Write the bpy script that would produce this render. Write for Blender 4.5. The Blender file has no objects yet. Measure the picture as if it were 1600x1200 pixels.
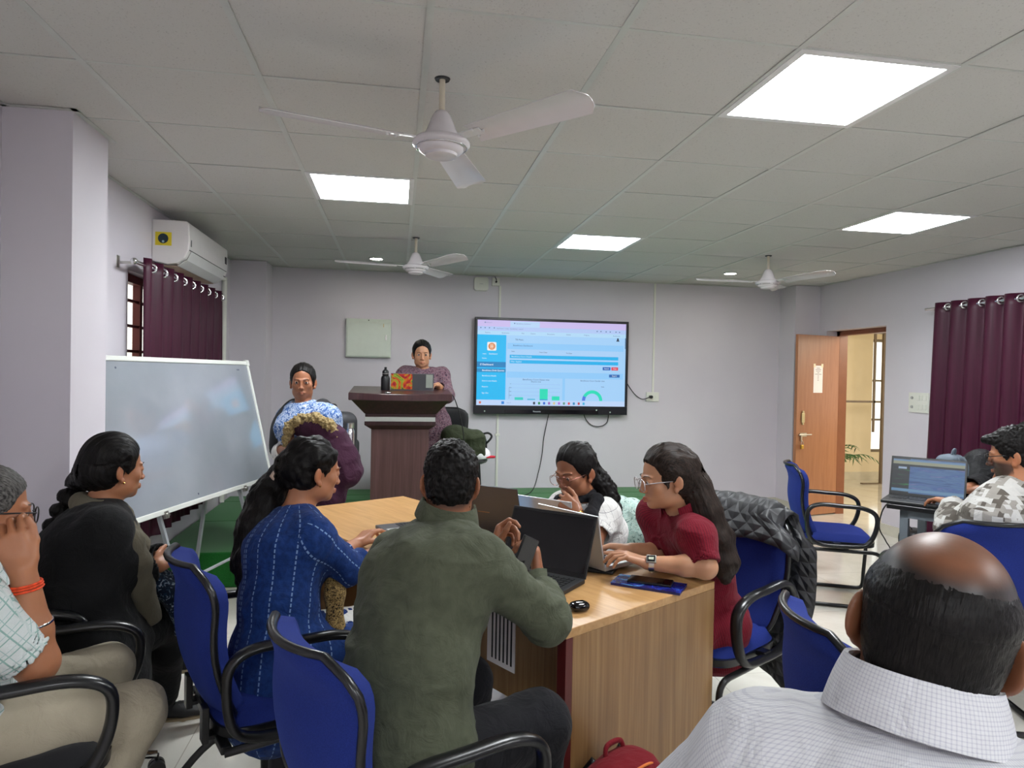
import bpy, bmesh, math, random
import numpy as np
from mathutils import Vector, Matrix, Quaternion

random.seed(7)
np.random.seed(7)
SC = bpy.context.scene
COL = SC.collection
PI = math.pi
R = math.radians

# ------------------------------------------------------------------ camera
H_CAM = 1.50
YAW, PITCH, ROLL = 0.1669, -0.0136, 0.0191
FPX = 1064.0
cy_, sy_ = math.cos(YAW), math.sin(YAW)
cp_, sp_ = math.cos(PITCH), math.sin(PITCH)
_f = Vector((sy_ * cp_, cy_ * cp_, sp_))
_r = Vector((cy_, -sy_, 0))
_u = _r.cross(_f)
_cr, _sr = math.cos(ROLL), math.sin(ROLL)
cam_r = _cr * _r + _sr * _u
cam_u = -_sr * _r + _cr * _u
cam = bpy.data.cameras.new('camera')
cam.sensor_width = 36.0
cam.lens = 36.0 * FPX / 1600.0
cam.clip_start = 0.05
cam_o = bpy.data.objects.new('camera', cam)
COL.objects.link(cam_o)
m3 = Matrix((cam_r, cam_u, -_f)).transposed()
cam_o.matrix_world = Matrix.Translation((0, 0, H_CAM)) @ m3.to_4x4()
SC.camera = cam_o

# ------------------------------------------------------------------ view, world, lights
SC.view_settings.view_transform = 'Standard'
SC.view_settings.look = 'None'
SC.view_settings.exposure = -0.1
SC.view_settings.gamma = 1.0
SC.view_settings.use_curve_mapping = False
PANEL_STRENGTH = 52.0
world = bpy.data.worlds.new('daylight')
SC.world = world
world.use_nodes = True
_wn = world.node_tree.nodes
_bg = _wn.get('Background') or _wn.new('ShaderNodeBackground')
_bg.inputs[0].default_value = (0.95, 0.93, 0.86, 1)
_bg.inputs[1].default_value = 2.2
# warm daylight that comes into the corridor through its window
_al = bpy.data.lights.new('corridor_daylight', 'AREA')
_al.shape = 'RECTANGLE'
_al.size, _al.size_y = 1.6, 1.6
_al.energy = 85
_al.color = (1.0, 0.88, 0.70)
_ao = bpy.data.objects.new('corridor_daylight', _al)
COL.objects.link(_ao)
_ao.location = (6.6, 5.4, 2.3)
_ao.rotation_euler = (0.5, 0, 0.3)

# ------------------------------------------------------------------ materials
def srgb(h, g=None, b=None):
    if g is not None:
        c = (h / 255.0, g / 255.0, b / 255.0)
    else:
        h = h.lstrip('#')
        c = tuple(int(h[i:i + 2], 16) / 255.0 for i in (0, 2, 4))
    return tuple(x / 12.92 if x <= 0.04045 else ((x + 0.055) / 1.055) ** 2.4 for x in c) + (1.0,)

MATS = {}
class N:
    """small node-graph helper"""
    def __init__(s, name):
        s.m = bpy.data.materials.new(name)
        s.m.use_nodes = True
        s.t = s.m.node_tree
        s.b = s.t.nodes.get('Principled BSDF')
        s.out = s.t.nodes.get('Material Output')
    def n(s, typ, **kw):
        nd = s.t.nodes.new(typ)
        for k, v in kw.items():
            if k in nd.inputs.keys() if isinstance(k, str) else False:
                pass
            setattr(nd, k, v)
        return nd
    def l(s, a, b):
        s.t.links.new(a, b)
    def set(s, **kw):
        for k, v in kw.items():
            s.b.inputs[k.replace('_', ' ')].default_value = v
    def coord(s, kind='Object', scale=(1, 1, 1), rot=(0, 0, 0)):
        tc = s.n('ShaderNodeTexCoord')
        mp = s.n('ShaderNodeMapping')
        mp.inputs['Scale'].default_value = scale
        mp.inputs['Rotation'].default_value = rot
        s.l(tc.outputs[kind], mp.inputs['Vector'])
        return mp.outputs[0]
    def noise(s, vec, scale=5, detail=3, rough=0.5, dist=0.0):
        nd = s.n('ShaderNodeTexNoise')
        nd.inputs['Scale'].default_value = scale
        nd.inputs['Detail'].default_value = detail
        nd.inputs['Roughness'].default_value = rough
        nd.inputs['Distortion'].default_value = dist
        if vec is not None: s.l(vec, nd.inputs['Vector'])
        return nd.outputs['Fac']
    def ramp(s, fac, stops, interp='LINEAR'):
        nd = s.n('ShaderNodeValToRGB')
        cr = nd.color_ramp
        cr.interpolation = interp
        while len(cr.elements) < len(stops): cr.elements.new(0.5)
        for e, (p, c) in zip(cr.elements, stops):
            e.position = p; e.color = c if len(c) == 4 else tuple(c) + (1,)
        s.l(fac, nd.inputs['Fac'])
        return nd.outputs['Color']
    def math(s, op, a, b=None, c=None):
        nd = s.n('ShaderNodeMath', operation=op)
        for i, v in enumerate((a, b, c)):
            if v is None: continue
            if isinstance(v, (int, float)): nd.inputs[i].default_value = v
            else: s.l(v, nd.inputs[i])
        return nd.outputs[0]
    def mix(s, fac, a, b):
        nd = s.n('ShaderNodeMix', data_type='RGBA')
        for sock, v in ((nd.inputs[0], fac), (nd.inputs[6], a), (nd.inputs[7], b)):
            if isinstance(v, (int, float)): sock.default_value = v
            elif isinstance(v, tuple): sock.default_value = v
            else: s.l(v, sock)
        return nd.outputs[2]
    def sep(s, vec):
        nd = s.n('ShaderNodeSeparateXYZ'); s.l(vec, nd.inputs[0]); return nd.outputs
    def bump(s, height, strength=0.3, dist=0.01):
        nd = s.n('ShaderNodeBump')
        nd.inputs['Strength'].default_value = strength
        nd.inputs['Distance'].default_value = dist
        s.l(height, nd.inputs['Height'])
        s.l(nd.outputs[0], s.b.inputs['Normal'])
        return nd
    def base(s, c):
        if isinstance(c, tuple): s.b.inputs['Base Color'].default_value = c
        else: s.l(c, s.b.inputs['Base Color'])

def plain(name, col, rough=0.5, metal=0.0, spec=0.5, noise_amt=0.06, nscale=12, bump=0.0, bscale=200, sheen=0.0, coat=0.0, bdist=0.002):
    if name in MATS: return MATS[name]
    g = N(name)
    v = g.coord('Object')
    f = g.noise(v, nscale, 3)
    dark = tuple(c * (1 - noise_amt) for c in col[:3]) + (1,)
    light = tuple(min(1, c * (1 + noise_amt)) for c in col[:3]) + (1,)
    g.base(g.ramp(f, [(0.3, dark), (0.7, light)]))
    g.set(Roughness=rough, Metallic=metal)
    g.b.inputs['Specular IOR Level'].default_value = spec
    if sheen: g.b.inputs['Sheen Weight'].default_value = sheen
    if coat: g.b.inputs['Coat Weight'].default_value = coat
    if bump: g.bump(g.noise(v, bscale, 2), bump, bdist)
    MATS[name] = g.m
    return g.m

def emis(name, col, strength):
    if name in MATS: return MATS[name]
    g = N(name)
    g.base((0.02, 0.02, 0.02, 1))
    g.b.inputs['Emission Color'].default_value = col
    g.b.inputs['Emission Strength'].default_value = strength
    MATS[name] = g.m
    return g.m

# ------------------------------------------------------------------ mesh building
class MB:
    """collects faces, builds ONE mesh object"""
    def __init__(s):
        s.v = []; s.f = []; s.mi = []; s.cur = 0
    def add(s, verts, faces, M=None):
        o = len(s.v)
        for p in verts:
            p = Vector(p)
            s.v.append(tuple(M @ p) if M is not None else tuple(p))
        for f in faces:
            s.f.append(tuple(i + o for i in f)); s.mi.append(s.cur)
        return s
    def box(s, c, size, M=None, rot=None):
        hx, hy, hz = size[0] / 2, size[1] / 2, size[2] / 2
        vs = [Vector((x * hx, y * hy, z * hz)) for x in (-1, 1) for y in (-1, 1) for z in (-1, 1)]
        if rot is not None: vs = [rot @ p for p in vs]
        vs = [p + Vector(c) for p in vs]
        fs = [(0, 1, 3, 2), (4, 6, 7, 5), (0, 4, 5, 1), (2, 3, 7, 6), (0, 2, 6, 4), (1, 5, 7, 3)]
        return s.add(vs, fs, M)
    def lo_hi(s, lo, hi, M=None):
        return s.box([(a + b) / 2 for a, b in zip(lo, hi)], [b - a for a, b in zip(lo, hi)], M)
    def cyl(s, a, b, r, r2=None, n=16, caps=True, M=None):
        a, b = Vector(a), Vector(b); r2 = r if r2 is None else r2
        ax = (b - a).normalized(); q = ax.to_track_quat('Z', 'Y')
        vs = []
        for p, rr in ((a, r), (b, r2)):
            for i in range(n):
                t = 2 * PI * i / n
                vs.append(p + q @ Vector((math.cos(t) * rr, math.sin(t) * rr, 0)))
        fs = [(i, (i + 1) % n, n + (i + 1) % n, n + i) for i in range(n)]
        if caps: fs += [tuple(range(n))[::-1], tuple(range(n, 2 * n))]
        return s.add(vs, fs, M)
    def tube(s, pts, r, n=8, closed=False, caps=True, M=None, flat=1.0, up=None):
        pts = [Vector(p) for p in pts]; k = len(pts)
        rr = r if isinstance(r, (list, tuple)) else [r] * k
        vs = []; prev = None
        for i, p in enumerate(pts):
            if closed: t = pts[(i + 1) % k] - pts[i - 1]
            else: t = pts[min(i + 1, k - 1)] - pts[max(i - 1, 0)]
            if t.length < 1e-9: t = Vector((0, 0, 1))
            t.normalize()
            if prev is None:
                ref = Vector(up) if up else (Vector((0, 0, 1)) if abs(t.z) < 0.9 else Vector((1, 0, 0)))
                nx = (ref - t * ref.dot(t)).normalized()
            else:
                nx = prev - t * prev.dot(t)
                nx = nx.normalized() if nx.length > 1e-6 else prev
            prev = nx; by = t.cross(nx)
            for j in range(n):
                a = 2 * PI * (j + 0.5) / n
                vs.append(p + nx * math.cos(a) * rr[i] + by * math.sin(a) * rr[i] * flat)
        fs = []
        m = k if closed else k - 1
        for i in range(m):
            for j in range(n):
                a, b = i * n + j, i * n + (j + 1) % n
                c, d = ((i + 1) % k) * n + (j + 1) % n, ((i + 1) % k) * n + j
                fs.append((a, b, c, d))
        if caps and not closed:
            fs += [tuple(range(n))[::-1], tuple(range((k - 1) * n, k * n))]
        return s.add(vs, fs, M)
    def lathe(s, prof, n=24, M=None, center=(0, 0, 0)):
        c = Vector(center); vs = []; k = len(prof)
        for r, z in prof:
            for i in range(n):
                t = 2 * PI * i / n
                vs.append(c + Vector((math.cos(t) * r, math.sin(t) * r, z)))
        fs = []
        for i in range(k - 1):
            for j in range(n):
                fs.append((i * n + j, i * n + (j + 1) % n, (i + 1) * n + (j + 1) % n, (i + 1) * n + j))
        fs += [tuple(range(n))[::-1], tuple(range((k - 1) * n, k * n))]
        return s.add(vs, fs, M)
    def prism(s, poly, h, M=None):
        """poly in xy, extruded 0..h in z"""
        n = len(poly)
        vs = [(x, y, 0) for x, y in poly] + [(x, y, h) for x, y in poly]
        fs = [tuple(range(n))[::-1], tuple(range(n, 2 * n))]
        fs += [(i, (i + 1) % n, n + (i + 1) % n, n + i) for i in range(n)]
        return s.add(vs, fs, M)
    def grid(s, fn, nu, nv, thick=0.0, M=None, closed_u=False):
        """surface fn(u,v)->Vector; optional thickness along normals"""
        P = [[Vector(fn(i / nu, j / nv)) for j in range(nv + 1)] for i in range(nu + (0 if closed_u else 1))]
        ku = len(P)
        def nrm(i, j):
            if closed_u: a, b = P[(i + 1) % ku][j], P[i - 1][j]
            else: a, b = P[min(i + 1, ku - 1)][j], P[max(i - 1, 0)][j]
            c, d = P[i][min(j + 1, nv)], P[i][max(j - 1, 0)]
            n_ = (a - b).cross(c - d)
            return n_.normalized() if n_.length > 1e-12 else Vector((0, 0, 1))
        idx = lambda i, j: (i % ku) * (nv + 1) + j
        vs = [P[i][j] for i in range(ku) for j in range(nv + 1)]
        mu = ku if closed_u else ku - 1
        fs = [(idx(i, j), idx(i + 1, j), idx(i + 1, j + 1), idx(i, j + 1)) for i in range(mu) for j in range(nv)]
        if thick:
            o = len(vs)
            vs += [P[i][j] - nrm(i, j) * thick for i in range(ku) for j in range(nv + 1)]
            fs += [tuple(x + o for x in f[::-1]) for f in fs[:]]
            for i in range(mu):
                fs.append((idx(i + 1, 0), idx(i, 0), idx(i, 0) + o, idx(i + 1, 0) + o))
                fs.append((idx(i, nv), idx(i + 1, nv), idx(i + 1, nv) + o, idx(i, nv) + o))
            if not closed_u:
                for j in range(nv):
                    fs.append((idx(0, j), idx(0, j + 1), idx(0, j + 1) + o, idx(0, j) + o))
                    fs.append((idx(ku - 1, j + 1), idx(ku - 1, j), idx(ku - 1, j) + o, idx(ku - 1, j + 1) + o))
        return s.add(vs, fs, M)
    def build(s, name, mat, parent=None, bevel=0.0, segs=2, smooth=False, subsurf=0, loc=None, rot=None, fixn=True, autosm=None):
        me = bpy.data.meshes.new(name)
        me.from_pydata(s.v, [], s.f)
        mats = mat if isinstance(mat, (list, tuple)) else [mat]
        for m in mats: me.materials.append(m)
        if len(mats) > 1:
            me.polygons.foreach_set('material_index', s.mi)
        if fixn:
            bm = bmesh.new(); bm.from_mesh(me)
            bmesh.ops.recalc_face_normals(bm, faces=bm.faces)
            bm.to_mesh(me); bm.free()
        if smooth:
            me.polygons.foreach_set('use_smooth', [True] * len(me.polygons))
            if autosm is not None:
                me.set_sharp_from_angle(angle=R(autosm))
        me.update()
        o = bpy.data.objects.new(name, me)
        COL.objects.link(o)
        if parent is not None: o.parent = parent
        if loc is not None: o.location = loc
        if rot is not None: o.rotation_euler = rot
        if bevel:
            b = o.modifiers.new('bevel', 'BEVEL'); b.width = bevel; b.segments = segs
            b.limit_method = 'ANGLE'; b.angle_limit = R(40); b.harden_normals = False
        if subsurf:
            b = o.modifiers.new('subsurf', 'SUBSURF'); b.levels = subsurf; b.render_levels = subsurf
        return o

def tag(o, label, cat, group=None, kind=None):
    if label: o['label'] = label
    if cat: o['category'] = cat
    if group: o['group'] = group
    if kind: o['kind'] = kind
    return o
def thing(name, label, cat, loc=(0, 0, 0), rz=0.0, group=None):
    o = bpy.data.objects.new(name, None)
    o.empty_display_size = 0.1
    COL.objects.link(o)
    o.location = loc; o.rotation_euler = (0, 0, rz)
    return tag(o, label, cat, group)
def struct(o):
    o['kind'] = 'structure'
    return o
def part_label(o, s):
    o['label'] = s
    return o
def copy_tree(o, parent=None):
    c = o.copy(); COL.objects.link(c)
    if parent is not None: c.parent = parent
    for ch in list(o.children): copy_tree(ch, c)
    return c
def bez(p0, p1, p2, p3, n=12):
    p0, p1, p2, p3 = map(Vector, (p0, p1, p2, p3))
    out = []
    for i in range(n + 1):
        t = i / n; s = 1 - t
        out.append(p0 * s ** 3 + p1 * 3 * s * s * t + p2 * 3 * s * t * t + p3 * t ** 3)
    return out
def catmull(pts, n=6, closed=False):
    pts = [Vector(p) for p in pts]; k = len(pts); out = []
    m = k if closed else k - 1
    for i in range(m):
        if closed: a, b, c, d = pts[i - 1], pts[i], pts[(i + 1) % k], pts[(i + 2) % k]
        else: a, b, c, d = pts[max(i - 1, 0)], pts[i], pts[i + 1], pts[min(i + 2, k - 1)]
        for j in range(n):
            t = j / n
            out.append(0.5 * ((2 * b) + (c - a) * t + (2 * a - 5 * b + 4 * c - d) * t * t + (-a + 3 * b - 3 * c + d) * t ** 3))
    if not closed: out.append(pts[-1])
    return out
def rrect(w, h, r, n=5):
    out = []
    for cx, cy, a0 in ((w / 2 - r, h / 2 - r, 0), (-w / 2 + r, h / 2 - r, 90), (-w / 2 + r, -h / 2 + r, 180), (w / 2 - r, -h / 2 + r, 270)):
        for i in range(n + 1):
            a = R(a0 + 90 * i / n)
            out.append((cx + r * math.cos(a), cy + r * math.sin(a)))
    return out
def frame(origin, x, y, z):
    x, y, z = Vector(x), Vector(y), Vector(z)
    m = Matrix((x, y, z)).transposed().to_4x4()
    m.translation = Vector(origin)
    return m
FONT = None
def text_mesh(name, body, size, mat, parent, M, extrude=0.0004, align='CENTER', bold=False):
    cu = bpy.data.curves.new(name, 'FONT')
    cu.body = body; cu.size = size; cu.extrude = extrude
    cu.align_x = align; cu.align_y = 'CENTER'
    if bold: cu.offset = size * 0.012
    tmp = bpy.data.objects.new(name + '_curve', cu)
    me = bpy.data.meshes.new_from_object(tmp)
    bpy.data.objects.remove(tmp)
    me.name = name
    me.materials.clear(); me.materials.append(mat)
    o = bpy.data.objects.new(name, me)
    COL.objects.link(o)
    o.parent = parent
    o.matrix_local = M
    return o
# ------------------------------------------------------------------ room shell
XL, XR, YB, YF, ZC = -1.64, 4.77, 7.45, -2.6, 2.58
GX0, GY0, GS = -1.1213, 2.6481, 0.6
WALL_C = srgb(212, 206, 213)

def wall_mat():
    g = N('lilac_white_paint')
    v = g.coord('Object')
    f = g.noise(v, 1.3, 4)
    g.base(g.ramp(f, [(0.25, srgb(207, 201, 209)), (0.75, srgb(216, 211, 217))]))
    g.set(Roughness=0.62)
    g.b.inputs['Specular IOR Level'].default_value = 0.3
    g.bump(g.noise(v, 140, 3), 0.08, 0.002)
    return g.m
M_WALL = wall_mat()
M_BASE = plain('beige_skirting_tile', srgb(205, 200, 184), 0.25, noise_amt=0.08, nscale=6)

def tile_floor():
    g = N('polished_floor_tile')
    v = g.coord('Object')
    br = g.n('ShaderNodeTexBrick')
    br.offset = 0.0; br.squash = 1.0
    br.inputs['Scale'].default_value = 1.0
    br.inputs['Brick Width'].default_value = 0.8
    br.inputs['Row Height'].default_value = 0.8
    br.inputs['Mortar Size'].default_value = 0.0022
    br.inputs['Mortar Smooth'].default_value = 0.1
    g.l(v, br.inputs['Vector'])
    f = g.noise(v, 2.2, 5, 0.6, 1.5)
    c = g.ramp(f, [(0.3, srgb(203, 199, 188)), (0.55, srgb(216, 213, 203)), (0.8, srgb(209, 205, 195))])
    g.l(c, br.inputs['Color1']); g.l(c, br.inputs['Color2'])
    br.inputs['Mortar'].default_value = srgb(176, 171, 160)
    g.base(br.outputs['Color'])
    g.set(Roughness=0.09)
    g.b.inputs['Specular IOR Level'].default_value = 0.55
    return g.m
M_FLOOR = tile_floor()

def ceil_tile():
    g = N('mineral_ceiling_tile')
    v = g.coord('Object')
    f = g.noise(v, 150, 2, 0.6)
    c = g.ramp(f, [(0.30, srgb(178, 175, 172)), (0.36, srgb(203, 201, 197)), (1, srgb(207, 205, 201))])
    g.base(c)
    g.set(Roughness=0.9)
    g.b.inputs['Specular IOR Level'].default_value = 0.15
    g.bump(f, 0.15, 0.002)
    return g.m
M_TILE = ceil_tile()
M_TBAR = plain('ceiling_grid_metal', srgb(196, 198, 193), 0.35, noise_amt=0.03)
M_GAP = plain('ceiling_gap_dark', srgb(60, 60, 58), 0.9)

struct(MB().lo_hi((XL - .3, YF - .2, -.12), (XR + .0, YB + .2, 0)).lo_hi((XR, 4.2, -.12), (9.8, 11.6, 0)).build('floor', M_FLOOR))

# ceiling: tiles on a T-bar grid, openings where the light panels hang
PANELS = [(1, 2), (4, -1), (4, 4), (7, 2), (7, -4), (4, -7), (1, -7)]  # last one is unseen, added to brighten the front of the left column
mb = MB()
i0, i1 = -1, 9
j0, j1 = -9, 8
for i in range(i0, i1 + 1):
    for j in range(j0, j1 + 1):
        if (i, j) in PANELS: continue
        x0, y0 = GX0 + i * GS, GY0 + j * GS
        xa, xb = max(x0 + .006, XL), min(x0 + GS - .006, XR)
        ya, yb = max(y0 + .003, YF), min(y0 + GS - .003, YB)
        if xb <= xa or yb <= ya: continue
        dz = 0.0035 + 0.0015 * math.sin(i * 3.1 + j * 1.7)
        mb.lo_hi((xa, ya, ZC + dz), (xb, yb, ZC + .02))
mb.cur = 1
for i in range(i0 + 1, i1 + 1):                 # main runners
    x = GX0 + i * GS
    if XL < x < XR: mb.lo_hi((x - .012, YF, ZC), (x + .012, YB, ZC + .0034))
for j in range(j0, j1 + 1):                     # cross tees
    y = GY0 + j * GS
    if not YF < y < YB: continue
    for i in range(i0, i1 + 1):
        xa, xb = max(GX0 + i * GS + .012, XL), min(GX0 + (i + 1) * GS - .012, XR)
        if xb > xa: mb.lo_hi((xa, y - .0065, ZC + .001), (xb, y + .0065, ZC + .004))
mb.cur = 2
mb.lo_hi((XL - .3, YF - .2, ZC + .08), (XR + .3, YB + .2, ZC + .2))
struct(mb.build('ceiling', [M_TILE, M_TBAR, M_GAP], fixn=False))
# wall angle round the edge of the ceiling
mb = MB()
mb.lo_hi((XL, YB - .022, ZC - .003), (XR, YB, ZC + .001)).lo_hi((XL, YF, ZC - .003), (XL + .022, YB, ZC + .001)).lo_hi((XR - .022, YF, ZC - .003), (XR, YB, ZC + .001))
mb.lo_hi((XL, 3.143, ZC - .003), (-1.348, 3.165, ZC + .001)).lo_hi((-1.37, 3.143, ZC - .003), (-1.348, 3.56, ZC + .001))
struct(mb.build('trim_1', M_TBAR))

def wall_with_holes(name, axis, at0, at1, u0, u1, z1, holes, mat):
    """wall slab between at0..at1 on 'axis', spanning u0..u1 and 0..z1, holes (ua,ub,za,zb)"""
    mb = MB()
    us = sorted({u0, u1, *[h[0] for h in holes], *[h[1] for h in holes]})
    zs = sorted({0, z1, *[h[2] for h in holes], *[h[3] for h in holes]})
    for a, b in zip(us, us[1:]):
        run = None
        for c, d in zip(zs, zs[1:]):
            inside = any(h[0] <= a and b <= h[1] and h[2] <= c and d <= h[3] for h in holes)
            if inside: continue
            if axis == 'x': mb.lo_hi((at0, a, c), (at1, b, d))
            else: mb.lo_hi((a, at0, c), (b, at1, d))
    return struct(mb.build(name, mat))
WIN_L = (4.52, 6.30, .95, 2.10)
DOOR_R = (6.05, 7.0, 0.0, 2.06)
WIN_R = (2.2, 5.1, .95, 2.12)
wall_with_holes('wall_left', 'x', XL - .23, XL, YF, YB + .2, ZC + .1, [WIN_L], M_WALL)
wall_with_holes('wall_right', 'x', XR, XR + .23, YF, YB + .2, ZC + .1, [DOOR_R, WIN_R], M_WALL)
struct(MB().lo_hi((XL - .23, YB, 0), (XR + .23, YB + .2, ZC + .1)).build('wall_back', M_WALL))
struct(MB().lo_hi((XL - .23, YF - .2, 0), (XR + .23, YF, ZC + .1)).build('wall_front', M_WALL))
struct(MB().lo_hi((XL, 3.165, 0), (-1.37, 3.52, ZC)).build('wall_column', M_WALL))
struct(MB().lo_hi((XL, 7.1, 0), (-1.30, YB, ZC)).build('wall_pier_left', M_WALL))
struct(MB().lo_hi((4.46, 7.13, 0), (XR, YB, ZC)).build('wall_pier_right', M_WALL))
mb = MB()
mb.lo_hi((-1.30, YB - .012, 0), (4.46, YB, .10)).lo_hi((4.448, 7.118, 0), (4.46, YB, .10)).lo_hi((4.448, 7.118, 0), (XR, 7.13, .10))
struct(mb.build('baseboard_back', M_BASE))
struct(MB().lo_hi((XR - .012, YF, 0), (XR, 6.05, .10)).lo_hi((XR - .012, 7.0, 0), (XR, 7.118, .10)).build('baseboard_right', M_BASE))
struct(MB().lo_hi((XL, YF, 0), (XL + .012, 3.165, .10)).lo_hi((XL, 3.153, 0), (-1.358, 3.165, .10)).lo_hi((-1.37, 3.153, 0), (-1.358, 3.52, .10)).lo_hi((XL, 3.52, 0), (XL + .012, 4.88, .10)).build('baseboard_left', M_BASE))

# windows
M_WINFRAME = plain('maroon_window_paint', srgb(122, 52, 48), 0.45)
def glass_mat():
    g = N('window_glass')
    g.set(Roughness=0.05, IOR=1.45)
    g.base((0.95, 0.97, 0.95, 1))
    g.b.inputs['Transmission Weight'].default_value = 1.0
    return g.m
M_GLASS = glass_mat()
def window(name, axis, x, y0, y1, z0, z1, nbar, rows):
    mb = MB()
    fw = .05
    for a, b, c, d in ((y0, y0 + fw, z0, z1), (y1 - fw, y1, z0, z1), (y0, y1, z0, z0 + fw), (y0, y1, z1 - fw, z1)):
        mb.lo_hi((x - .03, a, c), (x + .03, b, d))
    for k in range(1, 4): mb.lo_hi((x - .025, y0 + (y1 - y0) * k / 4 - .022, z0), (x + .025, y0 + (y1 - y0) * k / 4 + .022, z1))
    for k in range(1, rows): mb.lo_hi((x + .0, y0, z0 + (z1 - z0) * k / rows - .009), (x + .018, y1, z0 + (z1 - z0) * k / rows + .009))
    o = struct(mb.build(name, M_WINFRAME))
    MB().lo_hi((x - .022, y0 + .03, z0 + .03), (x - .018, y1 - .03, z1 - .03)).build('window_pane', M_GLASS, o)
    return o
window('window_1', 'x', XL - .10, *WIN_L, 12, 7)
window('window_2', 'x', XR + .12, *WIN_R, 12, 7)

# corridor beyond the open door
M_CREAM = plain('cream_corridor_paint', srgb(230, 218, 190), 0.7, noise_amt=0.04, nscale=3)
M_CORC = plain('corridor_ceiling_paint', srgb(226, 218, 196), 0.8)
wall_with_holes('wall_corridor_far', 'y', 9.35, 9.5, 5.0, 9.8, 2.7, [(7.16, 8.3, .42, 2.15)], M_CREAM)
wall_with_holes('wall_corridor_side', 'x', 8.3, 8.45, 4.2, 9.35, 2.7, [(4.8, 7.0, .8, 2.2)], M_CREAM)
struct(MB().lo_hi((5.0, 4.1, 0), (8.45, 4.2, 2.7)).build('wall_corridor_near', M_CREAM))
struct(MB().lo_hi((XR + .23, YB + .2, 0), (XR + .3, 9.4, 2.7)).build('wall_corridor_left', M_CREAM))
struct(MB().lo_hi((5.0, 4.1, 2.7), (8.5, 9.5, 2.8)).build('ceiling_corridor', M_CORC))
struct(MB().lo_hi((5.0, 9.335, 0), (8.3, 9.35, .12)).build('baseboard_corridor', M_BASE))
o = struct(MB().lo_hi((7.16, 9.40, .42), (7.2, 9.46, 2.15)).lo_hi((8.26, 9.40, .42), (8.3, 9.46, 2.15)).lo_hi((7.16, 9.40, .42), (8.3, 9.46, .46)).lo_hi((7.16, 9.40, 2.11), (8.3, 9.46, 2.15)).lo_hi((7.2, 9.41, 1.5), (8.26, 9.44, 1.53)).lo_hi((7.2, 9.41, .9), (8.26, 9.44, .93)).build('window_3', plain('grey_window_metal', srgb(120, 112, 100), 0.4)))
MB().lo_hi((7.19, 9.425, .45), (8.27, 9.43, 2.12)).build('window_pane', M_GLASS, o)

# door frame and open leaf
M_DARKWOOD = plain('dark_brown_frame_paint', srgb(132, 80, 54), 0.35)
def door_mat():
    g = N('varnished_flush_door')
    v = g.coord('Object', (9, 9, 0.7))
    f = g.noise(v, 3, 5, 0.6, 0.8)
    g.base(g.ramp(f, [(0.3, srgb(150, 98, 66)), (0.6, srgb(164, 112, 78)), (0.8, srgb(157, 105, 72))]))
    g.set(Roughness=0.3)
    return g.m
M_DOOR = door_mat()
M_STEEL = plain('brushed_steel', srgb(190, 188, 182), 0.28, 1.0)
M_BRASS = plain('brass', srgb(200, 164, 84), 0.3, 1.0)
M_CHROME = plain('chrome', srgb(225, 225, 225), 0.12, 1.0, noise_amt=0.01)
mb = MB()
mb.lo_hi((4.90, 6.95, 0), (5.0, 7.0, 2.06)).lo_hi((4.90, 6.05, 0), (5.0, 6.10, 2.06)).lo_hi((4.90, 6.05, 2.01), (5.0, 7.0, 2.06))
struct(mb.build('trim_2', M_DARKWOOD))
DW = .86
door = struct(thing('door_1', None, None, (4.97, 6.99, 0)))
ang = math.atan2(6.80 - 6.99, 4.30 - 4.97)
door.rotation_euler = (0, 0, ang)
dr = MB().lo_hi((0, -.018, .012), (.72, .018, 2.0)).build('door_leaf', M_DOOR, door, bevel=.003)
# local +x towards the free edge; the face towards the camera is local +y
mb = MB()
mb.box((.63, .026, 1.09), (.045, .012, .105)).cyl((.63, .02, 1.155), (.63, .034, 1.155), .012).cyl((.63, .02, 1.025), (.63, .034, 1.025), .012)
mb.build('door_pull_plate', plain('aged_brass', srgb(190, 178, 140), 0.35, 0.8), dr, bevel=.003)
mb = MB()
mb.cyl((.69, .03, .905), (.50, .03, .905), .007).box((.62, .024, .905), (.10, .008, .04)).box((.655, .032, .87), (.018, .010, .07))
mb.build('sliding_bolt', M_STEEL, dr, smooth=True, autosm=40)
pl = MB().box((.655, .045, .775), (.042, .018, .046)).build('padlock', M_BRASS, dr, bevel=.006)
MB().tube(catmull([(.641, .045, .795), (.641, .045, .825), (.655, .045, .842), (.669, .045, .825), (.669, .045, .795)], 5), .0035).build('padlock_shackle', M_STEEL, pl, smooth=True)
MB().cyl((.64, .018, .09), (.64, .05, .09), .014).build('door_stop', M_STEEL, dr, smooth=True, autosm=40)
for z in (.25, 1.0, 1.75):
    MB().cyl((-.002, .018, z - .05), (-.002, .018, z + .05), .008).build('door_hinge', M_STEEL, door, smooth=True, autosm=40)
M_PAPER = plain('notice_paper', srgb(240, 236, 236), 0.8, noise_amt=0.02)
M_INK = plain('grey_print', srgb(120, 116, 122), 0.8)
nt = thing('paper_notice', 'white printed paper notice taped high on the open wooden door', 'notice')
nt.parent = None
nt.matrix_world = Matrix.Translation((4.97, 6.99, 0)) @ Matrix.Rotation(ang, 4, 'Z')
MB().lo_hi((.335, .0185, 1.365), (.475, .0195, 1.665)).build('sheet', M_PAPER, nt)
mb = MB()
for k in range(9):
    w = (.05, .085, .07, .03, .10, .02, .02, .02, .02)[k]
    mb.lo_hi((.405 - w / 2, .0196, 1.635 - k * .017), (.405 + w / 2, .0199, 1.640 - k * .017))
mb.build('print', M_INK, nt)
for x in (.33, .45): MB().lo_hi((x, .0196, 1.645), (x + .03, .0202, 1.685)).build('tape', plain('clear_tape', srgb(238, 224, 190), 0.3), nt)

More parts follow.
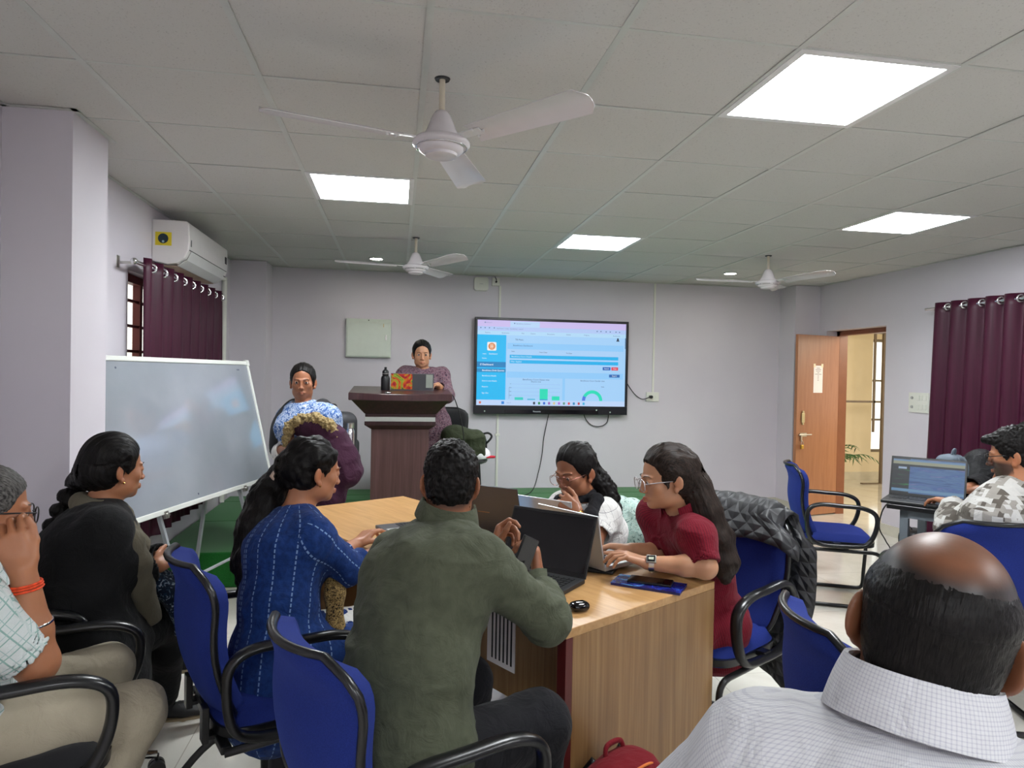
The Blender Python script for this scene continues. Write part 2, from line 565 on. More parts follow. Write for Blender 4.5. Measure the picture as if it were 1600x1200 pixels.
# ------------------------------------------------------------------ ceiling lights
M_LED = emis('led_diffuser', (0.93, 0.97, 1.0, 1), PANEL_STRENGTH)
M_WARM = emis('downlight_glow', (1.0, 0.93, 0.80, 1), 150.0)
M_WHITEMETAL = plain('white_painted_metal', srgb(222, 222, 222), 0.35)
LBL = {(1, 2): 'lit square ceiling panel above and beyond the nearest fan, over the lectern side', (4, -1): 'largest and nearest lit square ceiling panel, right of the near fan',
       (4, 4): 'lit square ceiling panel above the wall screen', (7, 2): 'lit square ceiling panel near the door and right wall',
       (1, -4): 'lit square ceiling panel behind the viewer on the left', (7, -4): 'lit square ceiling panel behind the viewer on the right', (1, -7): 'unseen square ceiling panel added at the rear left to brighten the column', (4, -7): 'lit square ceiling panel at the rear of the room'}
for (i, j) in PANELS:
    x, y = GX0 + (i + .5) * GS, GY0 + (j + .5) * GS
    t = thing('ceiling_light_panel', LBL[(i, j)], 'ceiling light', (x, y, ZC), 0, 'square led ceiling panels')
    a, b = .297, .268
    mb = MB()
    for lo, hi in (((-a, -a), (a, -b)), ((-a, b), (a, a)), ((-a, -b), (-b, b)), ((b, -b), (a, b))):
        mb.lo_hi((lo[0], lo[1], -.002), (hi[0], hi[1], .02))
    mb.build('frame', M_WHITEMETAL, t)
    MB().lo_hi((-b, -b, .001), (b, b, .006)).build('diffuser', M_LED, t)
for k, (x, y) in enumerate(((-.216, 6.62), (3.339, 6.516))):
    t = thing('round_downlight', ('small round lit downlight in the ceiling left of the far fan over the lectern', 'small round lit downlight in the ceiling near the far right fan')[k], 'ceiling light', (x, y, ZC), 0, 'round recessed downlights')
    MB().lathe([(.05, .01), (.066, .004), (.070, -.004), (.062, -.008), (.055, -.004), (.05, .0)], 28).build('rim', M_WHITEMETAL, t, smooth=True, autosm=50)
    MB().lathe([(.0, -.003), (.056, -.003), (.056, .001), (0, .001)], 24).build('lens', M_WARM, t)

# ------------------------------------------------------------------ ceiling fans
M_FAN = plain('fan_enamel', srgb(214, 208, 210), 0.22, noise_amt=0.02)
M_FANROD = plain('fan_rod_paint', srgb(206, 196, 176), 0.35, noise_amt=0.02)
M_BLACK = plain('black_plastic', srgb(22, 22, 24), 0.35, noise_amt=0.1)
def make_fan(label, loc, rz):
    t = thing('ceiling_fan', label, 'ceiling fan', loc, rz, 'three-blade ceiling fans')
    MB().cyl((0, 0, -.16), (0, 0, .04), .011).build('down_rod', M_FANROD, t, smooth=True, autosm=40)
    MB().lathe([(.012, -.002), (.026, -.004), (.030, .003), (.012, .004)], 20).build('ceiling_hole_ring', M_BLACK, t)
    MB().lathe([(.012, -.115), (.024, -.12), (.034, -.135), (.046, -.165), (.056, -.19), (.066, -.205), (.066, -.216), (.0, -.216)], 32).build('motor_cover', M_FAN, t, smooth=True, autosm=50)
    h = MB().lathe([(.02, -.214), (.075, -.216), (.098, -.222), (.106, -.234), (.104, -.243), (.092, -.250), (.083, -.252), (.081, -.262), (.070, -.270), (.060, -.273), (.058, -.282), (.045, -.287), (.0, -.288)], 40).build('motor_housing', M_FAN, t, smooth=True, autosm=50)
    MB().lathe([(.094, -.2485), (.097, -.2515), (.091, -.2525), (.090, -.2495)], 40).build('trim_ring', M_CHROME, h, smooth=True)
    for k in range(3):
        Mz = Matrix.Rotation(2 * PI * k / 3, 4, 'Z') @ Matrix.Translation((0, 0, -.228))
        tilt = Matrix.Rotation(R(-13), 4, 'X')
        def fn(u, v):
            x = .15 + u * .48
            w = (.052 + .018 * u) * (1 if u < .93 else math.sqrt(max(0.02, 1 - ((u - .93) / .07) ** 2 * .75)))
            y = (v - .5) * 2 * w
            z = .010 * (1 - (2 * v - 1) ** 2) + .012 * u
            return (Mz @ tilt @ Vector((x, y, z)))
        b = MB().grid(fn, 18, 8, .0025).build('blade', M_FAN, t, smooth=True, autosm=50)
        mb = MB()
        mb.box((.13, 0, .004), (.12, .035, .005), Mz @ tilt)
        for px, py in ((.165, .02), (.165, -.02), (.20, 0)): mb.cyl((px, py, -.005), (px, py, .004), .005, n=8, M=Mz @ tilt)
        mb.build('blade_bracket', M_WHITEMETAL, b, bevel=.001)
    return t
make_fan('nearest white three-blade ceiling fan, large, above the table', (.145, 2.528, ZC), R(73))
make_fan('white three-blade ceiling fan above the lectern, far and small', (.13, 5.529, ZC), R(62))
make_fan('white three-blade ceiling fan at the far right towards the door', (3.18, 5.515, ZC), R(50))
# ------------------------------------------------------------------ stage platform
def carpet(name, c1, c2):
    g = N(name)
    v = g.coord('Object')
    f = g.noise(v, 160, 3, 0.7)
    f2 = g.noise(v, 2.0, 3)
    c = g.ramp(f, [(0.3, c1), (0.7, c2)])
    g.base(c)
    g.set(Roughness=0.95)
    g.b.inputs['Specular IOR Level'].default_value = 0.1
    g.b.inputs['Sheen Weight'].default_value = 0.25
    g.bump(f, 0.5, 0.003)
    return g.m
M_GREEN = carpet('green_carpet', srgb(24, 92, 34), srgb(36, 116, 46))
M_SEAM = plain('dark_green_seam', srgb(24, 92, 34), 0.95)
st = thing('stage_platform', 'low green carpeted stage running along the wall below the screen', 'stage', (.82, 6.18, 0))
MB().lo_hi((-2.44, -1.27, 0), (2.46, .915, .245)).lo_hi((-2.11, .915, 0), (2.46, 1.255, .245)).build('carpeted_deck', M_GREEN, st, bevel=.012, segs=3)
mb = MB()
for y in (-.25, .62): mb.box((0, y, .2455), (4.86, .007, .002))
mb.build('carpet_seam', M_SEAM, st)

# ------------------------------------------------------------------ wall screen
def screen():
    X0, X1, Z0, Z1 = .822, 2.562, 1.069, 2.121
    yf = 7.335
    w = X1 - X0
    t = thing('wall_display', 'large black-framed flat screen on the back wall showing a blue dashboard', 'screen', ((X0 + X1) / 2, 7.44, Z0))
    h = Z1 - Z0
    bz = .094                                             # bottom bezel
    M_BEZ = plain('screen_bezel', srgb(20, 20, 26), 0.3)
    mb = MB()
    mb.lo_hi((-w / 2, -.085, 0), (w / 2, -.02, bz)).lo_hi((-w / 2, -.085, h - .028), (w / 2, -.02, h))
    mb.lo_hi((-w / 2, -.085, bz), (-w / 2 + .027, -.02, h - .028)).lo_hi((w / 2 - .027, -.085, bz), (w / 2, -.02, h - .028))
    mb.build('bezel', M_BEZ, t, bevel=.004)
    MB().lo_hi((-w / 2 + .01, -.055, .01), (w / 2 - .01, -.012, h - .01)).build('back_shell', M_BEZ, t)
    MB().lo_hi((-.3, -.02, .3), (.3, .008, .8)).build('wall_mount', M_BLACK, t)
    MB().lo_hi((-w / 2 + .34, -.088, .008), (w / 2 - .34, -.082, .05)).build('speaker_strip', plain('gloss_black', srgb(10, 10, 14), 0.12), t)
    for x in (-w / 2 + .12, w / 2 - .2, w / 2 - .36):
        MB().cyl((x, -.0885, .052 if x < w / 2 - .3 and x > 0 else .03), (x, -.084, .052 if x < w / 2 - .3 and x > 0 else .03), .008, n=12).build('indicator', plain('led_white', srgb(200, 220, 205), 0.4), t)
    # picture area, u 0..1 left to right, v 0..1 top to bottom
    sx0, sx1, sz0, sz1 = -w / 2 + .027, w / 2 - .027, bz, h - .028
    SW, SH = sx1 - sx0, sz1 - sz0
    cols = {}
    def E_(c, s=1.0):
        k = (c, s)
        if k not in cols: cols[k] = emis('screen_%s' % c.lstrip('#'), srgb(c), s)
        return cols[k]
    layers = {}
    def rect(u0, v0, u1, v1, c, z=1, r=0):
        key = c
        mb = layers.setdefault(key, MB())
        y = -.0665 - .0006 * z
        x0_, x1_ = sx0 + u0 * SW, sx0 + u1 * SW
        za, zb = sz1 - v1 * SH, sz1 - v0 * SH
        if r == 0:
            mb.add([(x0_, y, za), (x1_, y, za), (x1_, y, zb), (x0_, y, zb)], [(0, 1, 2, 3)])
        else:
            p = rrect(x1_ - x0_, zb - za, r, 4)
            mb.add([((x0_ + x1_) / 2 + a, y, (za + zb) / 2 + b) for a, b in p], [tuple(range(len(p)))])
    def ring(uc, vc, ro, ri, a0, a1, c, z=2):
        mb = layers.setdefault(c, MB())
        y = -.0665 - .0006 * z
        n = 24
        cx, cz = sx0 + uc * SW, sz1 - vc * SH
        vs = []
        for i in range(n + 1):
            a = R(a0 + (a1 - a0) * i / n)
            vs += [(cx + math.cos(a) * ro, y, cz + math.sin(a) * ro), (cx + math.cos(a) * ri, y, cz + math.sin(a) * ri)]
        mb.add(vs, [(2 * i, 2 * i + 1, 2 * i + 3, 2 * i + 2) for i in range(n)])
    BG, BLUE, CARD = '#a4d2fb', '#00b8f5', '#8fcbfb'
    rect(0, 0, 1, 1, BG, 0)
    rect(0, 0, 1, .075, '#cdbff0', 1)
    rect(.215, .008, .41, .075, '#b9d8fb', 2)
    rect(0, .075, 1, .125, '#b4ccf8', 1)
    rect(0, .125, 1, .172, '#b4dcfb', 1)
    rect(0, .172, .19, .935, BLUE, 2)
    rect(0, .49, .19, .555, '#0b7fc0', 3)
    rect(0, .57, .19, .612, '#0a86c4', 3)
    rect(.198, .262, .985, .335, CARD, 2)
    rect(.198, .335, .955, .40, '#aad2fa', 2)
    rect(.215, .402, .95, .442, '#06b0ee', 3)
    rect(.215, .462, .95, .502, '#06b0ee', 3)
    rect(.198, .60, .985, .672, CARD, 2)
    rect(.57, .672, .588, .935, CARD, 2)
    rect(.843, .525, .897, .563, '#0d5fb8', 4, .004)
    rect(.903, .525, .95, .563, '#e0364e', 4, .004)
    rect(.888, .614, .962, .648, '#1060b0', 4, .003)
    rect(0, .938, 1, 1, '#c0d8fb', 2)
    rect(.995, .17, .999, .30, '#3c5a80', 3)
    # app icon
    rect(.066, .258, .126, .358, '#f4f0ec', 4, .012)
    ring(.096, .308, .038, .0, 0, 360, '#e08a4c', 5)
    ring(.096, .308, .038, .034, 0, 360, '#c87038', 6)
    rect(.088, .28, .092, .335, '#f6e8d8', 7); rect(.099, .28, .103, .335, '#f6e8d8', 7); rect(.086, .305, .107, .311, '#f6e8d8', 7)
    # bar chart
    for v in (.745, .79, .835, .88): rect(.232, v, .555, v + .0025, '#90b4e4', 3)
    rect(.214, .785, .2155, .92, '#5a7ca8', 3)
    G = '#08dcb8'
    rect(.252, .902, .308, .934, '#2ccfc0', 4); rect(.336, .918, .388, .934, '#52b8dc', 4)
    rect(.418, .80, .472, .926, G, 4); rect(.418, .924, .472, .934, '#1c86d8', 5)
    rect(.50, .886, .552, .934, G, 4)
    ring(.775, .934, .118, .082, 0, 180, G, 4)
    ring(.775, .934, .118, .082, 152, 180, '#4a72e0', 5)
    # task bar icons
    for k, c in enumerate(('#202840', '#1a8a4a', '#1c64d0', '#9a5ab8', '#d8c890', '#b070e0', '#5a9a88', '#d84858', '#1a8ac0', '#b84050', '#30b0e0')):
        rect(.375 + k * .0335, .955, .389 + k * .0335, .985, c, 4, .006)
    rect(.165, .953, .183, .985, '#2080d8', 4, .003); rect(.018, .955, .032, .982, '#d86a50', 4, .006)
    for u, v in ((.05, .022), (.243, .025), (.022, .085), (.05, .085), (.078, .085), (.11, .085), (.8, .09), (.826, .09), (.862, .092), (.89, .092), (.93, .092), (.955, .094)):
        rect(u - .004, v, u + .004, v + .014, '#5a78b0', 4, .004)
    ring(.944, .185, .011, 0, 0, 360, '#14203c', 5); ring(.944, .212, .018, 0, 0, 180, '#14203c', 5)
    ring(.027, .522, .010, .006, 0, 300, '#e8f6ff', 5)
    pic = None
    mbs = list(layers.items())
    base_mb = MB(); mats = []
    for k, (c, m_) in enumerate(mbs):
        mats.append(E_(c)); base_mb.cur = k; base_mb.add(m_.v, m_.f)
    pic = base_mb.build('picture', mats, t, fixn=False)
    def txt(s, u, v, size, c, align='LEFT', bold=False):
        M = frame((sx0 + u * SW, -.0718, sz1 - v * SH), (1, 0, 0), (0, 0, 1), (0, -1, 0))
        return text_mesh('screen_text', s, size, E_(c), pic, M, .0001, align, bold)
    DK, WT = '#3a5484', '#f0faff'
    txt('mera', .036, .397, .020, WT); txt('Dashboard', .078, .397, .021, WT)
    txt('Home', .033, .449, .020, WT)
    txt('Dashboard', .036, .523, .027, WT, bold=True)
    txt('Beneficiary Draft Queries', .035, .592, .0235, WT, bold=True)
    txt('Beneficiary Details', .035, .655, .021, WT)
    txt('District wise Details', .035, .715, .020, WT)
    txt('Reports', .035, .783, .021, WT)
    txt('Sign Out', .035, .857, .021, WT)
    txt('TB Mukt', .248, .224, .026, DK)
    txt('Beneficiary Dashboard', .235, .292, .024, '#2a5c98')
    txt('State', .225, .362, .018, DK); txt('From Date', .41, .366, .020, DK); txt('To Date', .59, .37, .020, DK)
    txt('Beneficiary Count Details', .225, .422, .022, '#d8f4ff'); txt('Filter Applied', .222, .482, .022, '#d8f4ff')
    txt('Search', .87, .544, .020, WT, 'CENTER'); txt('Clear', .9265, .544, .020, WT, 'CENTER'); txt('Export', .925, .631, .020, WT, 'CENTER')
    txt('Beneficiary Count Status wise', .392, .692, .025, DK, 'CENTER'); txt('District wise', .392, .716, .022, DK, 'CENTER')
    txt('Beneficiary Count Gender wise', .775, .695, .022, DK, 'CENTER')
    txt('Male', .835, .765, .018, DK); txt('Search', .20, .968, .018, '#6a8cc0')
    txt('1k', .218, .745, .016, DK); txt('750', .215, .79, .016, DK); txt('500', .215, .835, .016, DK); txt('250', .215, .88, .016, DK)
    txt('dashboard', .05, .03, .018, '#8a90c8'); txt('Beneficiary dashboard', .255, .035, .018, '#7488b8')
    txt('dashboard / draft / beneficiary / search', .125, .098, .019, '#7088b8')
    for u, s in ((.05, 'Reports'), (.16, 'Bookmarks'), (.29, 'Mail'), (.35, 'District'), (.46, 'Documents'), (.59, 'Details'), (.71, 'Projects'), (.91, 'Bookmarks')):
        txt(s, u, .148, .018, '#5c74a4')
    text_mesh('maker_name', 'Panasonic', .022, plain('logo_silver', srgb(210, 214, 220), 0.4), t, frame((-.17, -.0885, .03), (1, 0, 0), (0, 0, 1), (0, -1, 0)), .0003, 'CENTER', True)
    return t
screen()

# ------------------------------------------------------------------ small wall fittings
M_IVORY = plain('ivory_plastic', srgb(224, 224, 214), 0.4, noise_amt=0.02)
M_PANELW = plain('cream_enamelled_steel', srgb(206, 214, 202), 0.35, noise_amt=0.03)
t = thing('distribution_board', 'pale square electrical panel box on the back wall above the lectern', 'panel', (-.31, YB, 1.655))
MB().lo_hi((-.235, -.045, 0), (.235, 0, .41)).build('box', M_PANELW, t, bevel=.004)
d = MB().lo_hi((-.222, -.054, .012), (.222, -.045, .372)).build('panel_door', M_PANELW, t, bevel=.003)
MB().lo_hi((.175, -.062, .185), (.192, -.054, .24)).build('latch', M_STEEL, d, bevel=.002)
MB().lo_hi((.155, -.056, .325), (.16, -.054, .36)).build('label_strip', M_BRASS, d)
MB().cyl((0, -.046, .395), (0, -.05, .395), .006).build('screw', M_BLACK, t)
t = thing('wireless_router', 'white square access point on the back wall just under the ceiling', 'router', (.888, YB, 2.41))
MB().add(*(lambda p: ([(a, -.0, b) for a, b in p] + [(a, -.034, b) for a, b in p], [tuple(range(len(p))), tuple(range(len(p), 2 * len(p)))] + [(i, (i + 1) % len(p), len(p) + (i + 1) % len(p), len(p) + i) for i in range(len(p))]))(
    [(x, z + .078) for x, z in rrect(.158, .150, .03)])).build('casing', M_IVORY, t, bevel=.006)
MB().lo_hi((-.02, -.0352, .074), (.02, -.0338, .08)).build('emblem', plain('grey_emblem', srgb(190, 190, 188), 0.5), t)
t = thing('socket_box', 'small white socket box with a black plug beside the access point under the ceiling', 'socket', (1.05, YB, 2.475))
MB().lo_hi((-.042, -.03, 0), (.042, 0, .085)).build('box', M_IVORY, t, bevel=.003)
MB().cyl((.002, -.03, .04), (.002, -.05, .04), .011).tube([(.002, -.045, .045), (.002, -.05, .065), (-.008, -.04, .085), (-.01, -.02, .1)], .004).build('plug', M_BLACK, t)
struct(MB().lo_hi((1.088, YB - .016, .262), (1.112, YB, 2.475)).lo_hi((1.074, YB - .02, .82), (1.126, YB, .845)).build('trim_3', M_IVORY, bevel=.002))
struct(MB().lo_hi((2.885, YB - .014, 1.31), (2.905, YB, ZC)).build('trim_4', M_IVORY))
t = thing('wall_socket', 'white wall socket right of the screen with a black plug', 'socket', (2.89, YB, 1.225))
MB().lo_hi((-.075, -.022, 0), (.075, 0, .105)).build('plate', M_IVORY, t, bevel=.003)
MB().cyl((-.03, -.022, .052), (-.03, -.065, .052), .018).build('plug', M_BLACK, t, smooth=True, autosm=40)
MB().lo_hi((.03, -.027, .035), (.05, -.022, .07)).build('rocker_switch', M_IVORY, t, bevel=.001)
M_CABLE = plain('black_cable', srgb(24, 24, 26), 0.5)
def cable(name, pts, r, label, mat=M_CABLE, n=8):
    return tag(MB().tube(catmull(pts, n), r, 6).build(name, mat, smooth=True), label, 'cable')
cable('power_cable', [(2.55, 7.42, 1.48), (2.60, 7.435, 1.40), (2.68, 7.43, 1.30), (2.76, 7.41, 1.25), (2.84, 7.385, 1.275)], .005, 'black power cable sagging from the screen to the socket on its right')
cable('looped_cable', [(2.07, 7.42, 1.10), (2.10, 7.43, 1.02), (2.17, 7.43, .95), (2.27, 7.43, .935), (2.35, 7.43, .98), (2.37, 7.42, 1.10)], .005, 'black cable hanging in a loop below the right part of the screen')
cable('video_cable', [(1.68, 7.42, 1.10), (1.66, 7.43, 1.0), (1.62, 7.42, .80), (1.60, 7.40, .62), (1.54, 7.28, .45), (1.44, 7.10, .275), (1.25, 6.8, .258)], .005, 'black cable hanging from the middle of the screen down to the stage')
t = thing('switch_board', 'white switch plate on the right wall between door and curtain', 'switch', (XR, 5.588, 1.22), PI / 2)
MB().lo_hi((-.12, 0, 0), (.12, .014, .185)).build('plate', M_IVORY, t, bevel=.003)
for k in range(2):
    for q in range(3):
        MB().lo_hi((-.10 + q * .042, .014, .03 + k * .085), (-.064 + q * .042, .019, .075 + k * .085)).build('rocker_switch', M_IVORY, t, bevel=.002)
    MB().cyl((.075, .014, .052 + k * .085), (.075, .024, .052 + k * .085), .013).build('regulator_knob', plain('grey_knob', srgb(170, 170, 166), 0.4), t)

# ------------------------------------------------------------------ air conditioner
def air_conditioner():
    y0, y1 = 4.92, 5.98
    t = thing('air_conditioner', 'white split air conditioner on the left wall above the curtain', 'air conditioner', (XL, (y0 + y1) / 2, 2.20))
    L = y1 - y0
    prof = [(0, .02), (.10, .0), (.155, .01), (.205, .045), (.232, .10), (.238, .17), (.232, .285), (.215, .297), (.0, .30)]
    M = frame((0, -L / 2, 0), (1, 0, 0), (0, 0, 1), (0, 1, 0))
    body = MB().prism(prof, L, M).build('casing', plain('ac_white_plastic', srgb(226, 222, 220), 0.3, noise_amt=0.02), t, bevel=.008, segs=3)
    A = plain('ac_flap_plastic', srgb(216, 216, 214), 0.3, noise_amt=0.02)
    MB().prism([(.150, .002), (.207, .042), (.236, .098), (.240, .098), (.211, .038), (.152, -.003)], L - .14, frame((0, -L / 2 + .05, 0), (1, 0, 0), (0, 0, 1), (0, 1, 0))).build('air_flap', A, t, bevel=.002)
    MB().prism([(.06, .0), (.145, -.002), (.147, -.006), (.06, -.006)], L - .12, frame((0, -L / 2 + .05, 0), (1, 0, 0), (0, 0, 1), (0, 1, 0))).build('air_outlet', plain('outlet_beige', srgb(196, 170, 150), 0.5), t)
    mb = MB()
    mb.lo_hi((.2335, -L / 2 + .01, .100), (.2405, L / 2 - .05, .1035))
    mb.build('panel_seam', plain('seam_grey', srgb(120, 120, 118), 0.6), t)
    MB().lo_hi((.237, -L / 2 + .035, .13), (.240, -L / 2 + .05, .175)).build('badge', plain('badge_grey', srgb(96, 100, 98), 0.3), t)
    MB().lo_hi((.237, L / 2 - .10, .16), (.240, L / 2 - .05, .215)).build('display_window', M_BLACK, t)
    MB().lo_hi((.237, L / 2 - .14, .05), (.241, L / 2 - .09, .056)).build('brand_strip', M_BLACK, t)
    s = MB().lo_hi((.022, -L / 2 - .0015, .125), (.125, -L / 2 + .004, .215)).build('energy_label', plain('label_yellow', srgb(222, 200, 40), 0.5), t)
    MB().cyl((.072, -L / 2 - .0018, .172), (.072, -L / 2 - .0005, .172), .033, n=24).build('label_disc', plain('label_navy', srgb(26, 50, 60), 0.5), s)
    MB().cyl((.072, -L / 2 - .0022, .152), (.072, -L / 2 - .001, .152), .008, n=16).build('label_dot', plain('label_pale', srgb(160, 190, 205), 0.5), s)
    return t
air_conditioner()
struct(MB().cyl((XL + .03, 6.75, .25), (XL + .03, 6.75, 2.36), .022).cyl((XL + .03, 6.75, 2.34), (XL + .03, 5.95, 2.36), .02).build('trim_5', M_IVORY, smooth=True, autosm=40))

# ------------------------------------------------------------------ curtains
def fabric(name, c, rough=0.8, sheen=0.4, var=0.12, scale=90, bump=0.2):
    return plain(name, c, rough, noise_amt=var, nscale=scale, bump=bump, bscale=scale * 6, sheen=sheen, spec=0.25)
def velvet():
    g = N('plum_curtain_satin')
    v = g.coord('Object', (1, 1, .05))
    f = g.noise(v, 60, 3)
    g.base(g.ramp(f, [(0.3, srgb(58, 14, 36)), (0.7, srgb(70, 18, 44))]))
    g.set(Roughness=0.42)
    g.b.inputs['Specular IOR Level'].default_value = 0.3
    return g.m
M_PLUM = velvet()
def curtain(label, x, y0, y1, z0, ztop, zrod, sgn, folds, flare, rodlabel, ry0, ry1, amp=.035):
    """curtain in a plane x = const, y0..y1; sgn +1: room is towards +x"""
    t = thing('curtain', label, 'curtain', (x, y0, z0))
    L = y1 - y0
    rnd = random.Random(int(y0 * 100))
    ph = [rnd.uniform(-.35, .35) for _ in range(folds + 2)]
    def fn(u, v):
        z = ztop - v * (ztop - z0) - z0
        a = u * folds
        k = int(a); fr = a - k
        off = ph[k] * (1 - fr) + ph[k + 1] * fr
        s = math.sin(2 * PI * a + off * v)
        xx = amp * s * (1 - .15 * v) + .012 * math.sin(4 * PI * a + 1.3 + 2 * v) * v
        y = L * u + .012 * math.sin(2 * PI * a + 1.7) + flare * v * (u - .5) * 2 * .5
        return Vector((xx, y, z))
    MB().grid(fn, folds * 14, 24, .002).build('cloth', M_PLUM, t, smooth=True)
    for k in range(2 * folds):
        u = (k + .5) / (2 * folds)
        y = L * u + .012 * math.sin(2 * PI * u * folds + 1.7)
        c = Vector((amp * math.sin(2 * PI * u * folds) * .0, y, zrod - z0))
        q = 1 if k % 2 else -1
        pts = []
        ax1 = Vector((0, 0, 1)); ax2 = Vector((1, .55 * q, 0)).normalized()
        for i in range(20):
            a = 2 * PI * i / 20
            pts.append(c + ax1 * math.cos(a) * .026 + ax2 * math.sin(a) * .026)
        MB().tube(pts, .0065, 8, closed=True).build('eyelet', M_CHROME, t, smooth=True)
    r = thing('curtain_rod', rodlabel, 'curtain rod', (x, ry0, zrod))
    MB().cyl((0, 0, 0), (0, ry1 - ry0, 0), .0125).build('rod', M_CHROME, r, smooth=True, autosm=40)
    xw = -.06 if sgn > 0 else .06
    for yy in (.035, ry1 - ry0 - .035):
        mb = MB().cyl((0, yy, -.004), (xw * 1.6, yy, -.004), .008).lo_hi((xw * 1.75 - .004, yy - .02, -.035), (xw * 1.75 + .004, yy + .02, .035))
        mb.build('bracket', M_STEEL, r)
    MB().lathe([(0, -.03), (.014, -.028), (.02, -.012), (.014, 0), (0, .0)], 16, frame((0, 0, 0), (1, 0, 0), (0, 0, 1), (0, 1, 0))).build('finial', M_CHROME, r, smooth=True)
    return t
curtain('plum eyelet curtain over the left wall window below the air conditioner', -1.535, 4.455, 6.35, .42, 2.17, 2.125, 1, 9, 0.0, 'chrome curtain rod on the left wall under the air conditioner', 4.33, 6.42)
curtain('long plum eyelet curtain on the right wall beside the switch plate', 4.665, 2.35, 5.30, .06, 2.20, 2.155, -1, 17, 0.16, 'chrome curtain rod on the right wall', 2.2, 5.42)
# ------------------------------------------------------------------ lectern
def wood(name, c1, c2, c3, scale=(40, 40, 1.2), rough=0.35, coat=0.0):
    g = N(name)
    v = g.coord('Object', scale)
    f = g.noise(v, 1.0, 6, 0.6, 0.6)
    v2 = g.coord('Object', tuple(s * 3.1 for s in scale))
    f2 = g.noise(v2, 1.0, 3, 0.5)
    ff = g.math('ADD', g.math('MULTIPLY', f, 0.7), g.math('MULTIPLY', f2, 0.3))
    g.base(g.ramp(ff, [(0.34, c1), (0.5, c2), (0.66, c3)]))
    g.set(Roughness=rough)
    if coat: g.b.inputs['Coat Weight'].default_value = coat
    g.bump(ff, 0.05, 0.002)
    return g.m
M_WENGE = wood('dark_wenge_laminate', srgb(50, 28, 30), srgb(60, 36, 37), srgb(72, 44, 44), rough=0.28)
M_WENGE2 = wood('dark_wenge_panel', srgb(70, 48, 48), srgb(84, 60, 58), srgb(96, 70, 68), rough=0.3)
M_WHITESTRIP = plain('white_laminate_strip', srgb(226, 230, 224), 0.35, noise_amt=0.02)
def lectern():
    t = thing('lectern', 'dark wooden lectern with white strips standing on the stage', 'lectern', (.03, 5.70, .2475))
    F = -.20                                   # front face (towards the room)
    B = .22
    def tapered(lo, hi, z0, z1):               # (x0,x1,y0,y1) at bottom and top
        vs = [(lo[0], lo[2], z0), (lo[1], lo[2], z0), (lo[1], lo[3], z0), (lo[0], lo[3], z0), (hi[0], hi[2], z1), (hi[1], hi[2], z1), (hi[1], hi[3], z1), (hi[0], hi[3], z1)]
        return vs, [(0, 3, 2, 1), (4, 5, 6, 7), (0, 1, 5, 4), (1, 2, 6, 5), (2, 3, 7, 6), (3, 0, 4, 7)]
    MB().lo_hi((-.30, F - .05, 0), (.30, B + .03, .075)).lo_hi((-.28, F - .03, .11), (.28, B + .02, .155)).build('plinth', M_WENGE, t, bevel=.004)
    MB().lo_hi((-.29, F - .04, .075), (.29, B + .025, .11)).build('lower_white_strip', M_WHITESTRIP, t)
    MB().lo_hi((-.228, F, .155), (.228, B, .80)).build('pedestal', M_WENGE2, t, bevel=.003)
    mb = MB(); mb.add(*tapered((-.228, .228, F, B), (-.28, .28, F - .04, B + .02), .80, .835)); mb.lo_hi((-.28, F - .04, .835), (.28, B + .02, .865))
    mb.lo_hi((-.275, F - .035, .90), (.275, B + .02, .925))
    mb.build('collar_moulding', M_WENGE, t, bevel=.003)
    MB().lo_hi((-.275, F - .035, .865), (.275, B + .02, .90)).build('upper_white_strip', M_WHITESTRIP, t)
    MB().add(*tapered((-.28, .28, F - .035, B + .02), (-.375, .375, F - .16, B + .04), .925, 1.035)).build('flared_neck', M_WENGE, t, bevel=.003)
    # top with a bowed front edge
    n = 20; poly = []
    for i in range(n + 1):
        u = -1 + 2 * i / n
        poly.append((u * .398, F - .16 - .085 * (1 - u * u)))
    poly += [(.398, B + .05), (-.398, B + .05)]
    vs = [(x, y, 1.035) for x, y in poly] + [(x, y, 1.085 + (y - F) * .06 + .018) for x, y in poly]
    k = len(poly)
    MB().add(vs, [tuple(range(k))[::-1], tuple(range(k, 2 * k))] + [(i, (i + 1) % k, k + (i + 1) % k, k + i) for i in range(k)]).build('lectern_top', M_WENGE, t, bevel=.006)
    MB().lathe([(0, 0), (.03, .002), (.022, .008), (0, .012)], 16, Matrix.Translation((-.10, F - .20, 1.093)) ).build('lock_rosette', M_CHROME, t, smooth=True)
    return t
lectern()

# ------------------------------------------------------------------ wooden table
M_ASH = wood('ash_laminate_shaded_upright', srgb(118, 84, 49), srgb(138, 102, 62), srgb(156, 122, 80), (26, 26, .9), 0.38)  # upright faces: their shade is put into this darker laminate colour
M_ASHTOP = wood('ash_laminate_lit_top', srgb(168, 126, 78), srgb(184, 142, 92), srgb(196, 156, 106), (3.0, 26, 26), 0.3)  # same laminate, lighter: the light on the top is in the colour
M_MAROON = plain('maroon_edge_laminate', srgb(88, 26, 26), 0.4)
TE = Vector((.852, .523, 0)); TL = Vector((-.523, .852, 0)); TN = Vector((.503, 1.94, 0))
t = thing('conference_table', 'light wood-grain table with a solid end panel in the middle of the room', 'table')
t.matrix_world = frame((TN.x, TN.y, 0), (TL.x, TL.y, 0), (-TE.x, -TE.y, 0), (0, 0, 1))     # local x along the table, y towards the near long side
TW, TLEN = .785, 2.15
MB().lo_hi((0, -TW, .722), (TLEN, 0, .75)).build('tabletop', M_ASHTOP, t, bevel=.0025)
MB().lo_hi((0.0, -TW, 0), (.036, -.03, .722)).build('end_panel', M_ASH, t, bevel=.0015)
MB().lo_hi((0.0, -.03, 0), (.036, 0, .722)).build('edge_strip', M_MAROON, t, bevel=.0015)
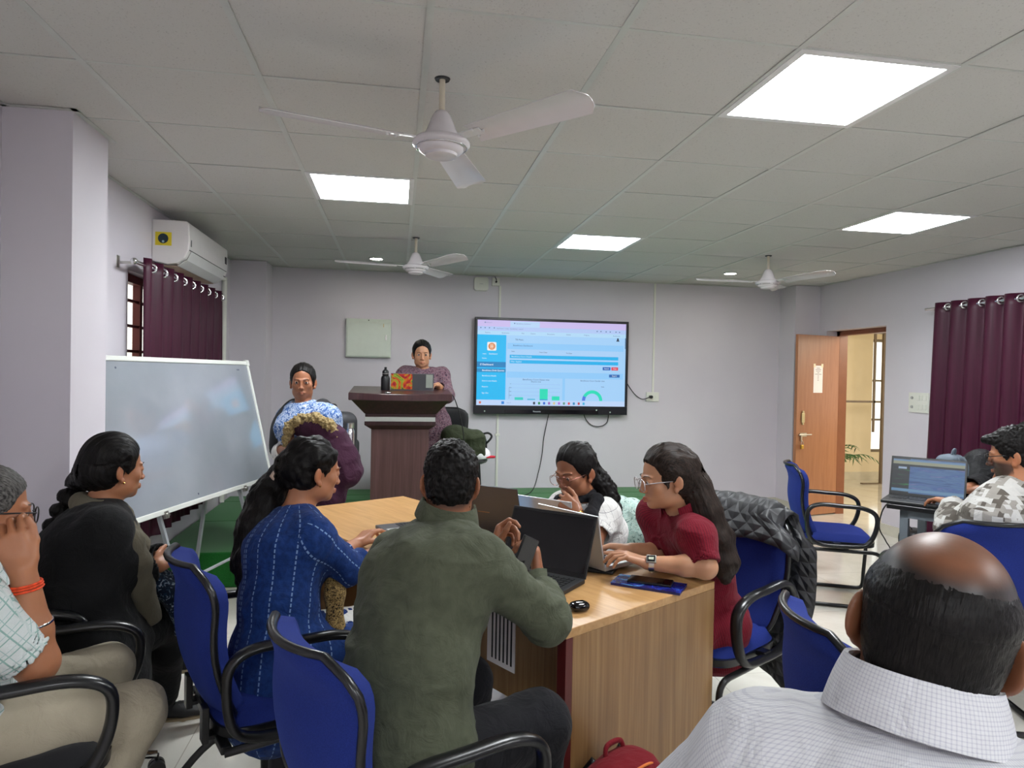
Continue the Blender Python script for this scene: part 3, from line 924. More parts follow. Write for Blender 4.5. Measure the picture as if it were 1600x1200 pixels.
MB().lo_hi((TLEN - .036, -TW, 0), (TLEN, 0, .722)).build('end_panel', M_ASH, t, bevel=.0015)
MB().lo_hi((.036, -.50, .12), (TLEN - .036, -.47, .722)).build('modesty_panel', M_ASH, t)

# ------------------------------------------------------------------ chairs
M_BLUE = None
def blue_fabric():
    g = N('royal_blue_upholstery')
    v = g.coord('Object')
    f = g.noise(v, 420, 2, 0.7)
    g.base(g.ramp(f, [(0.3, srgb(20, 32, 96)), (0.7, srgb(30, 47, 122))]))
    g.set(Roughness=0.85)
    g.b.inputs['Sheen Weight'].default_value = 0.15
    g.b.inputs['Sheen Tint'].default_value = srgb(90, 120, 230)
    g.b.inputs['Specular IOR Level'].default_value = 0.2
    g.bump(f, 0.35, 0.0015)
    return g.m
M_BLUE = blue_fabric()
M_ARM = plain('satin_black_plastic', srgb(20, 20, 22), 0.28, noise_amt=0.1)
M_TUBE = plain('black_powder_coat', srgb(16, 16, 18), 0.3)
M_DKFAB = fabric('black_upholstery', srgb(24, 24, 27))
def back_pt(u, v, off):
    """u -1..1 across, v 0..1 up; off along the surface normal (roughly +y to the front)"""
    z = .44 + .475 * v
    y = -.205 - .075 * v - .035 * math.sin(PI * v * 1.25 - .2) * (1 if v < .8 else 1) - .05 * max(0, v - .72) / .28 * max(0, v - .72) / .28 * 1.2
    w = .195 + .045 * math.sin(min(1, v / .75) * PI / 2)
    # rounded top and bottom corners
    if v > .86: w *= math.sqrt(max(0.0, 1 - ((v - .86) / .14) ** 2 * .62))
    if v < .10: w *= math.sqrt(max(0.0, 1 - ((.10 - v) / .10) ** 2 * .35))
    y += .045 * u * u
    return Vector((w * u, y + off, z))
def chair_back(parent, mat, trim):
    def loop_fn(off_front, off_back):
        mb = MB()
        nu, nv = 14, 18
        def f_(u, v):
            uu = 2 * u - 1
            e = min(1, (1 - abs(uu)) / .14) ; e2 = min(1, min(v, 1 - v) / .09)
            puff = math.sqrt(max(0, 1 - (1 - e) ** 2)) * math.sqrt(max(0, 1 - (1 - e2) ** 2))
            return back_pt(uu, v, off_back + (off_front - off_back) * puff)
        def b_(u, v):
            uu = 2 * u - 1
            e = min(1, (1 - abs(uu)) / .12); e2 = min(1, min(v, 1 - v) / .08)
            puff = math.sqrt(max(0, 1 - (1 - e) ** 2)) * math.sqrt(max(0, 1 - (1 - e2) ** 2))
            return back_pt(1 - 2 * u, v, off_back - .016 * puff)
        mb.grid(f_, nu, nv); mb.grid(b_, nu, nv)
        return mb
    b = loop_fn(.055, .0).build('backrest', mat, parent, smooth=True)
    pts = [back_pt(-1, v / 16, 0) for v in range(17)] + [back_pt(-1 + 2 * k / 8, 1, 0) for k in range(1, 8)] + [back_pt(1, v / 16, 0) for v in range(16, -1, -1)] + [back_pt(1 - 2 * k / 8, 0, 0) for k in range(1, 8)]
    MB().tube(pts, .0125, 8, closed=True, flat=.8).build('back_trim', trim, b, smooth=True)
    return b
def seat_mesh(parent, mat, trim):
    def top(u, v):
        uu, vv = 2 * u - 1, 2 * v - 1
        sx = math.copysign(abs(uu) ** 1.0, uu)
        r = (abs(uu) ** 5 + abs(vv) ** 5) ** .2
        k = max(abs(uu), abs(vv))
        s = k / r if r > 1e-6 else 1
        x = uu * s * .235; y = vv * s * .225 + .01
        e = min(1, (1 - k) / .22)
        z = .425 + .06 * math.sqrt(max(0, 1 - (1 - e) ** 2)) - .012 * (1 - uu * uu) * (1 - vv * vv) - .018 * max(0, vv) ** 3
        return Vector((x, y, z))
    s_ = MB().grid(top, 16, 16).grid(lambda u, v: Vector((top(1 - u, v).x * .98, top(1 - u, v).y * .98, .418)), 16, 16).build('seat', mat, parent, smooth=True, autosm=60)
    def ring_pts(sc, z):
        out = []
        for i in range(40):
            a = 2 * PI * i / 40
            c, s2 = math.cos(a), math.sin(a)
            x = math.copysign(abs(c) ** .42, c) * .238 * sc; y = math.copysign(abs(s2) ** .42, s2) * .228 * sc + .01
            out.append((x, y, z))
        return out
    mb = MB(); A = ring_pts(1.0, .435); B_ = ring_pts(.99, .405); Cc = ring_pts(.80, .395)
    k = 40
    mb.add(A + B_ + Cc, [(i, (i + 1) % k, k + (i + 1) % k, k + i) for i in range(k)] + [(k + i, k + (i + 1) % k, 2 * k + (i + 1) % k, 2 * k + i) for i in range(k)] + [tuple(range(2 * k, 3 * k)), tuple(range(k))])
    mb.build('seat_pan', trim, parent, smooth=True, autosm=50)
    return s_
def arm_loop(sx, back_open=False):
    x = .272 * sx
    ctrl = [(x, -.185, .46), (x, -.205, .56), (x, -.195, .645), (x, -.13, .682), (x, 0, .68), (x, .13, .672), (x, .205, .635), (x, .215, .56), (x, .185, .47), (x, .13, .425), (x, 0, .415), (x, -.12, .42)]
    return catmull(ctrl, 5, closed=True)
def make_chair(label, loc, rz, group='blue visitor chairs with black arms', mat=None, base='cantilever'):
    t = thing('visitor_chair' if base == 'cantilever' else 'office_chair', label, 'chair', loc, rz, group)
    mat = mat or M_BLUE
    chair_back(t, mat, M_ARM)
    seat_mesh(t, mat, M_ARM)
    for sx in (-1, 1):
        MB().tube(arm_loop(sx), .0235, 10, closed=True, flat=.62, up=(1, 0, 0)).build('armrest', M_ARM, t, smooth=True)
        MB().box((.245 * sx, -.02, .425), (.06, .05, .02)).build('arm_bracket', M_ARM, t, bevel=.004)
    for x in (-.13, .13): MB().box((x, -.235, .43), (.045, .02, .11)).box((x, -.12, .392), (.045, .24, .014)).build('back_support', M_TUBE, t, bevel=.003)
    if base == 'cantilever':
        for y in (.045, -.195): MB().box((0, y, .385), (.47, .03, .025)).build('cross_bar', M_TUBE, t, bevel=.004)
        for sx in (-1, 1):
            x = .235 * sx
            pts = [(x, -.20, .378), (x, .16, .378)] + bez((x, .20, .378), (x, .255, .375), (x, .265, .34), (x, .262, .30), 6) + [(x, .25, .12)] + bez((x, .248, .07), (x, .246, .02), (x, .235, .0135), (x, .19, .0135), 6) + [(x, -.25, .0135)]
            MB().tube(pts, .0125, 10).build('leg', M_TUBE, t, smooth=True)
        MB().tube([(-.235, -.25, .0135), (.235, -.25, .0135)], .0125, 10).build('rear_bar', M_TUBE, t, smooth=True)
    else:
        MB().cyl((0, 0, .07), (0, 0, .25), .025).cyl((0, 0, .25), (0, 0, .40), .015).box((0, 0, .395), (.2, .22, .02)).build('gas_lift', M_TUBE, t, smooth=True, autosm=40)
        for k in range(5):
            a = 2 * PI * k / 5 + .3
            c, s = math.cos(a), math.sin(a)
            l_ = MB().tube([(0.02 * c, .02 * s, .115), (.16 * c, .16 * s, .105), (.29 * c, .29 * s, .078)], [.02, .017, .013], 8).build('star_leg', M_CHROME, t, smooth=True)
            cc = Vector((.29 * c, .29 * s, .030)); n_ = Vector((-s, c, 0))
            MB().cyl(cc - n_ * .022, cc - n_ * .004, .029, n=18).cyl(cc + n_ * .004, cc + n_ * .022, .029, n=18).cyl(cc + Vector((0, 0, .0)), cc + Vector((0, 0, .05)), .008).build('castor', M_BLACK, l_, smooth=True, autosm=40)
    return t
def face(f): return math.atan2(-f[0], f[1])
E_DIR = (.852, .523)
CH = {}
CH['blue'] = make_chair('blue chair occupied by the woman in the indigo kurta', (-.40, 2.38, 0), face((.90, .43)))
CH['green'] = make_chair('blue chair nearest the viewer, occupied by the man in the olive shirt', (.035, 1.69, 0), face((.88, .47)))
CH['red'] = make_chair('blue chair under the quilted black jacket, occupied by the woman in the maroon shirt', (1.29, 2.67, 0), face((-.852, -.523)))
CH['white'] = make_chair('blue chair under the pale mint cloth, occupied by the woman in the white patterned shirt', (.87, 3.10, 0), face((-.852, -.523)))
CH['door'] = make_chair('empty blue chair standing alone in front of the open door', (3.00, 4.28, 0), face((.90, -.42)))
CH['bald'] = make_chair('empty blue chair between the wooden table and the balding man', (1.295, 1.50, 0), face((.97, -.22)))
CH['camo'] = make_chair('blue chair occupied by the man in the camouflage hoodie', (2.60, 2.74, 0), face((.30, .95)))
CH['black'] = make_chair('black chair occupied by the woman in the black jacket beside the column', (-1.12, 2.56, 0), face((.92, .38)), 'black office chairs', M_DKFAB, 'star')
CH['leftman'] = make_chair('black chair at the left edge occupied by the man in khaki trousers', (-1.05, 2.04, 0), face((.88, .47)), 'black office chairs', M_DKFAB, 'star')
CH['white'].scale = (1, 1, .93)
CH['leftman'].scale = (1.06, 1.06, 1.06)
CH['baldman'] = make_chair('black chair occupied by the balding man in the foreground', (.63, .60, 0), face((.62, .78)), 'black office chairs', M_DKFAB, 'star')
CH['hood'] = make_chair('blue chair under the person in the black hooded jacket', (4.02, 3.72, 0), face((-.98, -.1)))
CH['stage'] = make_chair('black chair on the stage behind the lectern', (.50, 6.42, .245), face((.2, -.98)), 'black office chairs', M_DKFAB, 'star')

# ------------------------------------------------------------------ whiteboard on its easel
def whiteboard():
    A = Vector((-.262, -.965, 0))                   # horizontal, towards the viewer's end
    Rt, Rb = Vector((-1.10, 5.25, 1.545)), Vector((-.90, 5.225, .705))
    up = (Rt - Rb).normalized(); up = (up - A * up.dot(A)).normalized()
    nrm = A.cross(up); 
    if nrm.x < 0: nrm = -nrm
    L, Hh = 1.72, .875
    t = thing('whiteboard', 'large whiteboard tilted on a folding metal easel by the left column', 'whiteboard')
    M = frame(Rb, A, up, nrm)                        # local x along the board (towards viewer), y up the board, z out of the face
    t.matrix_world = M
    g = N('whiteboard_enamel')
    v = g.coord('Object')
    f = g.noise(v, 2.5, 4); f2 = g.noise(g.coord('Object', (3, 40, 3), (0, 0, .6)), 4, 3)
    g.base(g.ramp(f, [(0.3, srgb(146, 151, 160)), (0.7, srgb(158, 163, 172))]))
    rr = g.ramp(f2, [(0.3, (0.13,) * 3 + (1,)), (0.7, (0.25,) * 3 + (1,))])
    g.l(rr, g.b.inputs['Roughness'])
    g.b.inputs['Specular IOR Level'].default_value = 0.5
    g.b.inputs['Coat Weight'].default_value = 1.0; g.b.inputs['Coat IOR'].default_value = 2.1; g.b.inputs['Coat Roughness'].default_value = 0.05
    MB().lo_hi((.01, .01, -.012), (L - .01, Hh - .01, 0)).build('writing_surface', g.m, t)
    MF = plain('white_aluminium_frame', srgb(220, 222, 216), 0.35, noise_amt=0.02)
    mb = MB()
    mb.lo_hi((0, -.004, -.018), (L, .024, .008)).lo_hi((0, Hh - .024, -.018), (L, Hh + .004, .008)).lo_hi((-.004, 0, -.018), (.02, Hh, .008)).lo_hi((L - .02, 0, -.018), (L + .004, Hh, .008))
    mb.build('frame', MF, t, bevel=.004)
    for x, y in ((0, 0), (0, Hh), (L, 0), (L, Hh)):
        MB().box((x + (.01 if x == 0 else -.01), y + (.01 if y == 0 else -.01), -.004), (.045, .045, .032)).build('corner_cap', MF, t, bevel=.006)
    for x in (.42, 1.30):
        MB().box((x, -.008, .006), (.03, .04, .02)).cyl((x, -.008, .014), (x, -.008, .026), .010).build('clamp', M_STEEL, t, bevel=.002)
    M_LEG = plain('grey_aluminium_leg', srgb(176, 182, 186), 0.35, 0.3)
    Mi = M.inverted()
    def leg(a, b):
        a, b = Vector(a), Vector(b)
        MB().tube([Mi @ a, Mi @ b], .014, 4).build('easel_leg', M_LEG, t)
    def on(x, y, z): return M @ Vector((x, y, z))
    # two front legs and two rear legs of an A-frame
    for x, ft in ((.42, (-.85, 4.78, .006)), (1.30, (-1.08, 3.97, .006))):
        MB().tube([Mi @ on(x, .80, -.034), Mi @ on(x, -.03, -.034), Mi @ Vector(ft)], .014, 4).build('easel_leg', M_LEG, t)
    leg(on(.42, .60, -.04), (-1.33, 4.82, 0.006)); leg(on(1.30, .60, -.04), (-1.54, 4.05, 0.006))
    MB().tube([Mi @ Vector((-.91, 4.79, .32)), Mi @ Vector((-1.15, 3.98, .32))], .009, 6).build('cross_brace', M_LEG, t)
    mb = MB()
    for x, y in ((.15, Hh - .06), (.17, Hh - .06), (1.45, Hh - .06), (.95, .05)): mb.cyl((x, y, -.001), (x, y, .0012), .006, n=8)
    mb.build('ink_marks', plain('dry_ink', srgb(60, 66, 90), 0.7), t)
    return t
whiteboard()
# ------------------------------------------------------------------ implicit-surface modelling for bodies, hair and clothing
def V3(*a): return np.array(a, dtype=np.float64)
def unit(v):
    v = np.asarray(v, float); return v / max(1e-12, np.linalg.norm(v))
def vnoise(p, seed=0):
    """smooth value noise in [-1,1] for an (n,3) array"""
    i = np.floor(p).astype(np.int64); f = p - i
    u = f * f * (3 - 2 * f)
    def h(a, b, c):
        n = (a * 374761393 + b * 668265263 + c * 2147483647 + seed * 974711) & 0xffffffff
        n = ((n ^ (n >> 13)) * 1274126177) & 0xffffffff
        n = (n ^ (n >> 16)) & 0xffff
        return n / 32767.5 - 1.0
    x, y, z = i[:, 0], i[:, 1], i[:, 2]
    r = 0
    for dx in (0, 1):
        wx = u[:, 0] if dx else 1 - u[:, 0]
        for dy in (0, 1):
            wy = u[:, 1] if dy else 1 - u[:, 1]
            for dz in (0, 1):
                wz = u[:, 2] if dz else 1 - u[:, 2]
                r = r + wx * wy * wz * h(x + dx, y + dy, z + dz)
    return r
def fbm(p, oct=3, seed=0):
    r = 0; a = 1
    for o in range(oct):
        r = r + a * vnoise(p * 2 ** o, seed + o * 17); a *= .5
    return r

class Sdf:
    def __init__(s): s.p = []
    def _push(s, fn, c, rad, k, op): s.p.append((fn, np.asarray(c, float), rad, k, op)); return s
    def cone(s, a, b, ra, rb=None, k=.02, op='add'):
        a, b = np.asarray(a, float), np.asarray(b, float); rb = ra if rb is None else rb
        ba = b - a; l2 = max(1e-12, ba @ ba)
        def fn(p):
            t = np.clip((p - a) @ ba / l2, 0, 1)
            return np.linalg.norm(p - a - t[:, None] * ba, axis=1) - (ra + (rb - ra) * t)
        return s._push(fn, (a + b) / 2, math.sqrt(l2) / 2 + max(ra, rb), k, op)
    def chain(s, pts, rs, k=.02, op='add'):
        for i in range(len(pts) - 1): s.cone(pts[i], pts[i + 1], rs[i], rs[i + 1], k, op)
        return s
    def flat(s, a, b, sa, sb, side, k=.04, op='add'):
        """cone with elliptic section: sa=(half width along side, half depth) at a, sb at b"""
        a, b = np.asarray(a, float), np.asarray(b, float)
        ba = b - a; L = np.linalg.norm(ba); ax = ba / max(L, 1e-9)
        sd = np.asarray(side, float); sd = unit(sd - ax * (sd @ ax)); dp = np.cross(ax, sd)
        def fn(p):
            q = p - a
            t = np.clip(q @ ax / max(L, 1e-9), 0, 1)
            q = q - t[:, None] * ba
            w = sa[0] + (sb[0] - sa[0]) * t; d = sa[1] + (sb[1] - sa[1]) * t
            m = np.minimum(w, d)
            x, y, z = q @ sd, q @ dp, q @ ax
            k0 = np.sqrt((x / w) ** 2 + (y / d) ** 2 + (z / m) ** 2)
            k1 = np.sqrt((x / w ** 2) ** 2 + (y / d ** 2) ** 2 + (z / m ** 2) ** 2)
            return np.where(k1 > 1e-9, k0 * (k0 - 1) / np.maximum(k1, 1e-9), -m)
        return s._push(fn, (a + b) / 2, L / 2 + max(sa[0], sb[0], sa[1], sb[1]), k, op)
    def ell(s, c, r, Rm=None, k=.02, op='add'):
        c = np.asarray(c, float); r = np.asarray(r, float)
        def fn(p):
            q = p - c
            if Rm is not None: q = q @ Rm.T
            k0 = np.linalg.norm(q / r, axis=1); k1 = np.linalg.norm(q / r ** 2, axis=1)
            return np.where(k1 > 1e-9, k0 * (k0 - 1) / np.maximum(k1, 1e-9), -r.min())
        return s._push(fn, c, r.max(), k, op)
    def box(s, c, h, Rm=None, r=.01, k=.01, op='add'):
        c = np.asarray(c, float); h = np.asarray(h, float) - r
        def fn(p):
            q = p - c
            if Rm is not None: q = q @ Rm.T
            q = np.abs(q) - h
            return np.linalg.norm(np.maximum(q, 0), axis=1) + np.minimum(q.max(axis=1), 0) - r
        return s._push(fn, c, np.linalg.norm(h) + r, k, op)
    def shell(s, a, b, ra, rb, th, k=.004):
        """open tube (collar, cuff): wall of thickness 2*th round the axis a-b"""
        a, b = np.asarray(a, float), np.asarray(b, float); ba = b - a; L = np.linalg.norm(ba); ax = ba / L
        def fn(p):
            q = p - a; t = q @ ax
            rr = np.linalg.norm(q - t[:, None] * ax, axis=1)
            tc = np.clip(t, 0, L)
            return np.sqrt((rr - (ra + (rb - ra) * tc / L)) ** 2 + (t - tc) ** 2) - th
        return s._push(fn, (a + b) / 2, L / 2 + max(ra, rb) + th, k, 'add')
    def cut(s, p0, n):
        """keep only the side the normal points away from"""
        p0, n = np.asarray(p0, float), unit(n)
        return s._push(lambda p: (p - p0) @ n, p0, 1e9, 0, 'cut')
    def mod(s, fn): return s._push(fn, (0, 0, 0), 1e9, 0, 'mod')
    def cutfn(s, fn): return s._push(fn, (0, 0, 0), 1e9, 0, 'cut')
    def bounds(s):
        lo = np.min([c - r - k for _, c, r, k, op in s.p if op == 'add'], axis=0)
        hi = np.max([c + r + k for _, c, r, k, op in s.p if op == 'add'], axis=0)
        return lo, hi
    @staticmethod
    def comb(d, v, k, op):
        if op == 'cut': return np.maximum(d, v)
        if op == 'mod': return d + v
        if op == 'sub':
            v = -v
            if k <= 0: return np.maximum(d, v)
            h = np.maximum(k - np.abs(d - v), 0) / k
            return np.maximum(d, v) + h * h * k * .25
        if k <= 0: return np.minimum(d, v)
        h = np.maximum(k - np.abs(d - v), 0) / k
        return np.minimum(d, v) - h * h * k * .25
    def ev(s, P):
        d = np.full(len(P), 1e3)
        for fn, c, r, k, op in s.p: d = s.comb(d, fn(P), k, op)
        return d
    def mesh(s, h=.004, relax=1):
        n = 8; B = n * h
        lo, hi = s.bounds()
        dims = np.ceil((hi - lo) / B).astype(int) + 1
        g = np.stack(np.meshgrid(*[np.arange(x) for x in dims], indexing='ij'), -1).reshape(-1, 3)
        ctr = lo + (g + .5) * B
        act = np.abs(s.ev(ctr)) < B * 1.35
        g = g[act]; ctr = ctr[act]
        m = n + 1
        loc = np.stack(np.meshgrid(*[np.arange(m)] * 3, indexing='ij'), -1).reshape(-1, 3)
        nb = len(g)
        base = lo + g * B
        D = np.full((nb, m ** 3), 1e3)
        off = loc * h
        for fn, c, r, k, op in s.p:
            if r > 1e8: sel = np.arange(nb)
            else: sel = np.nonzero(np.linalg.norm(ctr - c, axis=1) < r + k + B * .9 + h)[0]
            if len(sel) == 0: continue
            P = (base[sel][:, None, :] + off[None]).reshape(-1, 3)
            D[sel] = s.comb(D[sel].reshape(-1), fn(P), k, op).reshape(len(sel), -1)
        D = D.reshape(nb, m, m, m)
        inside = D < 0
        # cells with a sign change
        cs = sum(inside[:, a:a + n, b:b + n, c:c + n].astype(np.int8) for a in (0, 1) for b in (0, 1) for c in (0, 1))
        cell = np.nonzero((cs > 0) & (cs < 8))
        bi, ci = cell[0], np.stack(cell[1:], -1)
        gc = g[bi] * n + ci                       # global cell coords
        acc = np.zeros((len(bi), 3)); cnt = np.zeros(len(bi))
        corners = [(0, 0, 0), (1, 0, 0), (0, 1, 0), (1, 1, 0), (0, 0, 1), (1, 0, 1), (0, 1, 1), (1, 1, 1)]
        val = np.stack([D[bi, ci[:, 0] + a, ci[:, 1] + b, ci[:, 2] + c] for a, b, c in corners], -1)
        for i, j in ((0, 1), (2, 3), (4, 5), (6, 7), (0, 2), (1, 3), (4, 6), (5, 7), (0, 4), (1, 5), (2, 6), (3, 7)):
            va, vb = val[:, i], val[:, j]
            x = (va < 0) != (vb < 0)
            t = np.where(x, va / np.where(np.abs(va - vb) < 1e-12, 1, va - vb), 0)
            pa, pb = np.array(corners[i], float), np.array(corners[j], float)
            acc += np.where(x[:, None], pa + t[:, None] * (pb - pa), 0); cnt += x
        vert = lo + (gc + acc / np.maximum(cnt, 1)[:, None]) * h
        S = dims * n + 2
        key = lambda q: (q[:, 0] * S[1] + q[:, 1]) * S[2] + q[:, 2]
        kk = key(gc); order = np.argsort(kk); ks = kk[order]
        def look(q):
            k_ = key(q); pos = np.clip(np.searchsorted(ks, k_), 0, len(ks) - 1)
            ok = ks[pos] == k_
            return np.where(ok, order[pos], -1)
        quads = []
        for ax in range(3):
            d = np.zeros(3, int); d[ax] = 1
            o1, o2 = np.zeros(3, int), np.zeros(3, int)
            o1[(ax + 1) % 3] = 1; o2[(ax + 2) % 3] = 1
            A = inside[:, :n, :n, :n]
            sl = [slice(0, n)] * 3; sl[ax] = slice(1, n + 1)
            Bv = inside[(slice(None), *sl)]
            e = np.nonzero(A != Bv)
            q = g[e[0]] * n + np.stack(e[1:], -1)
            flip = A[e]
            i0, i1, i2, i3 = look(q), look(q - o1), look(q - o1 - o2), look(q - o2)
            ok = (i0 >= 0) & (i1 >= 0) & (i2 >= 0) & (i3 >= 0)
            F = np.stack([i0, i1, i2, i3], -1)
            F[~flip] = F[~flip][:, ::-1]
            quads.append(F[ok])
        F = np.concatenate(quads)
        for _ in range(relax):
            sm = np.zeros_like(vert); ct = np.zeros(len(vert))
            for a in range(4):
                b = F[:, (a + 1) % 4]; a_ = F[:, a]
                np.add.at(sm, a_, vert[b]); np.add.at(ct, a_, 1)
                np.add.at(sm, b, vert[a_]); np.add.at(ct, b, 1)
            vert = vert * .5 + .5 * sm / np.maximum(ct, 1)[:, None]
        return vert, F

def mesh_normals(v, F):
    n = np.cross(v[F[:, 2]] - v[F[:, 0]], v[F[:, 3]] - v[F[:, 1]])
    out = np.zeros_like(v)
    for a in range(4): np.add.at(out, F[:, a], n)
    return out / np.maximum(1e-12, np.linalg.norm(out, axis=1))[:, None]

def np_object(name, v, F, mat, parent=None, suv=None, col=None):
    me = bpy.data.meshes.new(name)
    me.vertices.add(len(v)); me.vertices.foreach_set('co', np.ascontiguousarray(v, np.float32).ravel())
    k = F.shape[1]
    me.loops.add(F.size); me.loops.foreach_set('vertex_index', np.ascontiguousarray(F, np.int32).ravel())
    me.polygons.add(len(F))
    me.polygons.foreach_set('loop_start', np.arange(0, F.size, k, dtype=np.int32))
    try: me.polygons.foreach_set('loop_total', np.full(len(F), k, np.int32))
    except Exception: pass
    me.polygons.foreach_set('use_smooth', np.ones(len(F), bool))
    me.update(calc_edges=True)
    me.materials.append(mat)
    if suv is not None:
        a = me.attributes.new('suv', 'FLOAT_VECTOR', 'POINT'); a.data.foreach_set('vector', np.ascontiguousarray(suv, np.float32).ravel())
    if col is not None:
        a = me.attributes.new('tone', 'FLOAT_VECTOR', 'POINT'); a.data.foreach_set('vector', np.ascontiguousarray(col, np.float32).ravel())
    o = bpy.data.objects.new(name, me)
    COL.objects.link(o)
    if parent is not None: o.parent = parent
    return o

def limb_coords(p, segs):
    """(u round the limb in metres, v along it, which limb) for each point; segs = (a, b, ref, radius, v0)"""
    best = np.full(len(p), 1e9); out = np.zeros((len(p), 3))
    for i, (a, b, ref, rad, v0) in enumerate(segs):
        a, b = np.asarray(a, float), np.asarray(b, float); ba = b - a; L = np.linalg.norm(ba); ax = ba / L
        rf = np.asarray(ref, float); rf = unit(rf - ax * (rf @ ax)); bt = np.cross(ax, rf)
        q = p - a; t = np.clip(q @ ax, 0, L)
        r = q - t[:, None] * ax
        d = np.linalg.norm(r, axis=1) - rad
        ang = np.arctan2(r @ bt, r @ rf)
        m = d < best
        best[m] = d[m]
        out[m] = np.stack([ang * rad, q @ ax + v0, np.full(len(p), float(i))], -1)[m]
    return out
# ------------------------------------------------------------------ people
def skin_mat(name, c):
    g = N(name)
    v = g.coord('Object')
    f = g.noise(v, 9, 4, 0.6)
    a = g.n('ShaderNodeAttribute'); a.attribute_name = 'tone'
    sx = g.sep(a.outputs['Vector'])
    d = tuple(x * .88 for x in c[:3]) + (1,); l_ = tuple(min(1, x * 1.08) for x in c[:3]) + (1,)
    col = g.ramp(f, [(0.3, d), (0.7, l_)])
    lip = (c[0] * .80 + .01, c[1] * .48, c[2] * .52, 1)
    col = g.mix(sx[0], col, lip)
    col = g.mix(sx[1], col, (0.012, 0.010, 0.010, 1))
    red = (min(1, c[0] * 1.12), c[1] * .78, c[2] * .72, 1)
    col = g.mix(sx[2], col, red)
    g.base(col)
    g.set(Roughness=0.42)
    g.b.inputs['Subsurface Weight'].default_value = 0.12
    g.b.inputs['Subsurface Radius'].default_value = (0.5, 0.2, 0.1)
    g.b.inputs['Subsurface Scale'].default_value = 0.01
    g.b.inputs['Specular IOR Level'].default_value = 0.4
    g.bump(g.noise(v, 260, 3), 0.12, 0.001)
    return g.m
def hair_mat(name, c1, c2, rough=0.42):
    g = N(name)
    a = g.n('ShaderNodeAttribute'); a.attribute_name = 'suv'
    mp = g.n('ShaderNodeMapping'); mp.inputs['Scale'].default_value = (1, 1, 1)
    g.l(a.outputs['Vector'], mp.inputs['Vector'])
    f = g.noise(mp.outputs[0], 420, 3, 0.6)
    g.base(g.ramp(f, [(0.35, c1), (0.7, c2)]))
    g.set(Roughness=rough)
    g.b.inputs['Specular IOR Level'].default_value = 0.12
    g.bump(f, 0.5, 0.003)
    return g.m
HAIR_BLACK = hair_mat('black_hair', (0.004, 0.0035, 0.0035, 1), (0.013, 0.011, 0.010, 1))
HAIR_BROWN = hair_mat('dark_brown_hair', (0.008, 0.006, 0.005, 1), (0.04, 0.026, 0.02, 1))
HAIR_GREY = hair_mat('greying_hair', (0.02, 0.018, 0.017, 1), (0.16, 0.15, 0.14, 1), 0.5)
EYE_WHITE = plain('eye_white', srgb(226, 220, 214), 0.15, noise_amt=0.02)
EYE_DARK = plain('dark_iris', srgb(30, 18, 14), 0.1, noise_amt=0.05)

def cloth_mat(name, c, rough=0.85, sheen=0.04, weave=1400, var=0.12, bump=0.25, graph=None):
    """graph(g, u, v, vec) may return a colour socket built on the cloth coordinates"""
    g = N(name)
    a = g.n('ShaderNodeAttribute'); a.attribute_name = 'suv'
    vec = a.outputs['Vector']
    s_ = g.sep(vec)
    ob = g.coord('Object')
    f = g.noise(ob, weave * .3, 2, 0.7); f2 = g.noise(ob, 14, 4)
    if graph: col = graph(g, s_[0], s_[1], vec, ob)
    else: col = c
    dark = g.mix(1.0, col, col) if not isinstance(col, tuple) else col
    nd = g.n('ShaderNodeHueSaturation')
    g.l(g.math('MULTIPLY_ADD', f2, 2 * var, 1 - var), nd.inputs['Value'])
    if isinstance(col, tuple): nd.inputs['Color'].default_value = col
    else: g.l(col, nd.inputs['Color'])
    g.base(nd.outputs[0])
    g.set(Roughness=rough)
    g.b.inputs['Sheen Weight'].default_value = sheen
    g.b.inputs['Specular IOR Level'].default_value = 0.2
    wr = g.noise(ob, 15, 4, .55, 1.2)
    g.bump(g.math('ADD', g.math('MULTIPLY', f, .06 * bump / .25), wr), .55, 0.016)
    return g.m
def stripes(g, x, period, width, soft=0.0):
    fr = g.math('FRACT', g.math('DIVIDE', x, period))
    return g.math('LESS_THAN', fr, width / period)

class Head:
    """local frame: x right, y forward, z up; origin midway between chin and crown"""
    def __init__(s, c, fwd, up=(0, 0, 1), scale=1.0):
        s.c = np.asarray(c, float); f = unit(fwd); u = np.asarray(up, float); u = unit(u - f * (u @ f))
        s.r, s.f, s.u, s.s = np.cross(f, u), f, u, scale
        s.R = np.stack([s.r, s.f, s.u])
    def w(s, x, y, z): return s.c + s.s * (x * s.r + y * s.f + z * s.u)
    def loc(s, p): return ((p - s.c) @ s.R.T) / s.s

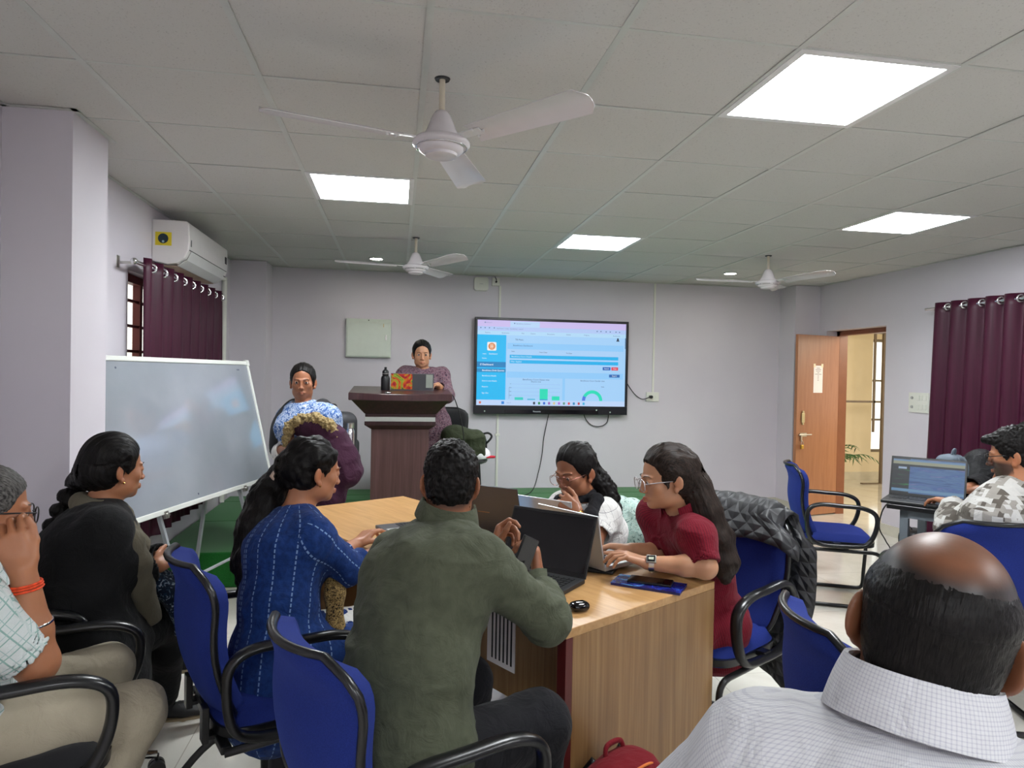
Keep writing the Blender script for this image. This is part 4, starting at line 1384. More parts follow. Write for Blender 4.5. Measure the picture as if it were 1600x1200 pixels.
def head_prims(S, H, male=True, chubby=0.0):
    k = H.s
    ell = lambda c, r, kk=.02, op='add': S.ell(H.w(*c), np.array(r) * k, H.R, kk * k, op)
    cone = lambda a, b, ra, rb, kk=.01, op='add': S.cone(H.w(*a), H.w(*b), ra * k, rb * k, kk * k, op)
    ell((0, -.014, .034), (.0755, .097, .081), .02)
    ell((0, .018, -.030), ((.062 if male else .0585) + chubby * .4, .068, .080), .03)
    ell((0, .032, -.076), ((.050 if male else .0425) + chubby, .047, .036 if male else .034), .03)
    ell((0, .066, -.098), (.017, .014, .013), .022)
    for sx in (-1, 1):
        ell((sx * .040, .054, -.026), (.022, .020, .020), .025)
        ell((sx * .044, .012, -.070), (.018, .030, .026), .03)
        ell((sx * .031, .099, -.002), (.018, .018, .012), .016, 'sub')
        ell((sx * .031, .0775, -.003), (.0150, .0132, .0118), .006)
        ell((sx * .031, .0925, -.0035), (.0130, .010, .0040 if male else .0050), .002, 'sub')
        cone((sx * .014, .089, .016), (sx * .046, .076, .017), .007 if male else .0035, .006 if male else .003, .014)
        # ear
        a = R(28)
        Re = np.stack([math.cos(a) * H.r * sx + math.sin(a) * H.f, math.cos(a) * H.f - math.sin(a) * H.r * sx, H.u])
        S.ell(H.w(sx * .081, -.020, -.012), np.array((.0075, .021, .032)) * k * (1 if male else .86), Re, .012 * k)
        S.ell(H.w(sx * .090, -.012, -.010), np.array((.006, .012, .020)) * k, Re, .004 * k, 'sub')
        ell((sx * .077, -.008, -.041), (.008, .010, .011), .008)
    nb_ = 0 if male else .004
    cone((0, .088, .008), (0, .103 - nb_, -.034), .0075, .0095 - nb_ * .3, .012)
    ell((0, .106 - nb_, -.037), (.0105 - nb_ * .3, .0105, .0095 - nb_ * .2), .008)
    for sx in (-1, 1):
        ell((sx * .0115, .096, -.041), (.0078, .0088, .0072), .007)
        ell((sx * .0065, .102, -.0475), (.0035, .0045, .003), .003, 'sub')
    lm = .024
    for sx in (-1, 1):
        cone((0, .0935, -.0655), (sx * lm, .080, -.0690), .0048 if male else .0056, .003, .006)
        cone((0, .0920, -.0755), (sx * lm * .85, .080, -.0715), .0062 if male else .0072, .003, .006)
    cone((-.020, .0905, -.0702), (.020, .0905, -.0702), .0016, .0016, .003, 'sub')
    ell((0, .092, -.055), (.004, .006, .008), .006, 'sub')

def face_tone(v, H, lips=0.6, stubble=None, bald=None):
    q = H.loc(v)
    x, y, z = q[:, 0], q[:, 1], q[:, 2]
    ob_ = np.clip((.0765 - np.abs(x)) / .004, 0, 1)
    lip = np.exp(-((x / .019) ** 4 + ((z + .0705) / .0085) ** 4)) * (y > .07) * lips
    dark = np.zeros(len(v))
    if stubble is not None: dark = np.clip(stubble(x, y, z), 0, 1) * ob_
    ear = np.exp(-(((np.abs(x) - .080) / .012) ** 2 + ((y + .012) / .025) ** 2 + ((z + .014) / .035) ** 2)) * .45
    nose = np.exp(-((x / .014) ** 2 + ((z + .038) / .014) ** 2)) * (y > .085) * .25
    return np.stack([lip, dark, np.clip(ear + nose, 0, 1)], -1)

def hand_prims(S, W, d, n, thumb_side, curl=(20, 25, 15), spread=6, size=1.0, curls=None, thumb=(.75, .55, .35), tcurl=20):
    """W wrist, d wrist->knuckles, n palm normal, thumb_side: vector towards the thumb"""
    d = unit(d); n = np.asarray(n, float); n = unit(n - d * (n @ d)); s = np.cross(d, n)
    if s @ np.asarray(thumb_side, float) < 0: s = -s
    W = np.asarray(W, float); k = size
    P = lambda a, b, c: W + k * (a * d + b * s + c * n)
    # palm: flattened bars from the wrist to each knuckle
    roots = [(.090, .029), (.094, .009), (.090, -.011), (.082, -.029)]
    for a, b in roots:
        S.cone(P(.008, b * .55, 0), P(a - .006, b, -.001), .0150 * k, .0118 * k, .014 * k)
    S.cone(P(.02, .024, .006), P(.055, .026, .006), .015 * k, .012 * k, .012 * k)
    lens = [(.040, .024, .020), (.044, .028, .021), (.041, .026, .020), (.032, .020, .018)]
    rad = [.0090, .0092, .0088, .0078]
    for i in range(4):
        c = curls[i] if curls else curl
        sp = R((1.5 - i) * spread)
        base = np.cos(sp) * d + np.sin(sp) * s
        p = P(roots[i][0], roots[i][1], -.002); a = 0
        r0 = rad[i] * k
        for q in range(3):
            a += R(c[q])
            dirv = np.cos(a) * base + np.sin(a) * n
            e = p + dirv * lens[i][q] * k
            r1 = r0 * (.93 if q < 2 else .82)
            S.cone(p, e, r0, r1, .0035 * k)
            p, r0 = e, r1
    # thumb leaves the side of the palm near its base
    td = unit(thumb[0] * d + thumb[1] * s + thumb[2] * n)
    p = P(.022, .026, .004); r0 = .0135 * k
    e = p + td * .042 * k
    S.cone(p, e, r0, .0105 * k, .010 * k)
    ax = unit(np.cross(td, d * .3 + n * .7)); 
    bend = unit(td * math.cos(R(tcurl)) + unit(d - td * (d @ td)) * math.sin(R(tcurl)))
    p2 = e + bend * .032 * k
    S.cone(e, p2, .0105 * k, .0096 * k, .004 * k)
    bend2 = unit(bend * math.cos(R(tcurl * .6)) + unit(d - bend * (d @ bend)) * math.sin(R(tcurl * .6)))
    S.cone(p2, p2 + bend2 * .024 * k, .0096 * k, .0078 * k, .004 * k)
    return s

class Fig:
    """a person: joints in WORLD coordinates; the body mesh is the top-level object, clothing and hair are its children"""
    def __init__(s, label, base, rz, skin, group=None):
        s.label, s.base, s.rz, s.skinmat = label, Vector(base), rz, skin
        s.M = Matrix.Translation(s.base) @ Matrix.Rotation(rz, 4, 'Z')
        s.Mi = np.array(s.M.inverted())
        s.S = Sdf(); s.obj = None; s.group = group; s.tone = None
    def to_local(s, v): return v @ s.Mi[:3, :3].T + s.Mi[:3, 3]
    def build_body(s, h=.0035, tone=None):
        v, F = s.S.mesh(h)
        t = tone(v) if tone is not None else np.zeros((len(v), 3))
        s.obj = np_object('person', s.to_local(v), F, s.skinmat, None, None, t)
        s.obj.matrix_world = s.M
        tag(s.obj, s.label, 'person', s.group)
        return s.obj
    def part(s, name, S, mat, h=.006, suv=None, disp=None, label=None, parent=None, relax=1):
        v, F = S.mesh(h, relax)
        sv = suv(v) if suv is not None else v.copy()
        if disp is not None:
            v = v + mesh_normals(v, F) * disp(v, sv)[:, None]
        o = np_object(name, s.to_local(v), F, mat, parent or s.obj, sv)
        if label: o['label'] = label
        return o
    def bare(s, name, mb, mat, label=None, parent=None, smooth=True, autosm=60, bevel=0):
        """MB built in world coordinates"""
        mi = s.M.inverted()
        mb.v = [tuple(mi @ Vector(p)) for p in mb.v]
        o = mb.build(name, mat, parent or s.obj, smooth=smooth, autosm=autosm, bevel=bevel)
        if label: o['label'] = label
        return o
    def eyes(s, H, look=(0, 1, 0)):
        for sx in (-1, 1):
            c = H.w(sx * .031, .0770, -.003)
            ld = unit(look[0] * H.r + look[1] * H.f + look[2] * H.u)
            mb = MB(); q = Vector(ld).to_track_quat('Z', 'Y')
            prof = [(0, -.0125)] + [(.0125 * math.sin(R(a)), -.0125 * math.cos(R(a))) for a in range(20, 180, 20)] + [(0, .0125)]
            mb.lathe([(r_ * H.s, z_ * H.s) for r_, z_ in prof], 14, Matrix.Translation(Vector(c)) @ q.to_matrix().to_4x4())
            e = s.bare('eye', mb, EYE_WHITE)
            mb = MB()
            mb.lathe([(r_ * H.s, z_ * H.s) for r_, z_ in [(0, .0124), (.0045, .0122), (.0074, .0106), (.0074, .0098), (0, .0105)]], 14, Matrix.Translation(Vector(c)) @ q.to_matrix().to_4x4())
            s.bare('iris', mb, EYE_DARK, parent=e)
    def brows(s, H, mat, thick=.0026):
        for sx in (-1, 1):
            pts = [H.w(sx * .013, .0945, .0155), H.w(sx * .026, .0925, .0205), H.w(sx * .040, .0835, .0205), H.w(sx * .050, .0735, .0145)]
            mb = MB().tube([Vector(p) for p in pts], [.0014 * H.s, thick * .7 * H.s, thick * .6 * H.s, .0008 * H.s], 6)
            s.bare('eyebrow', mb, mat)
    def glasses(s, H, mat, w=.0245, hgt=.020, name='glasses', rim=.0016, y=.108, z=-.006):
        mb = MB()
        for sx in (-1, 1):
            pts = []
            for i in range(24):
                a = 2 * PI * i / 24
                c_, s_ = math.cos(a), math.sin(a)
                xx = math.copysign(abs(c_) ** .75, c_) * w; zz = math.copysign(abs(s_) ** .75, s_) * hgt
                pts.append(Vector(H.w(sx * .0335 + xx, y - .10 * abs(sx * .0335 + xx) ** 1.3, z + zz)))
            mb.tube(pts, rim * H.s, 6, closed=True)
            mb.tube([Vector(H.w(sx * .057, y - .007, z + .008)), Vector(H.w(sx * .074, .05, z + .010)), Vector(H.w(sx * .0765, -.012, z + .008)), Vector(H.w(sx * .074, -.024, z - .012))], rim * 1.1 * H.s, 6)
        mb.tube([Vector(H.w(-.011, y - .002, z + .004)), Vector(H.w(0, y + .001, z + .007)), Vector(H.w(.011, y - .002, z + .004))], rim * H.s, 6)
        return s.bare(name, mb, mat)

def cap_hairline(male=True, high=.0):
    """height of the hairline for each y in head coordinates"""
    ys = [-.13, -.085, -.045, -.020, .004, .022, .040, .058, .078, .11]
    if male: zs = [-.080, -.074, -.062, -.035, .004, -.022, .012, .046, .066 + high, .078 + high]
    else: zs = [-.090, -.085, -.075, -.055, -.004, -.026, .006, .050, .070 + high, .086 + high]
    return lambda y: np.interp(y, ys, zs)
def hair_cap(S, H, thick=.012, male=True, high=0.0, top=0.0, hairline=None):
    k = H.s
    S.ell(H.w(0, -.016, .036 + top * .5), np.array((.0755 + thick, .099 + thick, .083 + thick + top * .5)) * k, H.R, 0)
    S.ell(H.w(0, -.040, -.028), np.array((.064 + thick * .8, .062 + thick, .062)) * k, H.R, .03 * k)
    hl = hairline or cap_hairline(male, high)
    def m(p):
        q = H.loc(p)
        z0 = hl(q[:, 1])
        if not male: z0 = z0 + np.clip(1 - np.abs(q[:, 0]) / .05, 0, 1) * .012 * (q[:, 1] > .03)
        return (z0 - q[:, 2]) * .7 * k
    if not male:        # hair lies flat along the front hairline, with a shallow parting
        def tp(p):
            q = H.loc(p)
            return k * (thick * .8 * np.clip((q[:, 1] - .015) / .07, 0, 1) + .004 * np.exp(-(q[:, 0] / .006) ** 2) * (q[:, 1] > -.02) * (q[:, 2] > .05))
        S.mod(tp)
    S.cutfn(m)
    return S
def strand_cap(H):
    """strands run front to back over the skull"""
    def f(v):
        q = H.loc(v)
        th = np.arctan2(q[:, 2] - .02, q[:, 1] + .02)
        return np.stack([q[:, 0], np.zeros(len(v)) + .3 * np.hypot(q[:, 1], q[:, 2]), th * .012], -1)
    return f
def strand_chain(pts, H=None):
    """strands run along a polyline (braid, ponytail); near the head they run over the skull"""
    pts = [np.asarray(p, float) for p in pts]
    def f(v):
        best = np.full(len(v), 1e9); out = np.zeros((len(v), 3)); v0 = 0
        for a, b in zip(pts, pts[1:]):
            ba = b - a; L = np.linalg.norm(ba); ax = ba / L
            rf = unit(np.cross(ax, (0.3, .9, .2))); bt = np.cross(ax, rf)
            q = v - a; t = np.clip(q @ ax, 0, L); r = q - t[:, None] * ax
            d = np.linalg.norm(r, axis=1); m = d < best
            best[m] = d[m]
            out[m] = np.stack([r @ rf, r @ bt, (t + v0) * .06], -1)[m]
            v0 += L
        if H is not None:
            q = H.loc(v); m = (np.linalg.norm(q - np.array([0, -.015, .03]), axis=1) < .125)
            out[m] = strand_cap(H)(v[m])
        return out
    return f
def hair_disp(amp=.003, freq=110, seed=3):
    return lambda v, sv: amp * vnoise(sv * freq, seed) + amp * .5 * vnoise(sv * freq * 2.3, seed + 5)
def folds(amp=.004, freq=9, stretch=(1, 1, 1), seed=1, fine=0.35):
    st = np.array(stretch)
    def f(v, sv):
        w = v + .03 * np.stack([vnoise(v * 6, seed + 3), vnoise(v * 6, seed + 4), vnoise(v * 6, seed + 5)], -1)
        a = 1 - np.abs(vnoise(w * st * freq, seed)) * 2
        b = 1 - np.abs(vnoise(w * st * freq * 2.3, seed + 9)) * 2
        return amp * (a * .7 + fine * b)
    return f
def lerp(a, b, t): return np.asarray(a, float) * (1 - t) + np.asarray(b, float) * t
class Body(Fig):
    """joints: hip, nk (base of neck), shL/shR, elL/elR, wrL/wrR, hipL/hipR made from hip, knL/knR, anL/anR, toeL/toeR"""
    def pose(s, hip, nk, side, head, male=True, shw=None, bow=0.0, sh_side=None, sh_drop=.035, build=1.0, belly=0.0, **J):
        s.male = male; s.J = J; s.hip, s.nk = V3(*hip), V3(*nk); s.H = head; s.bd = build; s.belly = belly
        s.side = unit(side); s.side2 = unit(sh_side if sh_side is not None else side)
        up = unit(s.nk - s.hip); s.up = up
        s.front = unit(np.cross(up, s.side)); s.front2 = unit(np.cross(up, s.side2))
        shw = shw or (.190 if male else .163)
        s.shw = shw
        top = s.nk - up * sh_drop
        s.shR = J.get('shR', top + s.side2 * shw); s.shL = J.get('shL', top - s.side2 * shw)
        s.waist = lerp(s.hip, s.nk, .34) - s.front * bow; s.chest = lerp(s.hip, s.nk, .70) - s.front * bow * .9
        s.top = lerp(s.hip, s.nk, .90)
        k = build
        if male: s.T = [(.168 * k, .125 * k), (.155 * k, .118 * k), (.172 * k, .122 * k), (.100 * k, .064 * k)]
        else: s.T = [(.170 * k, .125 * k), (.132 * k, .100 * k), (.146 * k, .105 * k), (.095 * k, .068 * k)]
        s.A = (.054, .045, .043, .028) if male else (.046, .038, .036, .0245)
        s.A = tuple(x * (.6 + .4 * k) for x in s.A)
        s.Lg = (.088, .062, .058, .040) if male else (.084, .058, .052, .036)
        hw = .092 if male else .09
        s.hipR, s.hipL = s.hip + s.side * hw - up * .01, s.hip - s.side * hw - up * .01
        return s
    def torso(s, S, g=0.0, k=.05, hem=None):
        T = [(w + g, d + g) for w, d in s.T]
        S.flat(s.hip, s.waist, T[0], T[1], s.side, k)
        S.flat(s.waist, s.chest, T[1], T[2], lerp(s.side, s.side2, .5), k)
        S.flat(s.chest, s.top, T[2], T[3], s.side2, k)
        if s.belly: S.ell(lerp(s.hip, s.waist, .7) + s.front * .05, (.14 + g, .14 + g, .14 + g), None, .06)
        for sh in (s.shR, s.shL):
            S.cone(lerp(s.top, sh, .12), sh, .052 + g * .8, s.A[0] + g * .9, .045)
            # shoulder blade / pectoral mass joins the arm to the chest
            S.cone(lerp(s.chest, sh, .30), lerp(s.chest, sh, .86), .085 * s.bd + g, .060 + g, .05)
        if not s.male:
            for q in (1, -1):
                S.ell(s.chest + s.front2 * (.068 * s.bd) + s.side2 * q * .062 * s.bd - s.up * .012, np.full(3, .062 * s.bd + g), None, .04)
    def arm(s, S, q, g=0.0, upto=2.0, k=.02):
        """upto: 0..1 along the upper arm, 1..2 along the forearm"""
        sh, el, wr = (s.shR, s.J['elR'], s.J['wrR']) if q > 0 else (s.shL, s.J['elL'], s.J['wrL'])
        a0, a1, a2, a3 = (x + g for x in s.A)
        t = min(1, upto)
        S.cone(sh, lerp(sh, el, t), a0, a0 + (a1 - a0) * t, k)
        if upto >= 1:
            S.cone(lerp(sh, el, .97), lerp(sh, el, 1.0), a1 * .98, a1 * .98, k)
        if upto > 1:
            t = upto - 1
            m = .35
            if t > m:
                S.cone(el, lerp(el, wr, m), a1, a2, k); S.cone(lerp(el, wr, m), lerp(el, wr, t), a2, a2 + (a3 - a2) * (t - m) / (1 - m), k)
            else:
                S.cone(el, lerp(el, wr, t), a1, a1 + (a2 - a1) * t / m, k)
    def leg(s, S, q, g=0.0, upto=2.0, k=.03):
        hp, kn, an = (s.hipR, s.J['knR'], s.J['anR']) if q > 0 else (s.hipL, s.J['knL'], s.J['anL'])
        a0, a1, a2, a3 = (x + g for x in s.Lg)
        S.cone(hp, lerp(hp, kn, min(1, upto)), a0, a0 + (a1 - a0) * min(1, upto), k)
        if upto > 1:
            t = upto - 1; m = .35
            S.cone(kn, lerp(kn, an, m), a1, a2, k); S.cone(lerp(kn, an, m), lerp(kn, an, t), a2, a2 + (a3 - a2) * (t - m) / (1 - m), k)
    def neck(s, S, g=0.0):
        H = s.H; r = .056 if s.male else .047
        S.cone(s.nk - s.up * .03, H.w(0, -.030, -.055), (r + .006) * (.7 + .3 * s.bd) + g, r * (.7 + .3 * s.bd) + g, .03)
    def skin(s, h=.0035, hands=(), tone=None, legs=True, chubby=0.0, feet=()):
        S = s.S
        head_prims(S, s.H, s.male, chubby)
        s.neck(S)
        s.torso(S, -.006)
        for q in (1, -1):
            if ('elR' if q > 0 else 'elL') in s.J: s.arm(S, q, 0, 2.0)
            if legs and ('knR' if q > 0 else 'knL') in s.J: s.leg(S, q, -.008)
        for a in hands: hand_prims(S, **a)
        return s.build_body(h, tone)
    def cloth_segs(s, ref=None):
        f = ref if ref is not None else s.front
        segs = [(s.hip - s.up * .2, s.nk, f, .16, 0.0)]
        for q, sh in ((1, s.shR), (-1, s.shL)):
            k = 'R' if q > 0 else 'L'
            if 'el' + k in s.J:
                el, wr = s.J['el' + k], s.J['wr' + k]
                segs.append((lerp(sh, el, .10), el, f, .055, 0.0)); segs.append((el, wr, f, .045, .28))
        return segs
    def shirt(s, mat, sleeve=(2.0, 2.0), g=.012, hem=.10, h=.006, amp=.004, freq=9, seed=1, name='shirt', ag=.012, neck_r=None, extra=None, label=None, cuffs=True, skirt=None, neck_cut=.0, fold_stretch=(1, 1, 1)):
        S = Sdf()
        s.torso(S, g)
        S.flat(s.hip - s.up * hem, s.hip, (s.T[0][0] + g + .004, s.T[0][1] + g + .004), (s.T[0][0] + g, s.T[0][1] + g), s.side, .04)
        for q, t in ((1, sleeve[0]), (-1, sleeve[1])):
            if t: s.arm(S, q, ag, t, .025)
        if skirt:
            for q in (1, -1): s.leg(S, q, skirt[0], skirt[1], .05)
        if extra: extra(S)
        # neck opening and sleeve openings
        nr = neck_r or (.060 if s.male else .056)
        S.cone(s.nk - s.up * .006 + s.up * neck_cut, s.nk + s.up * .15, nr, nr * 1.15, .006, 'sub')
        for q, t in ((1, sleeve[0]), (-1, sleeve[1])):
            if not t or not cuffs: continue
            k = 'R' if q > 0 else 'L'
            sh, el, wr = (s.shR if q > 0 else s.shL), s.J['el' + k], s.J['wr' + k]
            a, b = (sh, el) if t <= 1 else (el, wr)
            tt = t if t <= 1 else t - 1
            e = lerp(a, b, tt); d = unit(b - a)
            rad = (s.A[0] + (s.A[1] - s.A[0]) * t if t <= 1 else s.A[2] + (s.A[3] - s.A[2]) * max(0, (tt - .35) / .65)) + ag
            # cut the rounded end flat (only close to the cuff) and hollow it
            S.box(e + d * (rad * 1.0 + .004), (rad * 1.5, rad * 1.5, rad * 1.0), np.stack(s._basis(d)), .002, .003, 'sub')
            S.cone(e - d * .018, e + d * .05, rad - .006, rad - .005, .002, 'sub')
        segs = s.cloth_segs()
        fd = folds(amp, freq, fold_stretch, seed)
        return s.part(name, S, mat, h, lambda v: limb_coords(v, segs), fd, label)
    @staticmethod
    def _basis(d):
        a = unit(np.cross(d, (0.13, .31, .94))); b = np.cross(d, a)
        return a, b, d
    def trousers(s, mat, upto=(1.94, 1.94), g=.012, h=.007, amp=.004, freq=8, seed=5, name='trousers', waist=.10):
        S = Sdf()
        S.flat(s.hip, s.hip + (s.waist - s.hip) * (waist / max(.01, np.linalg.norm(s.waist - s.hip))), (s.T[0][0] + g * .5, s.T[0][1] + g * .5), (s.T[1][0] + g * .5, s.T[1][1] + g * .5), s.side, .03)
        for q, t in ((1, upto[0]), (-1, upto[1])):
            if t: s.leg(S, q, g, t, .04)
        segs = []
        for q, k in ((1, 'R'), (-1, 'L')):
            if 'kn' + k in s.J:
                hp = s.hipR if q > 0 else s.hipL
                segs += [(hp, s.J['kn' + k], s.up, .08, 0), (s.J['kn' + k], s.J['an' + k], s.front, .06, .4)]
        return s.part(name, S, mat, h, (lambda v: limb_coords(v, segs)) if segs else None, folds(amp, freq, (1, 1, 1), seed))
    def shoe(s, q, mat, sole, name='shoe', size=1.0, pitch=0.0, label=None):
        k = 'R' if q > 0 else 'L'
        an = V3(*s.J['an' + k]); d = unit(s.J['toe' + k]); up = V3(0, 0, 1)
        if pitch: 
            pass
        up = unit(up - d * (up @ d)); sd = np.cross(d, up)
        P = lambda x, y, z: an + size * (x * sd + y * d + z * up)
        S = Sdf()
        S.flat(P(0, -.035, -.045), P(0, .075, -.050), (.036, .034), (.046, .026), sd, .02)
        S.flat(P(0, .075, -.050), P(0, .165, -.057), (.046, .026), (.038, .018), sd, .02)
        S.cone(P(0, -.02, -.02), P(0, .0, .025), .042, .044, .02)
        S.cone(P(0, .0, .02), P(0, .003, .08), .033, .038, .004, 'sub')
        S.cut(P(0, 0, -.070), -up)
        o = s.part(name, S, mat, .004, label=label)
        S = Sdf()
        S.flat(P(0, -.04, -.074), P(0, .075, -.074), (.040, .012), (.050, .012), sd, .01)
        S.flat(P(0, .075, -.074), P(0, .175, -.072), (.050, .012), (.036, .011), sd, .01)
        s.part('sole', S, sole, .004, parent=o)
        mb = MB()
        for i in range(4):
            y = .035 + i * .02
            z = -.012 - i * .0075
            mb.tube([Vector(P(-.022, y, z - .004)), Vector(P(0, y + .004, z + .006)), Vector(P(.022, y, z - .004))], .0028, 6)
        s.bare('laces', mb, sole if False else M_BLACK, parent=o)
        return o
    def collar(s, mat, r=.064, hgt=.036, tilt=None, name='collar', fall=True, open_=.30):
        """shirt collar: a band round the neck with a turned-down leaf, open at the front"""
        up = unit(s.H.w(0, -.03, -.06) - (s.nk - s.up * .02)) if tilt is None else unit(tilt)
        fr = unit(s.front2 - up * (s.front2 @ up)); sd = np.cross(fr, up)
        c = s.nk + up * .022
        def pt(a, rr, z):
            return Vector(c + sd * math.sin(a) * rr - fr * math.cos(a) * rr * .98 + up * z)
        mb = MB()
        A0, A1 = -PI + open_, PI - open_
        n = 36
        def inner(u, v):
            a = A0 + (A1 - A0) * u
            return pt(a, r - .003 * v, -.012 + v * (hgt + .010 - .012 * (1 - math.cos(a)) * .5))
        def leaf(u, v):
            a = A0 + (A1 - A0) * u
            z1 = hgt - .002 - .012 * (1 - math.cos(a)) * .5
            drop = hgt + .004 + .016 * (1 - math.cos(a)) * .5
            return pt(a, r - .003 + .004 * math.sin(v * PI / 2) + .014 * v, z1 - v * drop + .004 * math.sin(v * PI))
        mb.grid(inner, n, 4, .0025)
        if fall: mb.grid(leaf, n, 6, .0028)
        mi = s.M.inverted()
        ws = np.array([tuple(p) for p in mb.v])
        o = s.bare(name, mb, mat)
        a = o.data.attributes.new('suv', 'FLOAT_VECTOR', 'POINT')
        q = ws - c
        ang = np.arctan2(q @ sd, -(q @ fr))
        a.data.foreach_set('vector', np.stack([ang * r, q @ up, np.zeros(len(q))], -1).astype(np.float32).ravel())
        return o
SHOE_BLACK = plain('black_shoe_mesh', srgb(24, 24, 26), 0.6, noise_amt=.2, nscale=300, bump=.3, bscale=600)
SOLE_TAN = plain('tan_rubber_sole', srgb(150, 132, 104), 0.7)
SOLE_BLACK = plain('black_rubber_sole', srgb(20, 20, 20), 0.6)
SKIN_MID = skin_mat('brown_skin', srgb(150, 98, 70))
SKIN_WARM = skin_mat('warm_brown_skin', srgb(168, 112, 80))
SKIN_DEEP = skin_mat('deep_brown_skin', srgb(122, 78, 54))
SKIN_LIGHT = skin_mat('light_brown_skin', srgb(186, 136, 104))

# ---------------------------------------------------------------- man in the olive shirt
def olive_man():
    f = Body('man in olive green long-sleeved shirt seen from behind, holding a phone at the wooden table', (.07, 1.72, 0), face((.84, .54)), SKIN_MID)
    r = V3(.523, -.852, 0)
    H = Head((0.157, 1.977, 1.187), (.10, 1.0, -.16), (.05, .12, 1), .93)
    f.pose((.035, 1.70, .555), (0.148, 1.967, 1.072), r, H, True, shw=.18, bow=.035, sh_drop=.085, shL=V3(*(-0.000, 2.122, 0.928)), build=1.06,
           elR=V3(.425, 1.865, .812), wrR=V3(.445, 2.075, .865), elL=V3(.12, 2.30, .79), wrL=V3(.322, 2.215, .905),
           knR=V3(.40, 1.82, .55), knL=V3(.22, 2.08, .55), anR=V3(.34, 1.80, .11), anL=V3(.18, 2.06, .11))
    hl = cap_hairline(True)
    f.skin(.0035, hands=[
        dict(W=f.J['wrR'], d=(-.02, .40, .85), n=(-.93, .25, -.10), thumb_side=(.10, .85, .3), curls=[(48, 55, 30), (52, 58, 30), (55, 60, 30), (58, 60, 30)], thumb=(.9, .30, .25), tcurl=8, spread=3),
        dict(W=f.J['wrL'], d=(.35, .30, .85), n=(.80, -.55, -.15), thumb_side=(-.2, -.75, .4), curls=[(45, 50, 25), (75, 55, 30), (80, 60, 30), (85, 60, 30)], thumb=(.7, .45, .5), tcurl=15)],
        tone=lambda v: face_tone(v, H, .5, lambda x, y, z: np.clip((hl(y) + .012 - z) / .02, 0, 1) * 0 + np.clip(1 - np.abs(z - hl(y)) / .022, 0, 1) * (y < .03) * .75))
    def olive(g, u, v, vec, ob):
        return g.ramp(g.noise(ob, 40, 3), [(0.3, srgb(74, 78, 62)), (0.7, srgb(84, 88, 71))])
    M_OLIVE = cloth_mat('olive_cotton', None, graph=olive, bump=.15)
    def extra(S):
        # loose back panel and tails hanging over the seat
        b = -f.front
        S.flat(f.waist + b * .012, f.chest + b * .004, (.175, .125), (.188, .128), f.side, .05)
        S.flat(f.hip - f.up * .13 + f.front * .02, f.hip + b * .008, (.195, .140), (.187, .138), f.side, .05)
    f.shirt(M_OLIVE, (1.62, 1.6), g=.014, hem=.14, amp=.008, freq=11, seed=11, ag=.016, extra=extra, h=.0055, fold_stretch=(.8, .8, 1.5))
    f.collar(M_OLIVE, r=.079, hgt=.046)
    M_BLACKPANTS = cloth_mat('black_cotton', srgb(22, 22, 26), bump=.15)
    f.trousers(M_BLACKPANTS, (1.85, 1.85), g=.016, amp=.006, seed=3)
    # unbuttoned cuff on the right sleeve
    mb = MB()
    e0 = lerp(f.J['elR'], f.J['wrR'], .50); d0 = unit(f.J['wrR'] - f.J['elR'])
    a1, a2, _ = f._basis(d0)
    def cuff(u, v):
        a = -2.3 + 4.6 * u
        rr = .050 + .012 * v
        return Vector(e0 + d0 * (.0 + .065 * v) + (a1 * math.cos(a + 2.6) + a2 * math.sin(a + 2.6)) * rr)
    mb.grid(cuff, 24, 5, .003)
    f.bare('cuff', mb, M_OLIVE)
    S = Sdf(); hair_cap(S, H, .009, True, top=.004)
    f.part('hair', S, HAIR_BLACK, .0035, strand_cap(H), lambda v, sv: .0035 * vnoise(v * 95, 2) + .003 * vnoise(v * 190, 4))
    w = f.J['wrR'] - d0 * .012
    mb = MB()
    pts = []
    for i in range(24):
        a = 2 * PI * i / 24
        pts.append(Vector(w - d0 * .035 + (a1 * math.cos(a) + a2 * math.sin(a)) * .0345))
    mb.tube(pts, .0028, 6, closed=True)
    f.bare('copper_bracelet', mb, plain('copper', srgb(196, 122, 84), 0.25, 1.0))
    # white-tipped cord at the waist
    p = Vector(f.hip + f.side * .19 - f.up * .05)
    return f
OLIVE = olive_man()
DOWN = V3(0, 0, -1)
def P_(c): return V3(*c)
